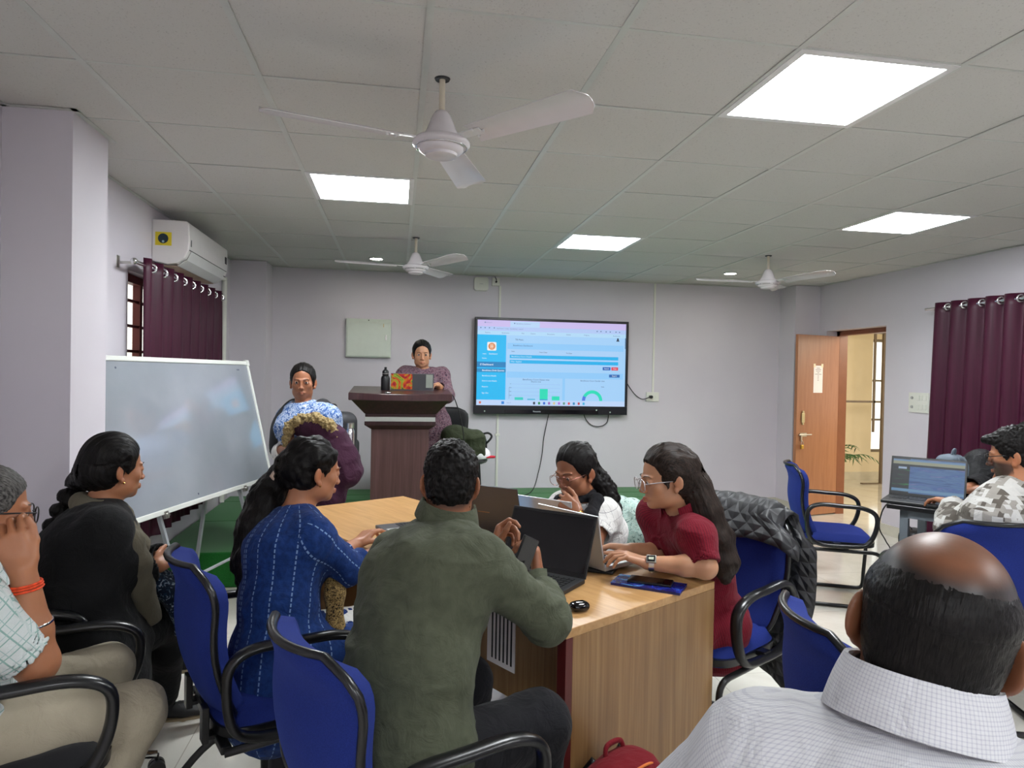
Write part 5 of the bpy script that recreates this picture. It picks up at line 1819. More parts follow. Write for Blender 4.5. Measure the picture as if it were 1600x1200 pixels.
# ---------------------------------------------------------------- woman in the indigo kurta
def indigo_woman():
    f = Body('woman in indigo blue kurta with long loose ponytail sitting at the wooden table', (-.37, 2.44, 0), face((.85, .52)), SKIN_WARM)
    r = V3(.523, -.852, 0)
    H = Head((-0.295, 2.580, 1.135), (.86, .50, -.14), scale=.96)
    f.pose((-.38, 2.42, .53), (-0.353, 2.557, 0.987), r, H, False, shw=.155, bow=.03, sh_drop=.055, build=1.05,
           elR=P_((-0.160, 2.492, 0.791)), wrR=P_((-0.035, 2.633, 0.825)), elL=P_((-0.237, 2.788, 0.754)), wrL=P_((-0.158, 2.917, 0.777)),
           knR=V3(.0, 2.55, .50), knL=V3(-.10, 2.72, .50), anR=V3(-.02, 2.55, .09), anL=V3(-.14, 2.72, .09), toeR=V3(.85, .5, 0), toeL=V3(.85, .5, 0))
    f.skin(.0032, hands=[
        dict(W=f.J['wrL'], d=P_((-0.079, 2.996, 0.833)) - P_((-0.158, 2.917, 0.777)), n=(.2, .1, -1), thumb_side=(.5, -.8, 0), curls=[(25, 30, 15), (30, 30, 15), (38, 35, 20), (45, 40, 20)], size=.93),
        dict(W=f.J['wrR'], d=(.7, .5, -.05), n=DOWN, thumb_side=(-.5, .8, 0), size=.92)], tone=lambda v: face_tone(v, H, .8))
    f.eyes(H, (0, 1, -.25)); f.brows(H, HAIR_BLACK)
    def pat(g, u, v, vec, ob):
        a = stripes(g, u, .062, .0042); b = stripes(g, v, .017, .011)
        n = g.noise(ob, 60, 3)
        base = g.ramp(n, [(0.3, srgb(18, 42, 92)), (0.7, srgb(28, 58, 118))])
        return g.mix(g.math('MULTIPLY', a, b), base, srgb(118, 146, 186))
    M = cloth_mat('indigo_dashed_cotton', None, graph=pat, bump=.2)
    def extra(S):
        S.flat(f.hip - f.up * .16, f.hip, (.205, .16), (.185, .14), f.side, .04)
    f.shirt(M, (1.35, 1.35), g=.013, hem=.12, amp=.006, freq=9, seed=21, extra=extra, skirt=(.022, .9), name='kurta', h=.0055, neck_r=.060)
    f.trousers(cloth_mat('white_cotton', srgb(214, 212, 206)), (1.9, 1.9), g=.022, h=.009)
    for q in (1, -1): f.shoe(q, SHOE_BLACK, SOLE_BLACK)
    S = Sdf(); hair_cap(S, H, .011, False)
    pony = [P_((-0.418, 2.631, 1.112)), P_((-0.463, 2.607, 1.031)), P_((-0.488, 2.559, 0.931)), P_((-0.491, 2.518, 0.816)), P_((-0.469, 2.502, 0.695)), P_((-0.446, 2.497, 0.621))]
    S.chain(pony, [.040, .058, .066, .064, .052, .022], .05)
    S.cone(H.w(0, -.09, .02), pony[0], .055, .038, .03)
    f.part('hair', S, HAIR_BLACK, .0045, strand_chain(pony, H), lambda v, sv: .009 * vnoise(v * 22, 8) + .005 * vnoise(v * 50, 9) + hair_disp(.003, 120)(v, sv))
    mb = MB(); c = Vector(P_((-0.422, 2.611, 1.117)))
    mb.tube([c + Vector((0, -.03, .03)), c + Vector((-.02, -.045, 0)), c + Vector((0, -.03, -.03))], .008, 6)
    f.bare('hair_clip', mb, plain('beige_clip', srgb(196, 170, 150), .4))
    mb = MB()
    up = unit(H.w(0, -.03, -.06) - f.nk); c = f.nk + up * .010
    mb.tube([Vector(c + f.side * math.sin(a) * .058 - f.front * math.cos(a) * .060 - up * .022 * (1 - math.cos(a)) * .5 * 1.4) for a in np.linspace(0, 2 * PI, 33)[:-1]], .0016, 5, closed=True)
    f.bare('necklace', mb, plain('gold', srgb(214, 170, 90), .25, 1.0))
    f.bare('earring', MB().lathe([(0, -.005), (.005, 0), (0, .005)], 10, Matrix.Translation(Vector(H.w(.079, -.004, -.050)))), plain('gold', srgb(214, 170, 90), .25, 1.0))
    def gold(g, u, v, vec, ob):
        return g.ramp(g.noise(ob, 130, 2, .5, 2.0), [(0.42, srgb(36, 30, 22)), (0.5, srgb(150, 122, 74)), (0.7, srgb(186, 158, 104))])
    S = Sdf(); S.chain([P_((-0.228, 2.523, 0.784)), P_((-0.203, 2.458, 0.723)), P_((-0.203, 2.436, 0.595)), P_((-0.224, 2.438, 0.494))], [.022, .026, .028, .02], .04)
    f.part('stole', S, cloth_mat('gold_black_print', None, graph=gold), .006, None, folds(.006, 14, (1, 1, .4), 4), label='black and gold printed stole over the lap')
indigo_woman()

# ---------------------------------------------------------------- woman in the black jacket
def black_jacket_woman():
    f = Body('woman in black jacket with long braid and grey-green scarf, seated facing the whiteboard', (-1.06, 2.58, 0), face((.90, .43)), SKIN_WARM)
    r = V3(.43, -.90, 0)
    H = Head((-1.016, 2.702, 1.130), (.70, .71, -.06), scale=.97)
    f.pose((-1.06, 2.55, .53), (-1.051, 2.685, 0.972), r, H, False, shw=.165, bow=.03, build=1.18,
           elR=P_((-1.035, 2.557, 0.735)), wrR=P_((-0.857, 2.670, 0.774)), elL=P_((-1.018, 2.919, 0.688)), wrL=P_((-0.883, 2.836, 0.773)),
           knR=P_((-0.869, 2.831, 0.518)), anR=P_((-0.920, 2.976, 0.140)), knL=P_((-0.861, 3.031, 0.473)), anL=P_((-0.877, 3.153, 0.262)), toeR=V3(.93, .35, -.12), toeL=V3(.85, .5, -.15))
    f.skin(.0032, hands=[
        dict(W=f.J['wrR'], d=P_((-0.814, 2.744, 0.801)) - P_((-0.857, 2.670, 0.774)), n=(-.3, .75, -.6), thumb_side=(0, .3, 1), curls=[(40, 50, 25), (48, 50, 25), (52, 55, 25), (58, 55, 25)], size=.92),
        dict(W=f.J['wrL'], d=(.8, -.25, -.2), n=(-.2, -.8, -.5), thumb_side=(0, .1, 1), curls=[(40, 45, 25)] * 4, size=.92)], tone=lambda v: face_tone(v, H, .6))
    f.eyes(H); f.brows(H, HAIR_BLACK)
    M = cloth_mat('black_wool', srgb(19, 19, 20), bump=.5, weave=700)
    def extra(S):
        S.flat(f.hip - f.up * .12 + f.front * .03, f.hip, (.235, .20), (.205, .17), f.side, .05)
    f.shirt(M, (1.93, 1.93), g=.022, hem=.12, amp=.006, freq=7, seed=31, ag=.022, extra=extra, name='jacket', h=.006, skirt=(.022, .45))
    f.trousers(cloth_mat('black_leggings', srgb(17, 17, 18)), (1.95, 1.95), g=.012)
    o = f.shoe(1, SHOE_BLACK, SOLE_TAN); f.shoe(-1, SHOE_BLACK, SOLE_TAN)
    def pr_(g, u, v, vec, ob):
        return g.ramp(g.noise(ob, 55, 2, .5, 1.5), [(0.5, srgb(20, 30, 48)), (0.57, srgb(30, 60, 84)), (0.64, srgb(150, 160, 170))])
    S = Sdf(); S.flat(P_((-0.905, 2.778, 0.693)), P_((-0.833, 2.786, 0.640)), (.10, .05), (.09, .045), r, .04); S.flat(P_((-0.834, 2.786, 0.652)), P_((-0.821, 2.782, 0.492)), (.08, .035), (.05, .02), r, .04)
    f.part('tunic', S, cloth_mat('navy_printed_cotton', None, graph=pr_), .006, None, folds(.005, 12, (1, 1, .5), 6), label='navy printed tunic hem over the knees')
    S = Sdf()
    c = f.nk
    ring = [c + f.side2 * math.sin(a) * .078 - f.front2 * math.cos(a) * .072 + f.up * (.030 - .035 * (1 - math.cos(a)) * .5) for a in np.linspace(-2.5, 2.5, 15)]
    S.chain(ring, [.024] * 15, .03)
    S.chain([ring[-1], P_((-0.913, 2.579, 0.889)), P_((-0.895, 2.595, 0.805)), P_((-0.890, 2.614, 0.719)), P_((-0.870, 2.649, 0.591))], [.026, .030, .033, .032, .03], .03)
    S.chain([ring[0], P_((-0.942, 2.736, 0.840)), P_((-0.935, 2.733, 0.744))], [.024, .028, .02], .03)
    f.part('scarf', S, cloth_mat('grey_green_scarf', srgb(96, 90, 76), bump=.3), .005, None, folds(.008, 16, (1, 1, .35), 12), label='grey-green scarf')
    S = Sdf(); hair_cap(S, H, .012, False, top=.006)
    S.cone(H.w(.0, -.085, -.01), P_((-1.163, 2.756, 1.074)), .050, .036, .04)
    braid = [P_((-1.163, 2.756, 1.074)), P_((-1.171, 2.685, 1.008)), P_((-1.176, 2.625, 0.941)), P_((-1.182, 2.584, 0.878))]
    bl = []
    for i in range(10):
        t = i / 9 * 2.999; k = int(t); bl.append(lerp(braid[k], braid[k + 1], t - k))
    for i, p in enumerate(bl):
        q = (1 if i % 2 else -1) * .010
        S.ell(p + V3(q, q, 0), (.030, .030, .026), None, .008)
    S.chain([braid[-1], P_((-1.193, 2.565, 0.822)), P_((-1.200, 2.565, 0.751)), P_((-1.192, 2.583, 0.694))], [.034, .060, .056, .02], .03)
    f.part('hair', S, HAIR_BLACK, .004, strand_chain(braid + [P_((-1.191, 2.563, 0.734))], H), hair_disp(.0035, 110))
    f.bare('earring', MB().lathe([(0, -.006), (.006, 0), (0, .006)], 10, Matrix.Translation(Vector(H.w(.080, -.004, -.048)))), plain('gold', srgb(214, 170, 90), .25, 1.0))
black_jacket_woman()

# ---------------------------------------------------------------- man at the left edge
def left_man():
    f = Body('man at the left edge in green-checked white shirt and khaki trousers, cheek on his hand', (-1.10, 1.80, 0), face((.86, .51)), SKIN_WARM)
    r = V3(.51, -.86, 0)
    H = Head((-1.037, 1.944, 1.125), (.80, .58, -.12), scale=.98)
    f.pose((-1.12, 1.96, .57), (-1.093, 1.941, 0.959), r, H, True, shw=.185, bow=.02,
           shR=P_((-0.995, 1.802, 0.913)), elR=P_((-0.885, 1.883, 0.749)), wrR=P_((-0.913, 1.871, 0.990)), elL=V3(-1.28, 2.16, .72), wrL=V3(-1.12, 2.14, .64),
           knR=P_((-0.734, 2.118, 0.500)), anR=V3(-.90, 1.98, .10), knL=V3(-.90, 2.34, .53), anL=V3(-1.0, 2.24, .10), toeR=V3(.86, .5, 0), toeL=V3(.86, .5, 0))
    f.skin(.0035, hands=[dict(W=f.J['wrR'], d=P_((-0.953, 1.879, 1.078)) - P_((-0.913, 1.871, 0.990)), n=(-.35, .75, .25), thumb_side=(.9, .3, .2), curls=[(30, 45, 25), (40, 50, 25), (45, 55, 25), (50, 55, 25)], thumb=(.85, .45, .1)),
        dict(W=f.J['wrL'], d=(.9, .2, -.1), n=DOWN, thumb_side=(.3, -1, 0))], tone=lambda v: face_tone(v, H, .4))
    f.eyes(H); f.brows(H, HAIR_GREY)
    def chk(g, u, v, vec, ob):
        a = g.math('MAXIMUM', stripes(g, u, .034, .003), stripes(g, v, .034, .003))
        b = g.math('MAXIMUM', stripes(g, g.math('ADD', u, .01), .034, .0015), stripes(g, g.math('ADD', v, .01), .034, .0015))
        c = g.mix(a, srgb(206, 212, 210), srgb(142, 174, 166))
        return g.mix(b, c, srgb(160, 186, 182))
    f.shirt(cloth_mat('green_windowpane_cotton', None, graph=chk), (.80, .80), g=.015, hem=.08, amp=.006, freq=8, seed=41, ag=.022)
    f.collar(r=.08, hgt=.04, mat=MATS.setdefault('_chk', f.obj.children[-1].data.materials[0]))
    f.trousers(cloth_mat('khaki_cotton', srgb(170, 160, 140)), (1.93, 1.93), g=.012, amp=.007, h=.006)
    for q in (1, -1): f.shoe(q, SHOE_BLACK, SOLE_BLACK)
    S = Sdf(); hair_cap(S, H, .006, True)
    f.part('hair', S, HAIR_GREY, .0035, strand_cap(H), lambda v, sv: .0015 * vnoise(v * 160, 2))
    f.glasses(H, plain('black_glasses_frame', srgb(18, 18, 20), .3), rim=.002)
    d = unit(f.J['wrR'] - f.J['elR']); a1, a2, _ = f._basis(d)
    def ringp(t, rr, n=24): 
        c = lerp(f.J['elR'], f.J['wrR'], t)
        return [Vector(c + (a1 * math.cos(2 * PI * i / n) + a2 * math.sin(2 * PI * i / n)) * rr) for i in range(n)]
    f.bare('steel_bangle', MB().tube(ringp(.42, .046), .0034, 6, closed=True), M_CHROME)
    mb = MB()
    for t, rr in ((.80, .0365), (.83, .036), (.855, .035)): mb.tube(ringp(t, rr), .0030, 6, closed=True)
    f.bare('wrist_thread', mb, plain('orange_red_thread', srgb(222, 70, 24), .7, noise_amt=.3, nscale=90), label='orange-red sacred thread')
left_man()
# ---------------------------------------------------------------- woman in the maroon shirt
def wrist_watch(f, q, face_mat, strap_mat, t=.93, rr=.029, up=(0, 0, 1), round_=False):
    k = 'R' if q > 0 else 'L'
    el, wr = f.J['el' + k], f.J['wr' + k]
    d = unit(wr - el); c = lerp(el, wr, t); u = unit(V3(*up) - d * (V3(*up) @ d)); w = np.cross(d, u)
    mb = MB()
    mb.grid(lambda a, v: Vector(c + d * (v - .5) * .020 + (u * math.cos(2 * PI * a) + w * math.sin(2 * PI * a)) * rr), 28, 2, .002, closed_u=True)
    s_ = f.bare('wrist_watch', mb, strap_mat)
    M = frame(Vector(c + u * (rr + .002)), d, w, u)
    case = MB().cyl((0, 0, 0), (0, 0, .007), .016, n=24, M=M) if round_ else MB().box((0, 0, .003), (.036, .030, .008), M)
    f.bare('watch_case', case, strap_mat, parent=s_, bevel=.0015, autosm=40)
    dial = MB().cyl((0, 0, .0072), (0, 0, .0078), .0135, n=24, M=M) if round_ else MB().box((0, 0, .0074), (.027, .022, .001), M)
    dl = f.bare('watch_dial', dial, face_mat, parent=s_, smooth=False)
    if not round_:
        f.bare('watch_display', MB().box((0, .001, .0081), (.018, .010, .0006), M), plain('lcd_grey', srgb(190, 196, 176), .3), parent=s_, smooth=False)
def maroon_woman():
    f = Body('woman in maroon shirt and glasses with long wavy hair typing on a silver laptop', (1.24, 2.60, 0), face((-.88, -.47)), SKIN_LIGHT)
    H = Head((1.016, 2.460, 1.119), (-.98, .02, -.13), scale=.98)
    f.pose((1.25, 2.61, .53), (1.089, 2.466, 0.980), (-.47, .88, 0), H, False, shw=.150, bow=.02, build=.98,
           shL=P_((1.083, 2.325, 0.920)), elL=P_((1.090, 2.261, 0.830)), wrL=P_((0.906, 2.343, 0.826)), elR=V3(1.06, 2.56, .80), wrR=P_((0.902, 2.496, 0.838)),
           knL=V3(.92, 2.40, .52), knR=V3(.84, 2.54, .52), anL=V3(.96, 2.44, .09), anR=V3(.88, 2.58, .09), toeR=V3(-.85, -.5, 0), toeL=V3(-.85, -.5, 0))
    f.skin(.003, hands=[
        dict(W=f.J['wrL'], d=P_((0.807, 2.381, 0.856)) - P_((0.906, 2.343, 0.826)), n=(-.25, .1, -1), thumb_side=(-.2, 1, 0), curls=[(18, 28, 15), (22, 30, 18), (28, 32, 18), (32, 32, 18)], size=.93, thumb=(.8, .5, .3)),
        dict(W=f.J['wrR'], d=P_((0.811, 2.532, 0.846)) - P_((0.902, 2.496, 0.838)), n=(-.25, -.1, -1), thumb_side=(.1, -1, 0), curls=[(22, 30, 15), (25, 30, 18), (28, 32, 18), (32, 32, 18)], size=.93)],
        tone=lambda v: face_tone(v, H, 1.0))
    f.eyes(H, (0, 1, -.35)); f.brows(H, HAIR_BROWN)
    def mar(g, u, v, vec, ob):
        s_ = stripes(g, u, .008, .003)
        return g.mix(s_, srgb(112, 16, 34), srgb(92, 12, 28))
    M = cloth_mat('maroon_seersucker', None, graph=mar, bump=.5, weave=500)
    f.shirt(M, (.86, .86), g=.013, hem=.12, amp=.006, freq=10, seed=51, ag=.016, h=.005, skirt=(.016, .5))
    f.collar(M, r=.070, hgt=.044, open_=.62)
    f.bare('collar_opening', MB().cyl(Vector(f.nk + f.front * .05 - f.up * .03), Vector(f.nk + f.front * .085 - f.up * .10), .020, .012), f.skinmat) if False else None
    f.trousers(cloth_mat('dark_denim', srgb(30, 34, 52)), (1.93, 1.93), g=.012, h=.009)
    for q in (1, -1): f.shoe(q, SHOE_BLACK, SOLE_BLACK)
    S = Sdf(); hair_cap(S, H, .011, False, top=.005)
    fall = [H.w(0, -.085, .03), P_((1.137, 2.440, 1.082)), P_((1.159, 2.404, 0.996)), P_((1.189, 2.378, 0.905)), P_((1.205, 2.354, 0.820)), P_((1.215, 2.351, 0.756))]
    S.chain(fall, [.055, .052, .055, .056, .048, .02], .04)
    S.chain([H.w(.06, .03, .0), H.w(.073, .02, -.02), H.w(.074, .024, -.035)], [.010, .005, .002], .01)
    S.chain([H.w(-.06, .03, .0), H.w(-.073, .02, -.02), H.w(-.074, .024, -.035)], [.010, .005, .002], .01)
    f.part('hair', S, HAIR_BROWN, .004, strand_chain(fall, H), lambda v, sv: .007 * vnoise(v * 22, 8) + .002 * vnoise(v * 60, 9) + hair_disp(.002, 120)(v, sv))
    mb = MB(); c = Vector(H.w(.030, -.060, .112))
    for a in range(5):
        t = a * 2 * PI / 5
        mb.lathe([(0, -.006), (.007, -.003), (.008, .002), (0, .006)], 10, Matrix.Translation(c + Vector(H.r * math.cos(t) * .009 + H.u * math.sin(t) * .009)))
    f.bare('hair_clip', mb, plain('pink_clip', srgb(226, 110, 170), .35))
    f.glasses(H, plain('clear_silver_frame', srgb(196, 190, 192), .2, .6), w=.026, hgt=.0225, rim=.0017, z=-.012, y=.110)
    wrist_watch(f, -1, plain('watch_face_black', srgb(26, 28, 32), .2), M_STEEL, .93, .028, (.1, -.75, .6))
maroon_woman()

# ---------------------------------------------------------------- woman in the white patterned shirt
def white_woman():
    f = Body('woman in white black-marked shirt and glasses resting her hand against her mouth', (.88, 3.06, 0), face((-.78, -.62)), SKIN_MID)
    H = Head((0.790, 2.954, 1.074), (-.80, -.55, -.24), scale=.98)
    f.pose((.90, 3.10, .53), (0.869, 2.969, 0.921), (-.62, .78, 0), H, False, shw=.150, bow=.02, build=1.0,
           shL=P_((0.912, 2.901, 0.882)), elL=P_((0.826, 2.772, 0.785)), wrL=P_((0.760, 2.785, 0.925)), elR=V3(.64, 2.98, .80), wrR=V3(.70, 2.82, .80),
           knL=V3(.66, 2.80, .52), knR=V3(.56, 2.95, .52), anL=V3(.68, 2.84, .09), anR=V3(.60, 2.98, .09), toeR=V3(-.78, -.6, 0), toeL=V3(-.78, -.6, 0))
    f.skin(.003, hands=[
        dict(W=f.J['wrL'], d=P_((0.702, 2.826, 0.972)) - P_((0.760, 2.785, 0.925)), n=(.1, .75, -.1), thumb_side=(.2, .3, 1), curls=[(58, 75, 40), (62, 75, 40), (66, 75, 40), (70, 75, 40)], size=.92),
        dict(W=f.J['wrR'], d=(.3, -.9, -.05), n=DOWN, thumb_side=(1, .2, 0), size=.9)], tone=lambda v: face_tone(v, H, .5))
    f.eyes(H, (0, 1, -.4)); f.brows(H, HAIR_BLACK)
    def wht(g, u, v, vec, ob):
        l_ = g.math('MAXIMUM', stripes(g, u, .034, .0012), stripes(g, v, .034, .0012))
        c = g.mix(l_, srgb(222, 220, 216), srgb(130, 128, 130))
        n = g.noise(g.coord('Object', (1, 1, .6)), 17, 3, .75)
        return g.mix(g.math('GREATER_THAN', n, .675), c, srgb(40, 40, 44))
    f.shirt(cloth_mat('white_motif_cotton', None, graph=wht), (.62, .62), g=.016, hem=.12, amp=.006, freq=10, seed=61, ag=.020, h=.0055, skirt=(.02, .6))
    f.trousers(cloth_mat('dark_denim2', srgb(34, 36, 46)), (1.93, 1.93), g=.012, h=.009)
    for q in (1, -1): f.shoe(q, SHOE_BLACK, SOLE_BLACK)
    S = Sdf(); hair_cap(S, H, .012, False, top=.004)
    tail = [H.w(0, -.095, -.03), P_((0.919, 2.982, 1.014)), P_((0.954, 2.976, 0.956)), P_((0.978, 2.971, 0.884)), P_((0.985, 2.969, 0.826))]
    S.chain(tail, [.045, .045, .046, .038, .016], .035)
    f.part('hair', S, HAIR_BLACK, .004, strand_chain(tail, H), lambda v, sv: (.011 * vnoise(v * 34, 8) + .005 * vnoise(v * 75, 9)) * np.clip((.02 - H.loc(v)[:, 1]) * 12 - .5, .12, 1) + hair_disp(.002, 120)(v, sv))
    S = Sdf()
    S.chain([H.w(.045, -.05, -.115), P_((0.874, 2.888, 0.953)), P_((0.825, 2.814, 0.902)), P_((0.793, 2.778, 0.823))], [.022, .026, .028, .026], .02)
    S.chain([H.w(-.045, -.04, -.115), P_((0.763, 2.906, 0.943)), P_((0.711, 2.885, 0.956)), P_((0.687, 2.878, 0.907))], [.02, .022, .026, .022], .02)
    f.part('scarf', S, cloth_mat('black_scarf', srgb(20, 20, 24)), .005, None, folds(.005, 18, (1, 1, .4), 3), label='black scarf')
    f.glasses(H, plain('copper_glasses_frame', srgb(150, 100, 90), .25, .8), w=.027, hgt=.0225, rim=.0013, z=-.012)
    wrist_watch(f, -1, plain('watch_face_white', srgb(226, 226, 220), .2), plain('gold', srgb(214, 170, 90), .25, 1.0), .95, .027, (-.2, -1, .3), True)
white_woman()

# ---------------------------------------------------------------- balding man in the foreground
def balding_man():
    f = Body('balding man in white micro-check shirt seen from behind in the right foreground', (.62, .62, 0), face((.64, .77)), SKIN_DEEP)
    H = Head((0.627, 0.702, 1.214), (.66, .75, -.10), (.14, -.10, 1), .97)
    f.pose((.57, .58, .56), (0.586, 0.682, 1.105), (.77, -.64, 0), H, True, shw=.165, sh_drop=.085, bow=.02, build=1.04, belly=1,
           elL=V3(.36, .93, .80), wrL=V3(.56, 1.02, .74), elR=V3(.86, .62, .80), wrR=V3(.95, .86, .72),
           knR=V3(.98, .88, .55), knL=V3(.78, 1.05, .55), anR=V3(.98, .92, .09), anL=V3(.78, 1.08, .09), toeR=V3(.64, .77, 0), toeL=V3(.64, .77, 0))
    def ring(q):      # distance out from the bald crown, in head coordinates
        x, y, z = q[:, 0], q[:, 1], q[:, 2]
        return np.sqrt((x / .062) ** 2 + ((y + .030) / .090) ** 2) + np.maximum(0, .088 - z) * 17
    hl = cap_hairline(True)
    def st(x, y, z):
        d = ring(np.stack([x, y, z], -1))
        inside = np.clip((z - hl(y)) / .015 + .6, 0, 1)
        return np.clip(np.clip((d - .60) / .6, 0, 1) + np.clip((y - .03) / .03, 0, 1) * .9, 0, 1) * inside * .96
    f.skin(.003, hands=[dict(W=f.J['wrL'], d=(.8, .5, -.1), n=DOWN, thumb_side=(.5, -.8, 0)), dict(W=f.J['wrR'], d=(.4, .9, -.1), n=DOWN, thumb_side=(-.9, .4, 0))],
           tone=lambda v: face_tone(v, H, .4, st))
    f.eyes(H); f.brows(H, HAIR_BLACK)
    def chk(g, u, v, vec, ob):
        a = stripes(g, u, .0042, .0013); b = stripes(g, v, .0042, .0013)
        k = g.math('MULTIPLY', g.math('ADD', a, b), .5)
        return g.mix(k, srgb(204, 204, 206), srgb(176, 176, 186))
    M = cloth_mat('white_micro_check', None, graph=chk, bump=.1)
    f.shirt(M, (.92, .92), g=.020, hem=.10, amp=.006, freq=8, seed=71, ag=.026, h=.005)
    f.collar(M, r=.080, hgt=.052)
    f.trousers(cloth_mat('grey_trousers', srgb(60, 60, 66)), (1.93, 1.93), g=.016, h=.009)
    for q in (1, -1): f.shoe(q, SHOE_BLACK, SOLE_BLACK)
    S = Sdf(); hair_cap(S, H, .0065, True)
    S.mod(lambda p: .0125 - .0125 * np.clip((ring(H.loc(p)) - 1.05) / 1.1, 0, 1))
    f.part('hair', S, HAIR_BLACK, .0028, strand_cap(H), lambda v, sv: .0006 * vnoise(v * 180, 2) + .0008 * vnoise(v * 420, 3))
balding_man()

# ---------------------------------------------------------------- man in the camouflage hoodie and the person behind him
def camo_man():
    f = Body('bearded man in grey camouflage hoodie and glasses at the small desk on the right', (2.66, 2.80, 0), face((-.28, .96)), SKIN_WARM)
    H = Head((2.814, 2.716, 1.173), (-.62, .78, -.16), scale=.95)
    f.pose((2.66, 2.80, .54), (2.816, 2.684, 1.039), (.96, .28, 0), H, True, shw=.185, bow=.03, build=1.08,
           shL=P_((2.713, 2.700, 0.949)), elL=P_((2.653, 2.870, 0.800)), wrL=P_((2.862, 3.100, 0.877)), elR=P_((3.065, 2.922, 0.815)), wrR=P_((2.923, 2.867, 0.970)),
           knR=V3(2.88, 3.20, .52), knL=V3(2.70, 3.24, .52), anR=V3(2.90, 3.18, .09), anL=V3(2.72, 3.22, .09), toeR=V3(-.1, 1, 0), toeL=V3(-.1, 1, 0))
    def beard(x, y, z): return np.clip((-.022 - z + .25 * (y - .02)) / .02, 0, 1) * (y > .0) * np.clip(1 - np.exp(-((x / .02) ** 2 + ((z + .07) / .009) ** 2)) * 1.0, 0, 1) * .9
    f.skin(.0035, hands=[dict(W=f.J['wrL'], d=(-.2, 1, .05), n=(-.1, .1, -1), thumb_side=(1, .2, 0), curls=[(25, 30, 15)] * 4),
        dict(W=f.J['wrR'], d=P_((2.855, 2.860, 1.059)) - P_((2.923, 2.867, 0.970)), n=(.6, -.6, 0), thumb_side=(-.3, -.5, .6), curls=[(40, 50, 25)] * 4)], tone=lambda v: face_tone(v, H, .4, beard))
    f.eyes(H); f.brows(H, HAIR_BLACK)
    def camo(g, u, v, vec, ob):
        vt = g.n('ShaderNodeVectorMath', operation='SNAP'); g.l(ob, vt.inputs[0]); vt.inputs[1].default_value = (.018, .018, .018)
        a = g.noise(vt.outputs[0], 13, 2, .6); b = g.noise(vt.outputs[0], 9, 2, .6)
        c = g.ramp(a, [(0.0, srgb(190, 188, 184)), (0.44, srgb(190, 188, 184)), (0.46, srgb(148, 143, 136)), (0.54, srgb(92, 86, 79))], 'CONSTANT')
        return c
    M = cloth_mat('grey_camouflage_fleece', None, graph=camo)
    f.shirt(M, (1.86, 1.86), g=.020, hem=.14, amp=.007, freq=7, seed=81, ag=.026, name='hoodie', h=.006)
    S = Sdf(); S.chain([f.nk + f.side2 * math.sin(a) * .085 - f.front2 * math.cos(a) * .085 + f.up * (.01 - .02 * abs(a)) for a in np.linspace(-2.2, 2.2, 13)], [.020 + .02 * math.cos(a * .6) for a in np.linspace(-2.2, 2.2, 13)], .03)
    f.part('hood', S, M, .005, None, folds(.005, 12))
    f.trousers(cloth_mat('dark_trousers', srgb(30, 32, 38)), (1.93, 1.93), g=.016, h=.009)
    for q in (1, -1): f.shoe(q, SHOE_BLACK, SOLE_BLACK)
    S = Sdf(); hair_cap(S, H, .014, True, top=.012)
    S.ell(H.w(0, .085, .085), np.array((.055, .035, .022)) * H.s, H.R, .02)
    f.part('hair', S, HAIR_BLACK, .004, strand_cap(H), lambda v, sv: .004 * vnoise(v * 90, 2) + .002 * vnoise(v * 190, 4))
    f.glasses(H, plain('black_glasses_frame', srgb(18, 18, 20), .3), rim=.0022)
camo_man()
def hooded_person():
    f = Body('person in black hooded jacket half hidden behind the man in the camouflage hoodie', (3.95, 3.75, 0), face((-.90, -.20)), SKIN_MID)
    H = Head((3.898, 3.649, 1.145), (-.93, .05, -.30), scale=.98)
    f.pose((3.98, 3.72, .54), (3.913, 3.643, 0.937), (-.2, .95, 0), H, True, shw=.19, bow=.03, build=1.08,
           elL=P_((3.475, 3.462, 0.786)), wrL=P_((3.331, 3.436, 0.882)), elR=P_((3.673, 3.733, 0.852)), wrR=P_((3.396, 3.577, 0.873)),
           knL=V3(3.55, 3.58, .53), knR=V3(3.55, 3.80, .53), anL=V3(3.55, 3.58, .09), anR=V3(3.55, 3.80, .09), toeR=V3(-1, -.1, 0), toeL=V3(-1, -.1, 0))
    f.skin(.004, hands=[dict(W=f.J['wrL'], d=(-.8, .4, -.1), n=DOWN, thumb_side=(.2, 1, 0)), dict(W=f.J['wrR'], d=(-.9, -.3, -.1), n=DOWN, thumb_side=(.2, -1, 0))], tone=lambda v: face_tone(v, H, .4))
    f.eyes(H); f.brows(H, HAIR_BLACK)
    M = cloth_mat('black_padded_nylon', srgb(22, 22, 24), rough=.6)
    f.shirt(M, (1.9, 1.9), g=.026, hem=.12, amp=.008, freq=8, seed=91, ag=.028, name='jacket', h=.007)
    S = Sdf(); S.ell(P_((3.682, 3.784, 0.946)), (.11, .10, .13), None, .05); S.cone(P_((3.633, 3.740, 0.872)), P_((3.827, 3.658, 0.923)), .11, .11, .06)
    f.part('hood', S, M, .007, None, folds(.010, 9))
    f.trousers(cloth_mat('grey_track_trousers', srgb(120, 122, 126)), (1.93, 1.93), g=.020, h=.009)
    for q in (1, -1): f.shoe(q, SHOE_BLACK, SOLE_BLACK)
    S = Sdf(); hair_cap(S, H, .011, True)
    f.part('hair', S, HAIR_BLACK, .004, strand_cap(H), lambda v, sv: .003 * vnoise(v * 90, 2))
hooded_person()
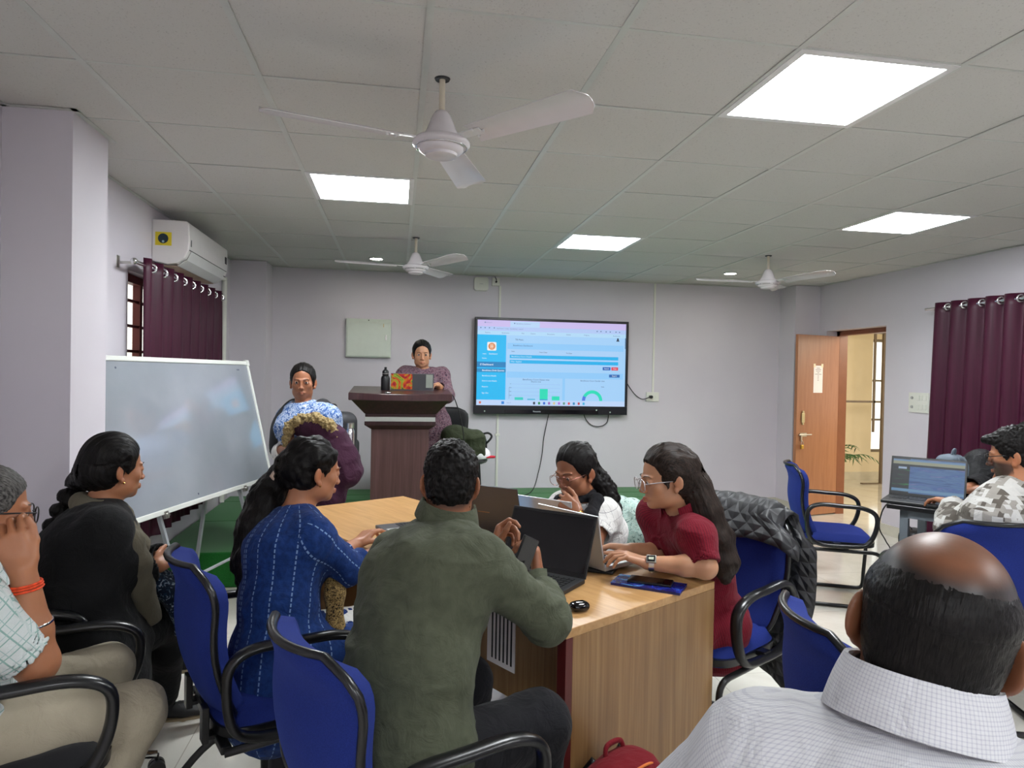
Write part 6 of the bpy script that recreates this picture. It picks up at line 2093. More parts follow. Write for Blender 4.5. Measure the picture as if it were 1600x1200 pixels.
# ---------------------------------------------------------------- woman with the backpack
def print_cloth(name, stops, scale, dist=1.0, detail=3):
    return cloth_mat(name, None, graph=lambda g, u, v, vec, ob: g.ramp(g.noise(ob, scale, detail, .65, dist), stops))
def backpack_woman():
    f = Body('standing woman in blue and white print with a black backpack, plum coat over her arm', (-.60, 4.62, 0), face((-.70, -.71)), SKIN_MID)
    H = Head((-0.616, 4.667, 1.429), (.03, -1.0, -.05), scale=.98)
    f.pose((-.58, 4.64, .82), (-0.609, 4.663, 1.260), (-.71, .70, 0), H, False, shw=.160, bow=.0, build=1.12,
           shL=P_((-0.440, 4.573, 1.200)), elL=P_((-0.362, 4.516, 0.956)), wrL=P_((-0.595, 4.413, 0.960)), shR=P_((-0.712, 4.761, 1.194)), elR=P_((-0.766, 4.706, 0.963)), wrR=P_((-0.685, 4.490, 1.000)),
           knL=V3(-.50, 4.57, .45), knR=V3(-.66, 4.68, .45), anL=V3(-.49, 4.58, .09), anR=V3(-.66, 4.70, .09), toeR=V3(-.6, -.8, 0), toeL=V3(-.5, -.85, 0))
    f.skin(.004, hands=[
        dict(W=f.J['wrL'], d=P_((-0.677, 4.388, 1.043)) - P_((-0.595, 4.413, 0.960)), n=(.2, .6, .3), thumb_side=(.1, -.3, 1), curls=[(50, 60, 30)] * 4, size=.93),
        dict(W=f.J['wrR'], d=(.2, -.8, .5), n=(.9, .1, -.1), thumb_side=(0, .3, 1), curls=[(55, 60, 30)] * 4, size=.92)], tone=lambda v: face_tone(v, H, .6))
    f.eyes(H); f.brows(H, HAIR_BLACK)
    BP = print_cloth('blue_white_floral', [(0.40, srgb(52, 84, 140)), (0.50, srgb(96, 128, 176)), (0.55, srgb(206, 214, 224)), (0.64, srgb(70, 104, 160))], 34, 2.0)
    WS = print_cloth('white_kurta_print', [(0.52, srgb(216, 212, 206)), (0.60, srgb(216, 212, 206)), (0.66, srgb(74, 92, 128))], 40, 1.5)
    def extra(S):
        for q in (1, -1): S.cone(f.hipR if q > 0 else f.hipL, (f.J['knR'] if q > 0 else f.J['knL']) + V3(0, 0, .02), .125, .12, .08)
    f.shirt(WS, (1.5, 1.5), g=.014, hem=.12, amp=.006, freq=8, seed=15, extra=extra, name='kurta', h=.0065)
    S = Sdf()
    f.torso(S, .022)
    for sh in (f.shL, f.shR): S.cone(lerp(f.nk, sh, .3), sh - V3(0, 0, .02), .055, .060, .04)
    S.cone(f.shL - V3(0, 0, .0), f.shL + V3(.05, .06, -.30), .060, .085, .06); S.cone(f.shL + V3(.05, .06, -.30), f.shL + V3(.05, .08, -.48), .085, .06, .05)
    S.cone(f.nk - f.up * .01, f.nk + f.up * .2, .062, .08, .01, 'sub')
    S.cut(f.hip + f.up * .05, -f.up)
    f.part('dupatta', S, BP, .006, None, folds(.008, 12, (1, 1, .4), 17), label='blue and white printed dupatta')
    f.trousers(cloth_mat('white_loose_cotton', srgb(206, 204, 198)), (1.95, 1.95), g=.045, h=.009, amp=.008)
    for q in (1, -1): f.shoe(q, SHOE_BLACK, SOLE_BLACK)
    S = Sdf(); hair_cap(S, H, .010, False, .004); S.ell(H.w(0, -.105, -.02), (.045, .035, .045), None, .03)
    f.part('hair', S, HAIR_BLACK, .0035, strand_cap(H), hair_disp(.002, 120))
    # backpack, worn
    t = thing('backpack', 'black backpack on the back of the standing woman in blue print', 'backpack', (-.40, 4.76, .80), face((-.70, -.71)))
    M_NYL = plain('black_nylon', srgb(26, 26, 30), .6, bump=.2, bscale=900)
    S = Sdf(); S.box((0, 0, .20), (.15, .085, .23), None, .07, .02); S.box((0, -.09, .12), (.11, .03, .12), None, .03, .03)
    v, F = S.mesh(.007); np_object('bag_body', v, F, M_NYL, t)
    MB().tube(catmull([(-.03, .03, .43), (-.02, .03, .47), (.02, .03, .47), (.03, .03, .43)], 5), .008, 6).build('grab_handle', M_NYL, t, smooth=True)
    Mi = t.matrix_basis.inverted()
    for sh, q in ((f.shL, -1), (f.shR, 1)):
        up_ = V3(0, 0, 1); fr = f.front
        inn = lerp(sh, f.nk, .30)
        pts = [inn - fr * .14 - up_ * .02, inn - fr * .06 + up_ * .075, inn + fr * .03 + up_ * .062, inn + fr * .125 - up_ * .04, inn + fr * .150 - up_ * .14, lerp(inn, sh, .5) + fr * .12 - up_ * .26, lerp(inn, sh, 1.0) - fr * .05 - up_ * .36]
        MB().tube([Mi @ p for p in catmull([Vector(p) for p in pts], 6)], .030, 8, flat=.28, up=tuple(f.side)).build('shoulder_strap', M_NYL, t, smooth=True)
    b = thing('steel_bottle', 'steel bottle in the side pocket of the black backpack', 'bottle', P_((-0.307, 4.649, 0.974)), 0)
    MB().lathe([(0, 0), (.03, 0), (.032, .01), (.032, .13), (.026, .145), (.026, .15)], 24).build('flask', M_CHROME, b, smooth=True, autosm=50)
    MB().lathe([(.026, .15), (.028, .152), (.028, .185), (0, .187)], 24).build('cap', M_STEEL, b, smooth=True, autosm=50)
    # coat carried over the arm
    t = tag(bpy.data.objects.new('winter_coat', None), 'plum winter coat with fur-trimmed hood carried over the standing woman\'s arm', 'coat'); COL.objects.link(t); t.location = P_((-0.466, 4.371, 0.941))
    L0 = V3(*t.location)
    M_COAT = cloth_mat('plum_coat_cloth', srgb(56, 26, 46))
    S = Sdf()
    pts = [P_((-0.622, 4.420, 1.144)), P_((-0.507, 4.361, 1.165)), P_((-0.398, 4.362, 1.102)), P_((-0.310, 4.345, 0.976))]
    S.chain(pts, [.045, .055, .06, .08], .05)
    S.flat(P_((-0.387, 4.339, 1.025)), P_((-0.274, 4.297, 0.864)), (.10, .075), (.09, .06), (1, .3, .2), .05)
    S.flat(P_((-0.462, 4.330, 0.966)), P_((-0.369, 4.270, 0.711)), (.14, .07), (.07, .05), (1, .2, -.2), .06)
    S.flat(P_((-0.583, 4.371, 1.021)), P_((-0.437, 4.302, 0.734)), (.08, .06), (.09, .05), (1, .2, 0), .06)
    v, F = S.mesh(.006); v = v + mesh_normals(v, F) * folds(.014, 8, (1, 1, .7), 23)(v, None)[:, None]
    np_object('coat_body', v - L0, F, M_COAT, t, v)
    S = Sdf(); fp = [P_((-0.680, 4.409, 1.049)), P_((-0.655, 4.385, 1.147)), P_((-0.591, 4.355, 1.197)), P_((-0.495, 4.319, 1.208)), P_((-0.410, 4.314, 1.170)), P_((-0.363, 4.315, 1.091)), P_((-0.346, 4.311, 1.004))]
    S.chain(fp, [.022, .03, .032, .032, .032, .03, .022], .02)
    v, F = S.mesh(.004); n_ = mesh_normals(v, F); v = v + n_ * (.010 * vnoise(v * 70, 5) + .006 * vnoise(v * 150, 6))[:, None]
    g = N('tan_fur_trim'); ob = g.coord('Object'); g.base(g.ramp(g.noise(ob, 120, 3, .7), [(0.3, srgb(96, 80, 50)), (0.6, srgb(158, 138, 94)), (0.8, srgb(190, 172, 128))])); g.set(Roughness=.9)
    np_object('fur_trim', v - L0, F, g.m, t)
backpack_woman()

# ---------------------------------------------------------------- woman behind the lectern
def lectern_woman():
    Z = .247
    f = Body('woman in mauve speckled kurta standing behind the lectern with her laptop', (.20, 6.06, Z), face((-.03, -1)), SKIN_LIGHT)
    H = Head((0.207, 6.002, 1.667), (.02, -1, -.10), scale=.98)
    f.pose((.24, 6.10, Z + .80), (0.221, 6.028, 1.516), (-1, .03, 0), H, False, shw=.160, build=1.12,
           elL=P_((0.421, 5.870, 1.310)), wrL=P_((0.336, 5.743, 1.400)), elR=P_((0.009, 5.980, 1.301)), wrR=P_((0.102, 5.782, 1.395)),
           knL=V3(.33, 6.10, Z + .45), knR=V3(.15, 6.10, Z + .45), anL=V3(.33, 6.12, Z + .09), anR=V3(.15, 6.12, Z + .09), toeR=V3(-.1, -1, 0), toeL=V3(.1, -1, 0))
    f.skin(.004, hands=[dict(W=f.J['wrL'], d=(-.6, -.8, .0), n=DOWN, thumb_side=(-1, .2, 0), size=.92), dict(W=f.J['wrR'], d=(.2, -1, .0), n=DOWN, thumb_side=(1, 0, 0), size=.92)], tone=lambda v: face_tone(v, H, .7))
    f.eyes(H); f.brows(H, HAIR_BROWN)
    M = print_cloth('mauve_speckled_cotton', [(0.36, srgb(40, 34, 48)), (0.47, srgb(96, 62, 78)), (0.54, srgb(140, 112, 116)), (0.62, srgb(52, 60, 84)), (0.7, srgb(170, 140, 130))], 75, 1.0)
    def extra(S):
        for q in (1, -1): S.cone(f.hipR if q > 0 else f.hipL, lerp(f.J['knR'] if q > 0 else f.J['knL'], f.J['anR'] if q > 0 else f.J['anL'], .3), .135, .15, .08)
    f.shirt(M, (1.8, 1.8), g=.018, hem=.12, amp=.008, freq=9, seed=19, ag=.02, extra=extra, name='kurta', h=.007)
    f.trousers(cloth_mat('grey_loose_trousers', srgb(110, 110, 116)), (1.95, 1.95), g=.03, h=.010)
    for q in (1, -1): f.shoe(q, SHOE_BLACK, SOLE_BLACK)
    S = Sdf(); hair_cap(S, H, .010, False, .004); S.ell(H.w(.02, -.10, -.03), (.05, .035, .05), None, .03)
    f.part('hair', S, HAIR_BLACK, .004, strand_cap(H), hair_disp(.002, 120))
lectern_woman()
# ------------------------------------------------------------------ laptops and small things
def screen_mat(): pass
M_KEY = plain('black_keys', srgb(16, 16, 18), .5)
def make_laptop(label, hinge, user, w, d, lh, ang, body, lidm, scr, keys=None, z=None, group=None, logo=None):
    """hinge: middle of the hinge line on the table; user: direction towards the user; ang: lid opening from the keyboard plane"""
    hz = hinge[2]
    t = thing('laptop', label, 'laptop', hinge, math.atan2(user[0], -user[1]), group)
    th = .018
    MB().lo_hi((-w / 2, -d, .001), (w / 2, 0, th)).build('base', body, t, bevel=.004)
    mb = MB()
    nx, ny = 15, 5
    kw = (w - .05) / nx; kd = (d * .46) / ny
    for i in range(nx):
        for j in range(ny):
            if j == ny - 1 and 4 <= i <= 9: continue
            mb.box((-w / 2 + .025 + (i + .5) * kw, -.028 - (j + .5) * kd, th + .001), (kw * .84, kd * .82, .003))
    mb.box((0, -.028 - (ny - .5) * kd, th + .001), (kw * 5.8, kd * .82, .003))
    mb.build('keyboard', keys or M_KEY, t)
    MB().lo_hi((-w * .16, -d + .015, th - .0005), (w * .16, -d * .58, th + .0008)).build('trackpad', lidm, t)
    a = R(180 - ang)
    up = Vector((0, math.sin(R(ang) - PI / 2), math.cos(R(ang) - PI / 2)))      # direction from hinge to lid top
    nrm = Vector((0, -up.z, up.y))                                               # screen side
    M = frame((0, .002, th * .6), (1, 0, 0), up, nrm.cross(Vector((1, 0, 0))) * 0 + Vector((1, 0, 0)).cross(up))
    lid = MB().lo_hi((-w / 2, .004, -.004), (w / 2, lh, .003), M).build('lid', lidm, t, bevel=.002)
    q = 1 if (Vector((1, 0, 0)).cross(up)).dot(nrm) > 0 else -1
    MB().lo_hi((-w / 2 + .003, .008, .0031 * q - .0004), (w / 2 - .003, lh - .003, .0031 * q + .0008), M).build('screen_bezel', M_BLACK, lid)
    s_ = MB().lo_hi((-w / 2 + .010, .022, .0036 * q - .0004), (w / 2 - .010, lh - .012, .0042 * q), M).build('screen', scr, lid)
    if logo: MB().lo_hi((-.03, lh * .5 - .002, -.0046 * q - .0004), (.03, lh * .5 + .002, -.004 * q), M).build('lid_emblem', logo, lid)
    t['_lid'] = 0
    del t['_lid']
    return t, M, q
M_OFF = plain('dark_screen_glass', srgb(8, 8, 10), .12, noise_amt=0)
M_LAPBLK = plain('matte_black_laptop', srgb(24, 24, 26), .5)
M_LAPGREY = plain('graphite_aluminium', srgb(92, 92, 96), .38, .6, noise_amt=.03)
M_LAPSIL = plain('silver_aluminium', srgb(198, 200, 202), .35, .5, noise_amt=.02)
M_SCRLIT = emis('lit_laptop_screen', srgb('#9fbfe6'), .8)
make_laptop('open black laptop with dark screen facing the man in the olive shirt', (.545, 2.49, .75), (-.668, -.744, 0), .365, .245, .235, 113, M_LAPBLK, M_LAPBLK, M_OFF)
make_laptop('open silver laptop under the hands of the woman in the maroon shirt', (.70, 2.60, .762), (.852, .523, 0), .325, .225, .21, 102, M_LAPSIL, M_LAPSIL, M_SCRLIT)
tag(MB().lo_hi((-.17, -.12, 0), (.17, .12, .011)).build('laptop_sleeve', M_BLACK, loc=(.80, 2.665, .7505), rot=(0, 0, math.atan2(.852, .523)), bevel=.004), 'thin black sleeve lying under the silver laptop of the woman in maroon', 'sleeve')
make_laptop('open graphite laptop with the back of its lid to the viewer on the table', (.42, 3.06, .75), (.62, .79, 0), .375, .25, .26, 108, M_LAPGREY, M_LAPGREY, M_SCRLIT, logo=plain('copper_logo', srgb(150, 116, 90), .4, .5))
make_laptop('silver laptop in front of the woman in the white patterned shirt', (.66, 2.93, .75), (.70, .71, 0), .315, .215, .215, 105, M_LAPSIL, M_LAPSIL, M_SCRLIT)
make_laptop('slim open laptop at the far table end used by the woman in the indigo kurta', (.17, 3.25, .75), (-.93, -.37, 0), .32, .22, .21, 104, M_LAPGREY, M_LAPSIL, M_SCRLIT)
# olive man's phone
M_GLASSBLK = plain('gloss_black_glass', srgb(12, 12, 14), .08, noise_amt=0)
def phone(label, M, w=.074, h=.158):
    t = thing('mobile_phone', label, 'phone'); t.matrix_world = M
    MB().lo_hi((-w / 2, -h / 2, -.004), (w / 2, h / 2, .003)).build('case', M_BLACK, t, bevel=.003)
    MB().lo_hi((-w / 2 + .003, -h / 2 + .003, .003), (w / 2 - .003, h / 2 - .003, .0042)).build('screen', M_GLASSBLK, t)
    return t
px, py_ = Vector((.80, .58, -.25)).normalized(), Vector((.38, .20, .90)).normalized()
px = (px - py_ * px.dot(py_)).normalized()
phone('black phone held upright in the hand of the man in the olive shirt', frame((0.385, 2.027, 0.930), px, py_, px.cross(py_)))
# notebook with a phone on it, earbud case
def cover(g):
    v = g.coord('Object'); f = g.noise(v, 14, 4, .6, 1.5)
    s_ = g.sep(v)
    c = g.ramp(f, [(0.35, srgb(18, 20, 84)), (0.5, srgb(28, 50, 150)), (0.6, srgb(70, 150, 210)), (0.68, srgb(226, 226, 190))])
    c2 = g.ramp(f, [(0.4, srgb(22, 20, 86)), (0.62, srgb(34, 52, 150)), (0.72, srgb(60, 110, 190))])
    g.base(g.mix(g.math('GREATER_THAN', s_[0], .0), c, c2)); g.set(Roughness=.25)
g = N('glossy_blue_cover'); cover(g)
nb = thing('notebook', 'blue glossy booklet on the table corner under a black phone', 'notebook', (.905, 2.325, .75), math.atan2(-.15, .21))
MB().lo_hi((-.125, -.06, .008), (.125, .06, .0095)).build('cover', g.m, nb)
MB().lo_hi((-.124, -.058, .0), (.124, .059, .008)).build('pages', plain('navy_pages', srgb(40, 36, 96), .6), nb)
phone('black phone lying on the blue booklet by the watch', frame((.915, 2.335, .7635), (.52, .85, 0), (-.85, .52, 0), (0, 0, 1)))
S = Sdf(); S.ell((0, 0, .014), (.032, .024, .0135), None, .0); S.box((0, 0, .0135), (.030, .021, .0125), None, .012, .01)
v, F = S.mesh(.002)
ec = thing('earbud_case', 'small glossy black earbud case at the near table corner', 'earbud case', (.586, 2.10, .751), .3)
np_object('case_body', v, F, M_GLASSBLK, ec)
MB().tube([(math.cos(a) * .0318, math.sin(a) * .0238, .0175) for a in np.linspace(0, 2 * PI, 33)[:-1]], .0008, 5, closed=True).build('lid_seam', plain('seam_dark_grey', srgb(60, 60, 64), .4), ec)
tag(MB().lathe([(0, 0), (.011, 0), (.012, .05), (.006, .058), (.006, .07), (0, .071)], 16).build('small_bottle', plain('white_plastic', srgb(226, 226, 226), .35), loc=(.20, 2.86, .75), smooth=True, autosm=40), 'tiny white plastic bottle by the graphite laptop', 'bottle')
# printed card below the table
cd = thing('printed_card', 'white card with black lines leaning in the shade under the table', 'card', (.40, 2.52, .12), face((-.85, -.52)))
MB().lo_hi((-.08, -.004, .28), (.08, .0, .57)).build('card_sheet', M_PAPER, cd)
mb = MB()
for k in range(6): mb.lo_hi((-.065 + k * .022, .0, .30), (-.057 + k * .022, .0012, .55))
mb.build('print', M_BLACK, cd)

# ------------------------------------------------------------------ cloths over chair backs
def drape(chair, mat, name, label, cat, v_front, v_back, wide, puff, seed):
    t = tag(bpy.data.objects.new(name, None), label, cat); COL.objects.link(t)
    t.matrix_world = chair.matrix_basis.copy()
    nu, nv = 28, 44
    lf, lb = (1 - v_front) * .475, (1 - v_back) * .475
    tot = lf + lb + .12
    def fn(u, v):
        uu = (2 * u - 1) * wide; s = v * tot
        uc = max(-1, min(1, uu)); over = abs(uu) - 1
        if s < lf: p = back_pt(uc, min(1, v_front + s / .475), .068 + puff)
        elif s < lf + .12:
            a = (s - lf) / .12 * PI
            m = back_pt(uc, 1, .018); p = m + Vector((0, math.cos(a) * (.05 + puff), math.sin(a) * (.030 + puff)))
        else:
            k = (s - lf - .12) / .475
            vv = 1 - k
            p = back_pt(uc, max(-.0, min(1, vv)), -.032 - puff - .05 * k)
            if vv < 0: p.z += vv * .475
        if over > 0:
            p.x += math.copysign(over * .16, uu) ; p.z -= over * .12
            p.y += -.10 * over
        n_ = vnoise(np.array([[uu * 2.2, v * 3.3, seed]]), seed)[0]; n2 = vnoise(np.array([[uu * 5, v * 7, seed + .5]]), seed + 2)[0]
        p.y += .018 * n_ * (1 if s > lf + .1 else .4); p.z += .010 * n2 - .02 * abs(uu) ** 2 * (1 if s > lf + .12 else 0)
        p.x += .012 * n2
        return p
    mb = MB().grid(fn, nu, nv, .012)
    o = mb.build('cloth' if cat != 'jacket' else 'quilted_body', mat, t, smooth=True)
    a = o.data.attributes.new('suv', 'FLOAT_VECTOR', 'POINT')
    n1 = (nu + 1) * (nv + 1)
    uv = np.array([(i / nu * .5, j / nv * tot, 0) for i in range(nu + 1) for j in range(nv + 1)] * (len(o.data.vertices) // n1))
    a.data.foreach_set('vector', uv.astype(np.float32).ravel())
    return t
g = N('black_quilted_nylon')
at = g.n('ShaderNodeAttribute'); at.attribute_name = 'suv'; sx = g.sep(at.outputs['Vector'])
def tri(x): return g.math('ABSOLUTE', g.math('SUBTRACT', g.math('FRACT', x), .5))
q1 = tri(g.math('DIVIDE', g.math('ADD', sx[0], sx[1]), .062)); q2 = tri(g.math('DIVIDE', g.math('SUBTRACT', sx[0], sx[1]), .062))
hgt = g.math('MULTIPLY', g.math('SMOOTH_MIN', g.math('SUBTRACT', .5, q1), g.math('SUBTRACT', .5, q2), .1), 1.0)
g.base(srgb(28, 28, 31)); g.set(Roughness=.5); g.bump(hgt, .9, .02)
jk = drape(CH['red'], g.m, 'quilted_jacket', 'black quilted jacket hung over the chair of the woman in maroon', 'jacket', .80, -.45, 1.42, .03, 3)
mint = print_cloth('mint_floral_cloth', [(0.36, srgb(58, 72, 70)), (0.42, srgb(142, 172, 164)), (0.5, srgb(196, 210, 202)), (0.58, srgb(150, 186, 178)), (0.68, srgb(206, 212, 204))], 30, 2.0)
drape(CH['white'], mint, 'mint_shawl', 'pale mint floral shawl spread over the chair of the woman in white', 'shawl', .35, .2, 1.18, .012, 9)

# ------------------------------------------------------------------ things on and behind the lectern
LZ = .2475 + 1.103
b = thing('water_bottle', 'black metal water bottle standing on the lectern', 'bottle', (-.095, 5.60, LZ - .004))
MB().lathe([(0, 0), (.034, 0), (.036, .006), (.036, .105), (.030, .122), (.020, .130)], 28).build('flask', plain('black_metal_flask', srgb(14, 14, 16), .35), b, smooth=True, autosm=50)
c = MB().lathe([(.024, .128), (.026, .132), (.026, .162), (.018, .172), (.010, .178), (.010, .195), (0, .197)], 24).build('cap', M_BLACK, b, smooth=True, autosm=50)
MB().lathe([(.0262, .140), (.0268, .141), (.0268, .144), (.0262, .145)], 24).build('cap_ring', M_STEEL, c)
g = N('swirling_colour_decal'); v = g.coord('Object'); f = g.noise(v, 9, 3, .6, 2.5)
g.base(g.ramp(f, [(0.30, srgb(60, 20, 60)), (0.40, srgb(170, 30, 40)), (0.48, srgb(200, 90, 30)), (0.55, srgb(150, 170, 50)), (0.62, srgb(40, 90, 50)), (0.70, srgb(120, 30, 90))])); g.set(Roughness=.35)
lp, LM, lq = make_laptop('open laptop with a colourful swirl sticker on its lid, standing on the lectern', (.12, 5.60, LZ), (0, 1, 0), .345, .235, .135, 100, M_LAPGREY, M_LAPGREY, M_SCRLIT)
lid = [o for o in lp.children if o.name.startswith('lid')][0]
MB().lo_hi((.0, .006, -.0052 * lq - .0006), (.170, .132, -.0045 * lq), LM).build('colour_sticker', g.m, lid)
MB().lo_hi((-.165, .02, -.0052 * lq - .0006), (-.11, .128, -.0045 * lq), LM).build('grey_sticker', plain('grey_label', srgb(150, 156, 146), .5), lid)
cable('microphone_cable', [(.40, 5.62, LZ - .01), (.46, 5.62, 1.31), (.53, 5.64, 1.10), (.57, 5.68, .85), (.585, 5.75, .60), (.60, 5.80, .40), (.66, 5.85, .255), (.85, 5.95, .254)], .005, 'black cable drooping from the right end of the lectern to the stage')
# olive shoulder bag and a red-and-white cap on a stool behind the lectern
st_ = thing('stool', 'tall black stool on the stage carrying the olive bag', 'stool', (.62, 5.98, .245))
MB().lathe([(0, .48), (.17, .48), (.18, .495), (.17, .515), (0, .515)], 28).build('seat', M_DKFAB, st_, smooth=True, autosm=50)
for k in range(4):
    a = PI / 4 + k * PI / 2
    MB().cyl((.13 * math.cos(a), .13 * math.sin(a), .48), (.17 * math.cos(a), .17 * math.sin(a), 0), .012).build('leg', M_TUBE, st_, smooth=True, autosm=40)
cp = thing('sun_cap', 'red and white cap lying under the olive bag behind the lectern', 'cap', (.72, 5.92, .761), 0)
S = Sdf(); S.ell((0, .02, .03), (.10, .10, .075), None, 0); S.cut((0, 0, .0), (0, 0, -1)); v, F = S.mesh(.006); np_object('crown', v, F, plain('white_cap_cloth', srgb(220, 220, 222), .8), cp)
S = Sdf(); S.flat((.03, .0, .014), (.13, -.02, .016), (.07, .012), (.04, .010), (0, 1, 0), .02); v, F = S.mesh(.004); np_object('brim', v, F, plain('red_cap_cloth', srgb(176, 20, 40), .8), cp, None)
ob = thing('shoulder_bag', 'olive green shoulder bag heaped behind the lectern on the stool', 'bag', (.59, 5.96, .775), 0)
M_OLIVEBAG = cloth_mat('olive_canvas', srgb(54, 60, 42))
S = Sdf(); S.box((0, 0, .10), (.17, .10, .13), None, .07, .02); S.ell((-.08, 0, .20), (.12, .09, .07), None, .06); S.box((.10, -.085, .10), (.075, .03, .09), None, .02, .03)
v, F = S.mesh(.006); v = v + mesh_normals(v, F) * folds(.010, 9, (1, 1, 1), 6)(v, None)[:, None]
np_object('bag_body', v, F, M_OLIVEBAG, ob)
MB().tube(catmull([(.13, -.02, .19), (.20, -.04, .21), (.235, -.04, .18), (.20, -.04, .13), (.16, -.02, .10)], 6), .010, 8, flat=.5).build('strap', M_BLACK, ob, smooth=True)

# ------------------------------------------------------------------ small desk on the right
dk = thing('small_desk', 'small black-topped desk on grey metal legs by the right wall', 'desk')
dA, dB = Vector((.606, -.795, 0)), Vector((.795, .606, 0))
d0 = Vector((2.667, 3.345, 0.830)); d0.z = 0
dk.matrix_world = frame(d0, dA, dB, (0, 0, 1))
DZ = .83
MB().lo_hi((0, 0, DZ - .025), (1.05, .50, DZ)).build('desktop', M_BLACK, dk, bevel=.003)
M_GREYLEG = plain('grey_painted_steel', srgb(112, 120, 128), .4)
mb = MB().lo_hi((.06, .03, DZ - .07), (.99, .06, DZ - .026)).lo_hi((.06, .44, DZ - .07), (.99, .47, DZ - .026)).lo_hi((.06, .03, DZ - .07), (.09, .47, DZ - .026)).lo_hi((.96, .03, DZ - .07), (.99, .47, DZ - .026))
mb.build('apron', M_GREYLEG, dk)
for x in (.06, .95):
    for y in (.03, .43): MB().lo_hi((x, y, 0), (x + .04, y + .04, DZ - .026)).build('leg', M_GREYLEG, dk)
g = N('dashboard_on_laptop'); v = g.coord('Object'); s_ = g.sep(v); f = g.noise(g.coord('Object', (3, 30, 30)), 2.2, 3, .6, .6)
pc = g.ramp(f, [(0.3, srgb(44, 84, 150)), (0.5, srgb(92, 136, 190)), (0.6, srgb(70, 110, 180)), (0.72, srgb(150, 150, 200))])
pc = g.mix(g.math('LESS_THAN', s_[0], -.09), pc, g.ramp(f, [(0.45, srgb(20, 26, 36)), (0.62, srgb(26, 40, 50)), (0.66, srgb(40, 150, 70))]))
g.base((.02, .02, .02, 1)); g.l(pc, g.b.inputs['Emission Color']); g.b.inputs['Emission Strength'].default_value = .55
lc = Vector((2.966, 3.406, 0.843)); lc.z = DZ
lp2, LM2, lq2 = make_laptop('open black laptop with a blue dashboard on its screen on the small desk', lc, (-.74, -.67, 0), .375, .25, .235, 108, M_LAPBLK, M_LAPBLK, g.m)
lid2 = [o for o in lp2.children if o.name.startswith('lid')][0]
w_ = .375
for nm, x0, x1, y0, y1, col in (('screen_titlebar', -.5, .5, .93, .98, '#7fa6cf'), ('screen_toolbar', -.5, .5, .84, .93, '#b0b49a'), ('screen_header', -.5, .5, .78, .84, '#182434'), ('screen_taskbar', -.5, .5, .04, .12, '#78a8d0'), ('screen_button', -.42, -.30, .70, .76, '#b8d0f0')):
    MB().lo_hi((x0 * (w_ - .022), .022 + y0 * .20, .0042 * lq2), (x1 * (w_ - .022), .022 + y1 * .20, .0047 * lq2), LM2).build(nm, emis('lap_' + col[1:], srgb(col), .55), lid2)
cable('charger_cable', [Vector((2.791, 3.435, 0.807)), Vector((2.820, 3.521, 0.798)), Vector((2.805, 3.553, 0.739)), Vector((2.806, 3.572, 0.641)), Vector((2.844, 3.565, 0.567)), Vector((2.883, 3.557, 0.474)), Vector((2.918, 3.546, 0.136)), Vector((2.957, 3.558, 0.009))], .004, 'black charger cable hanging off the left edge of the small desk')
bg_ = thing('rucksack', 'grey backpack standing on the small desk behind the laptop', 'backpack', (0, 0, 0), .5)
p = Vector((3.369, 3.684, 0.942)); bg_.location = (p.x, p.y, DZ); bg_.scale = (.72, .72, .72)
S = Sdf(); S.box((0, 0, .15), (.12, .09, .17), None, .06, .02); v, F = S.mesh(.007); np_object('bag_body', v, F, plain('slate_nylon', srgb(92, 104, 116), .7), bg_)
MB().tube(catmull([(-.03, -.02, .31), (-.02, -.03, .36), (.02, -.03, .36), (.03, -.02, .31)], 5), .011, 6).build('grab_handle', plain('slate_nylon', srgb(92, 104, 116), .7), bg_, smooth=True)
for x in (-.06, .06): MB().tube(catmull([(x, -.07, .30), (x * 1.1, -.105, .22), (x * 1.2, -.10, .10)], 5), .018, 6, flat=.4).build('shoulder_strap', plain('slate_webbing', srgb(110, 122, 132), .7), bg_, smooth=True)

# ------------------------------------------------------------------ bags on the floor
def rucksack(name, label, loc, rz, mat, m2, s=1.0):
    t = thing(name, label, 'backpack', loc, rz)
    S = Sdf(); S.box((0, 0, .20), (.15, .10, .21), None, .075, .02); S.ell((0, -.01, .36), (.12, .085, .07), None, .05)
    v, F = S.mesh(.006); v = v + mesh_normals(v, F) * folds(.006, 9, (1, 1, 1), 2)(v, None)[:, None]
    np_object('bag_body', v, F, mat, t)
    S = Sdf(); S.box((0, -.105, .14), (.11, .035, .12), None, .03, .02); v, F = S.mesh(.006); np_object('front_pocket', v, F, m2, t)
    MB().tube(catmull([(-.05, .04, .41), (-.035, .05, .445), (.035, .05, .445), (.05, .04, .41)], 5), .009, 6).build('grab_handle', mat, t, smooth=True)
    for x in (-.07, .07): MB().tube(catmull([(x, .07, .40), (x * 1.3, .125, .30), (x * 1.4, .12, .12)], 5), .022, 8, flat=.35).build('shoulder_strap', M_BLACK, t, smooth=True)
    return t
_p = (-0.264, 2.419, 0.147)
_bag = (_p[0], _p[1], 0)
rb = rucksack('school_bag', 'red backpack standing on the floor against the table end panel', (.665, 1.872, 0), .55, cloth_mat('red_nylon', srgb(120, 24, 34)), plain('dark_red_nylon', srgb(70, 12, 22), .6))
rb.scale = (.82, .82, .95)
MB().tube(catmull([(-.13, -.05, .37), (-.05, -.075, .415), (.05, -.075, .415), (.13, -.05, .37)], 6), .0045, 6).build('orange_zip', plain('orange_zip', srgb(224, 120, 50), .5), rb, smooth=True)
db = rucksack('laptop_bag', 'dark navy bag slumped on the floor beside the nearest blue chair', _bag, .9, plain('dark_navy_nylon', srgb(22, 20, 30), .7), plain('dark_maroon_nylon', srgb(40, 14, 22), .7))
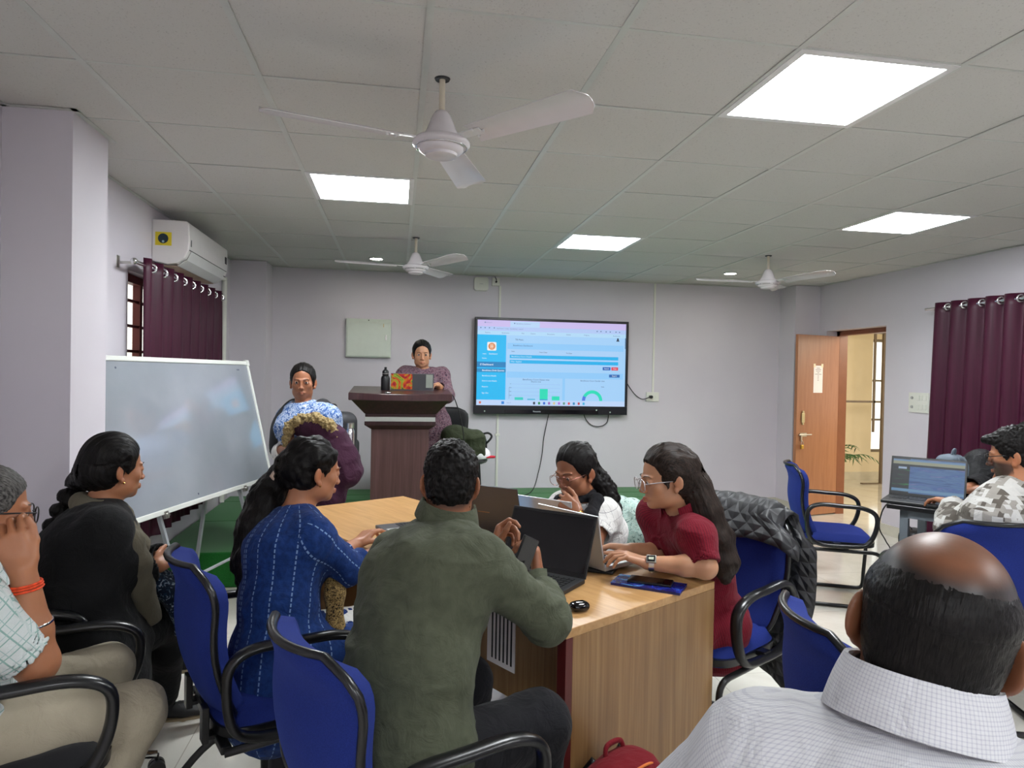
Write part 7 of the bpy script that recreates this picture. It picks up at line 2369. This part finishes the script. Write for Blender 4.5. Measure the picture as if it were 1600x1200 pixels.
MB().tube(catmull([(-.10, .10, .33), (-.26, .20, .28), (-.34, .30, .12), (-.30, .34, .03), (-.20, .36, .012)], 6), .013, 8, flat=.3).build('loose_strap', M_BLACK, db, smooth=True)
tb = rucksack('travel_bag', 'black bag standing on the floor under the plum curtain', (0, 0, 0), 1.2, M_BLACK, plain('dark_red_trim', srgb(110, 26, 34), .6))

_p = Vector((4.436, 5.217, 0.100)); tb.location = (_p.x, _p.y, 0); tb.scale = (.7, .7, .55)
# ------------------------------------------------------------------ corridor: plant and metal frame
pp = thing('potted_palm', 'palm in a pot beside the cream corridor wall beyond the door', 'plant', (5.80, 8.40, 0))
MB().lathe([(0, 0), (.13, 0), (.17, .26), (.18, .28), (.16, .28), (.15, .25), (0, .25)], 28).build('pot', plain('terracotta', srgb(150, 84, 58), .8), pp, smooth=True, autosm=50)
M_LEAF = plain('palm_leaf', srgb(52, 96, 52), .5, noise_amt=.25)
rnd = random.Random(4)
for k in range(9):
    a = k * 2.4; ln = rnd.uniform(.45, .62); rise = rnd.uniform(.35, .62)
    mb = MB(); pts = []
    for i in range(11):
        s_ = i / 10
        pts.append(Vector((math.cos(a) * ln * s_, math.sin(a) * ln * s_, .25 + rise * 1.5 * s_ - rise * .95 * s_ ** 2.4)))
    mb.tube(pts, [.006 - .004 * i / 10 for i in range(11)], 5)
    for i in range(3, 11):
        d_ = (pts[min(i + 1, 10)] - pts[i - 1]).normalized(); sd = d_.cross(Vector((0, 0, 1))).normalized()
        for q in (-1, 1):
            tip = pts[i] + sd * q * .13 * (1 - abs(i - 6) / 9) + d_ * .08 + Vector((0, 0, -.05))
            m_ = (pts[i] + tip) / 2 + Vector((0, 0, .015))
            w_ = d_ * .009
            mb.add([pts[i] - w_, pts[i] + w_, m_ + w_ * 1.3, tip, m_ - w_ * 1.3], [(0, 1, 2, 3, 4)])
    mb.build('frond', M_LEAF, pp)
fr = thing('metal_frame', 'thin grey metal frame standing in the corridor before the bright window', 'frame', (6.9, 8.95, 0))
M_FR = plain('grey_frame_metal', srgb(120, 108, 96), .4, .5)
MB().lo_hi((.11, -.02, 0), (.15, .02, 2.24)).build('post', M_FR, fr)
MB().lo_hi((-.60, -.015, 2.20), (.6, .015, 2.24)).build('top_rail', M_FR, fr)
MB().lo_hi((-.60, -.012, 1.19), (.6, .012, 1.22)).build('middle_rail', M_FR, fr)
MB().lo_hi((-.03, -.012, .76), (.0, .012, 2.2)).build('hanger', M_FR, fr)
MB().lo_hi((-.18, -.03, 0), (.44, .03, .014)).build('foot', M_FR, fr)
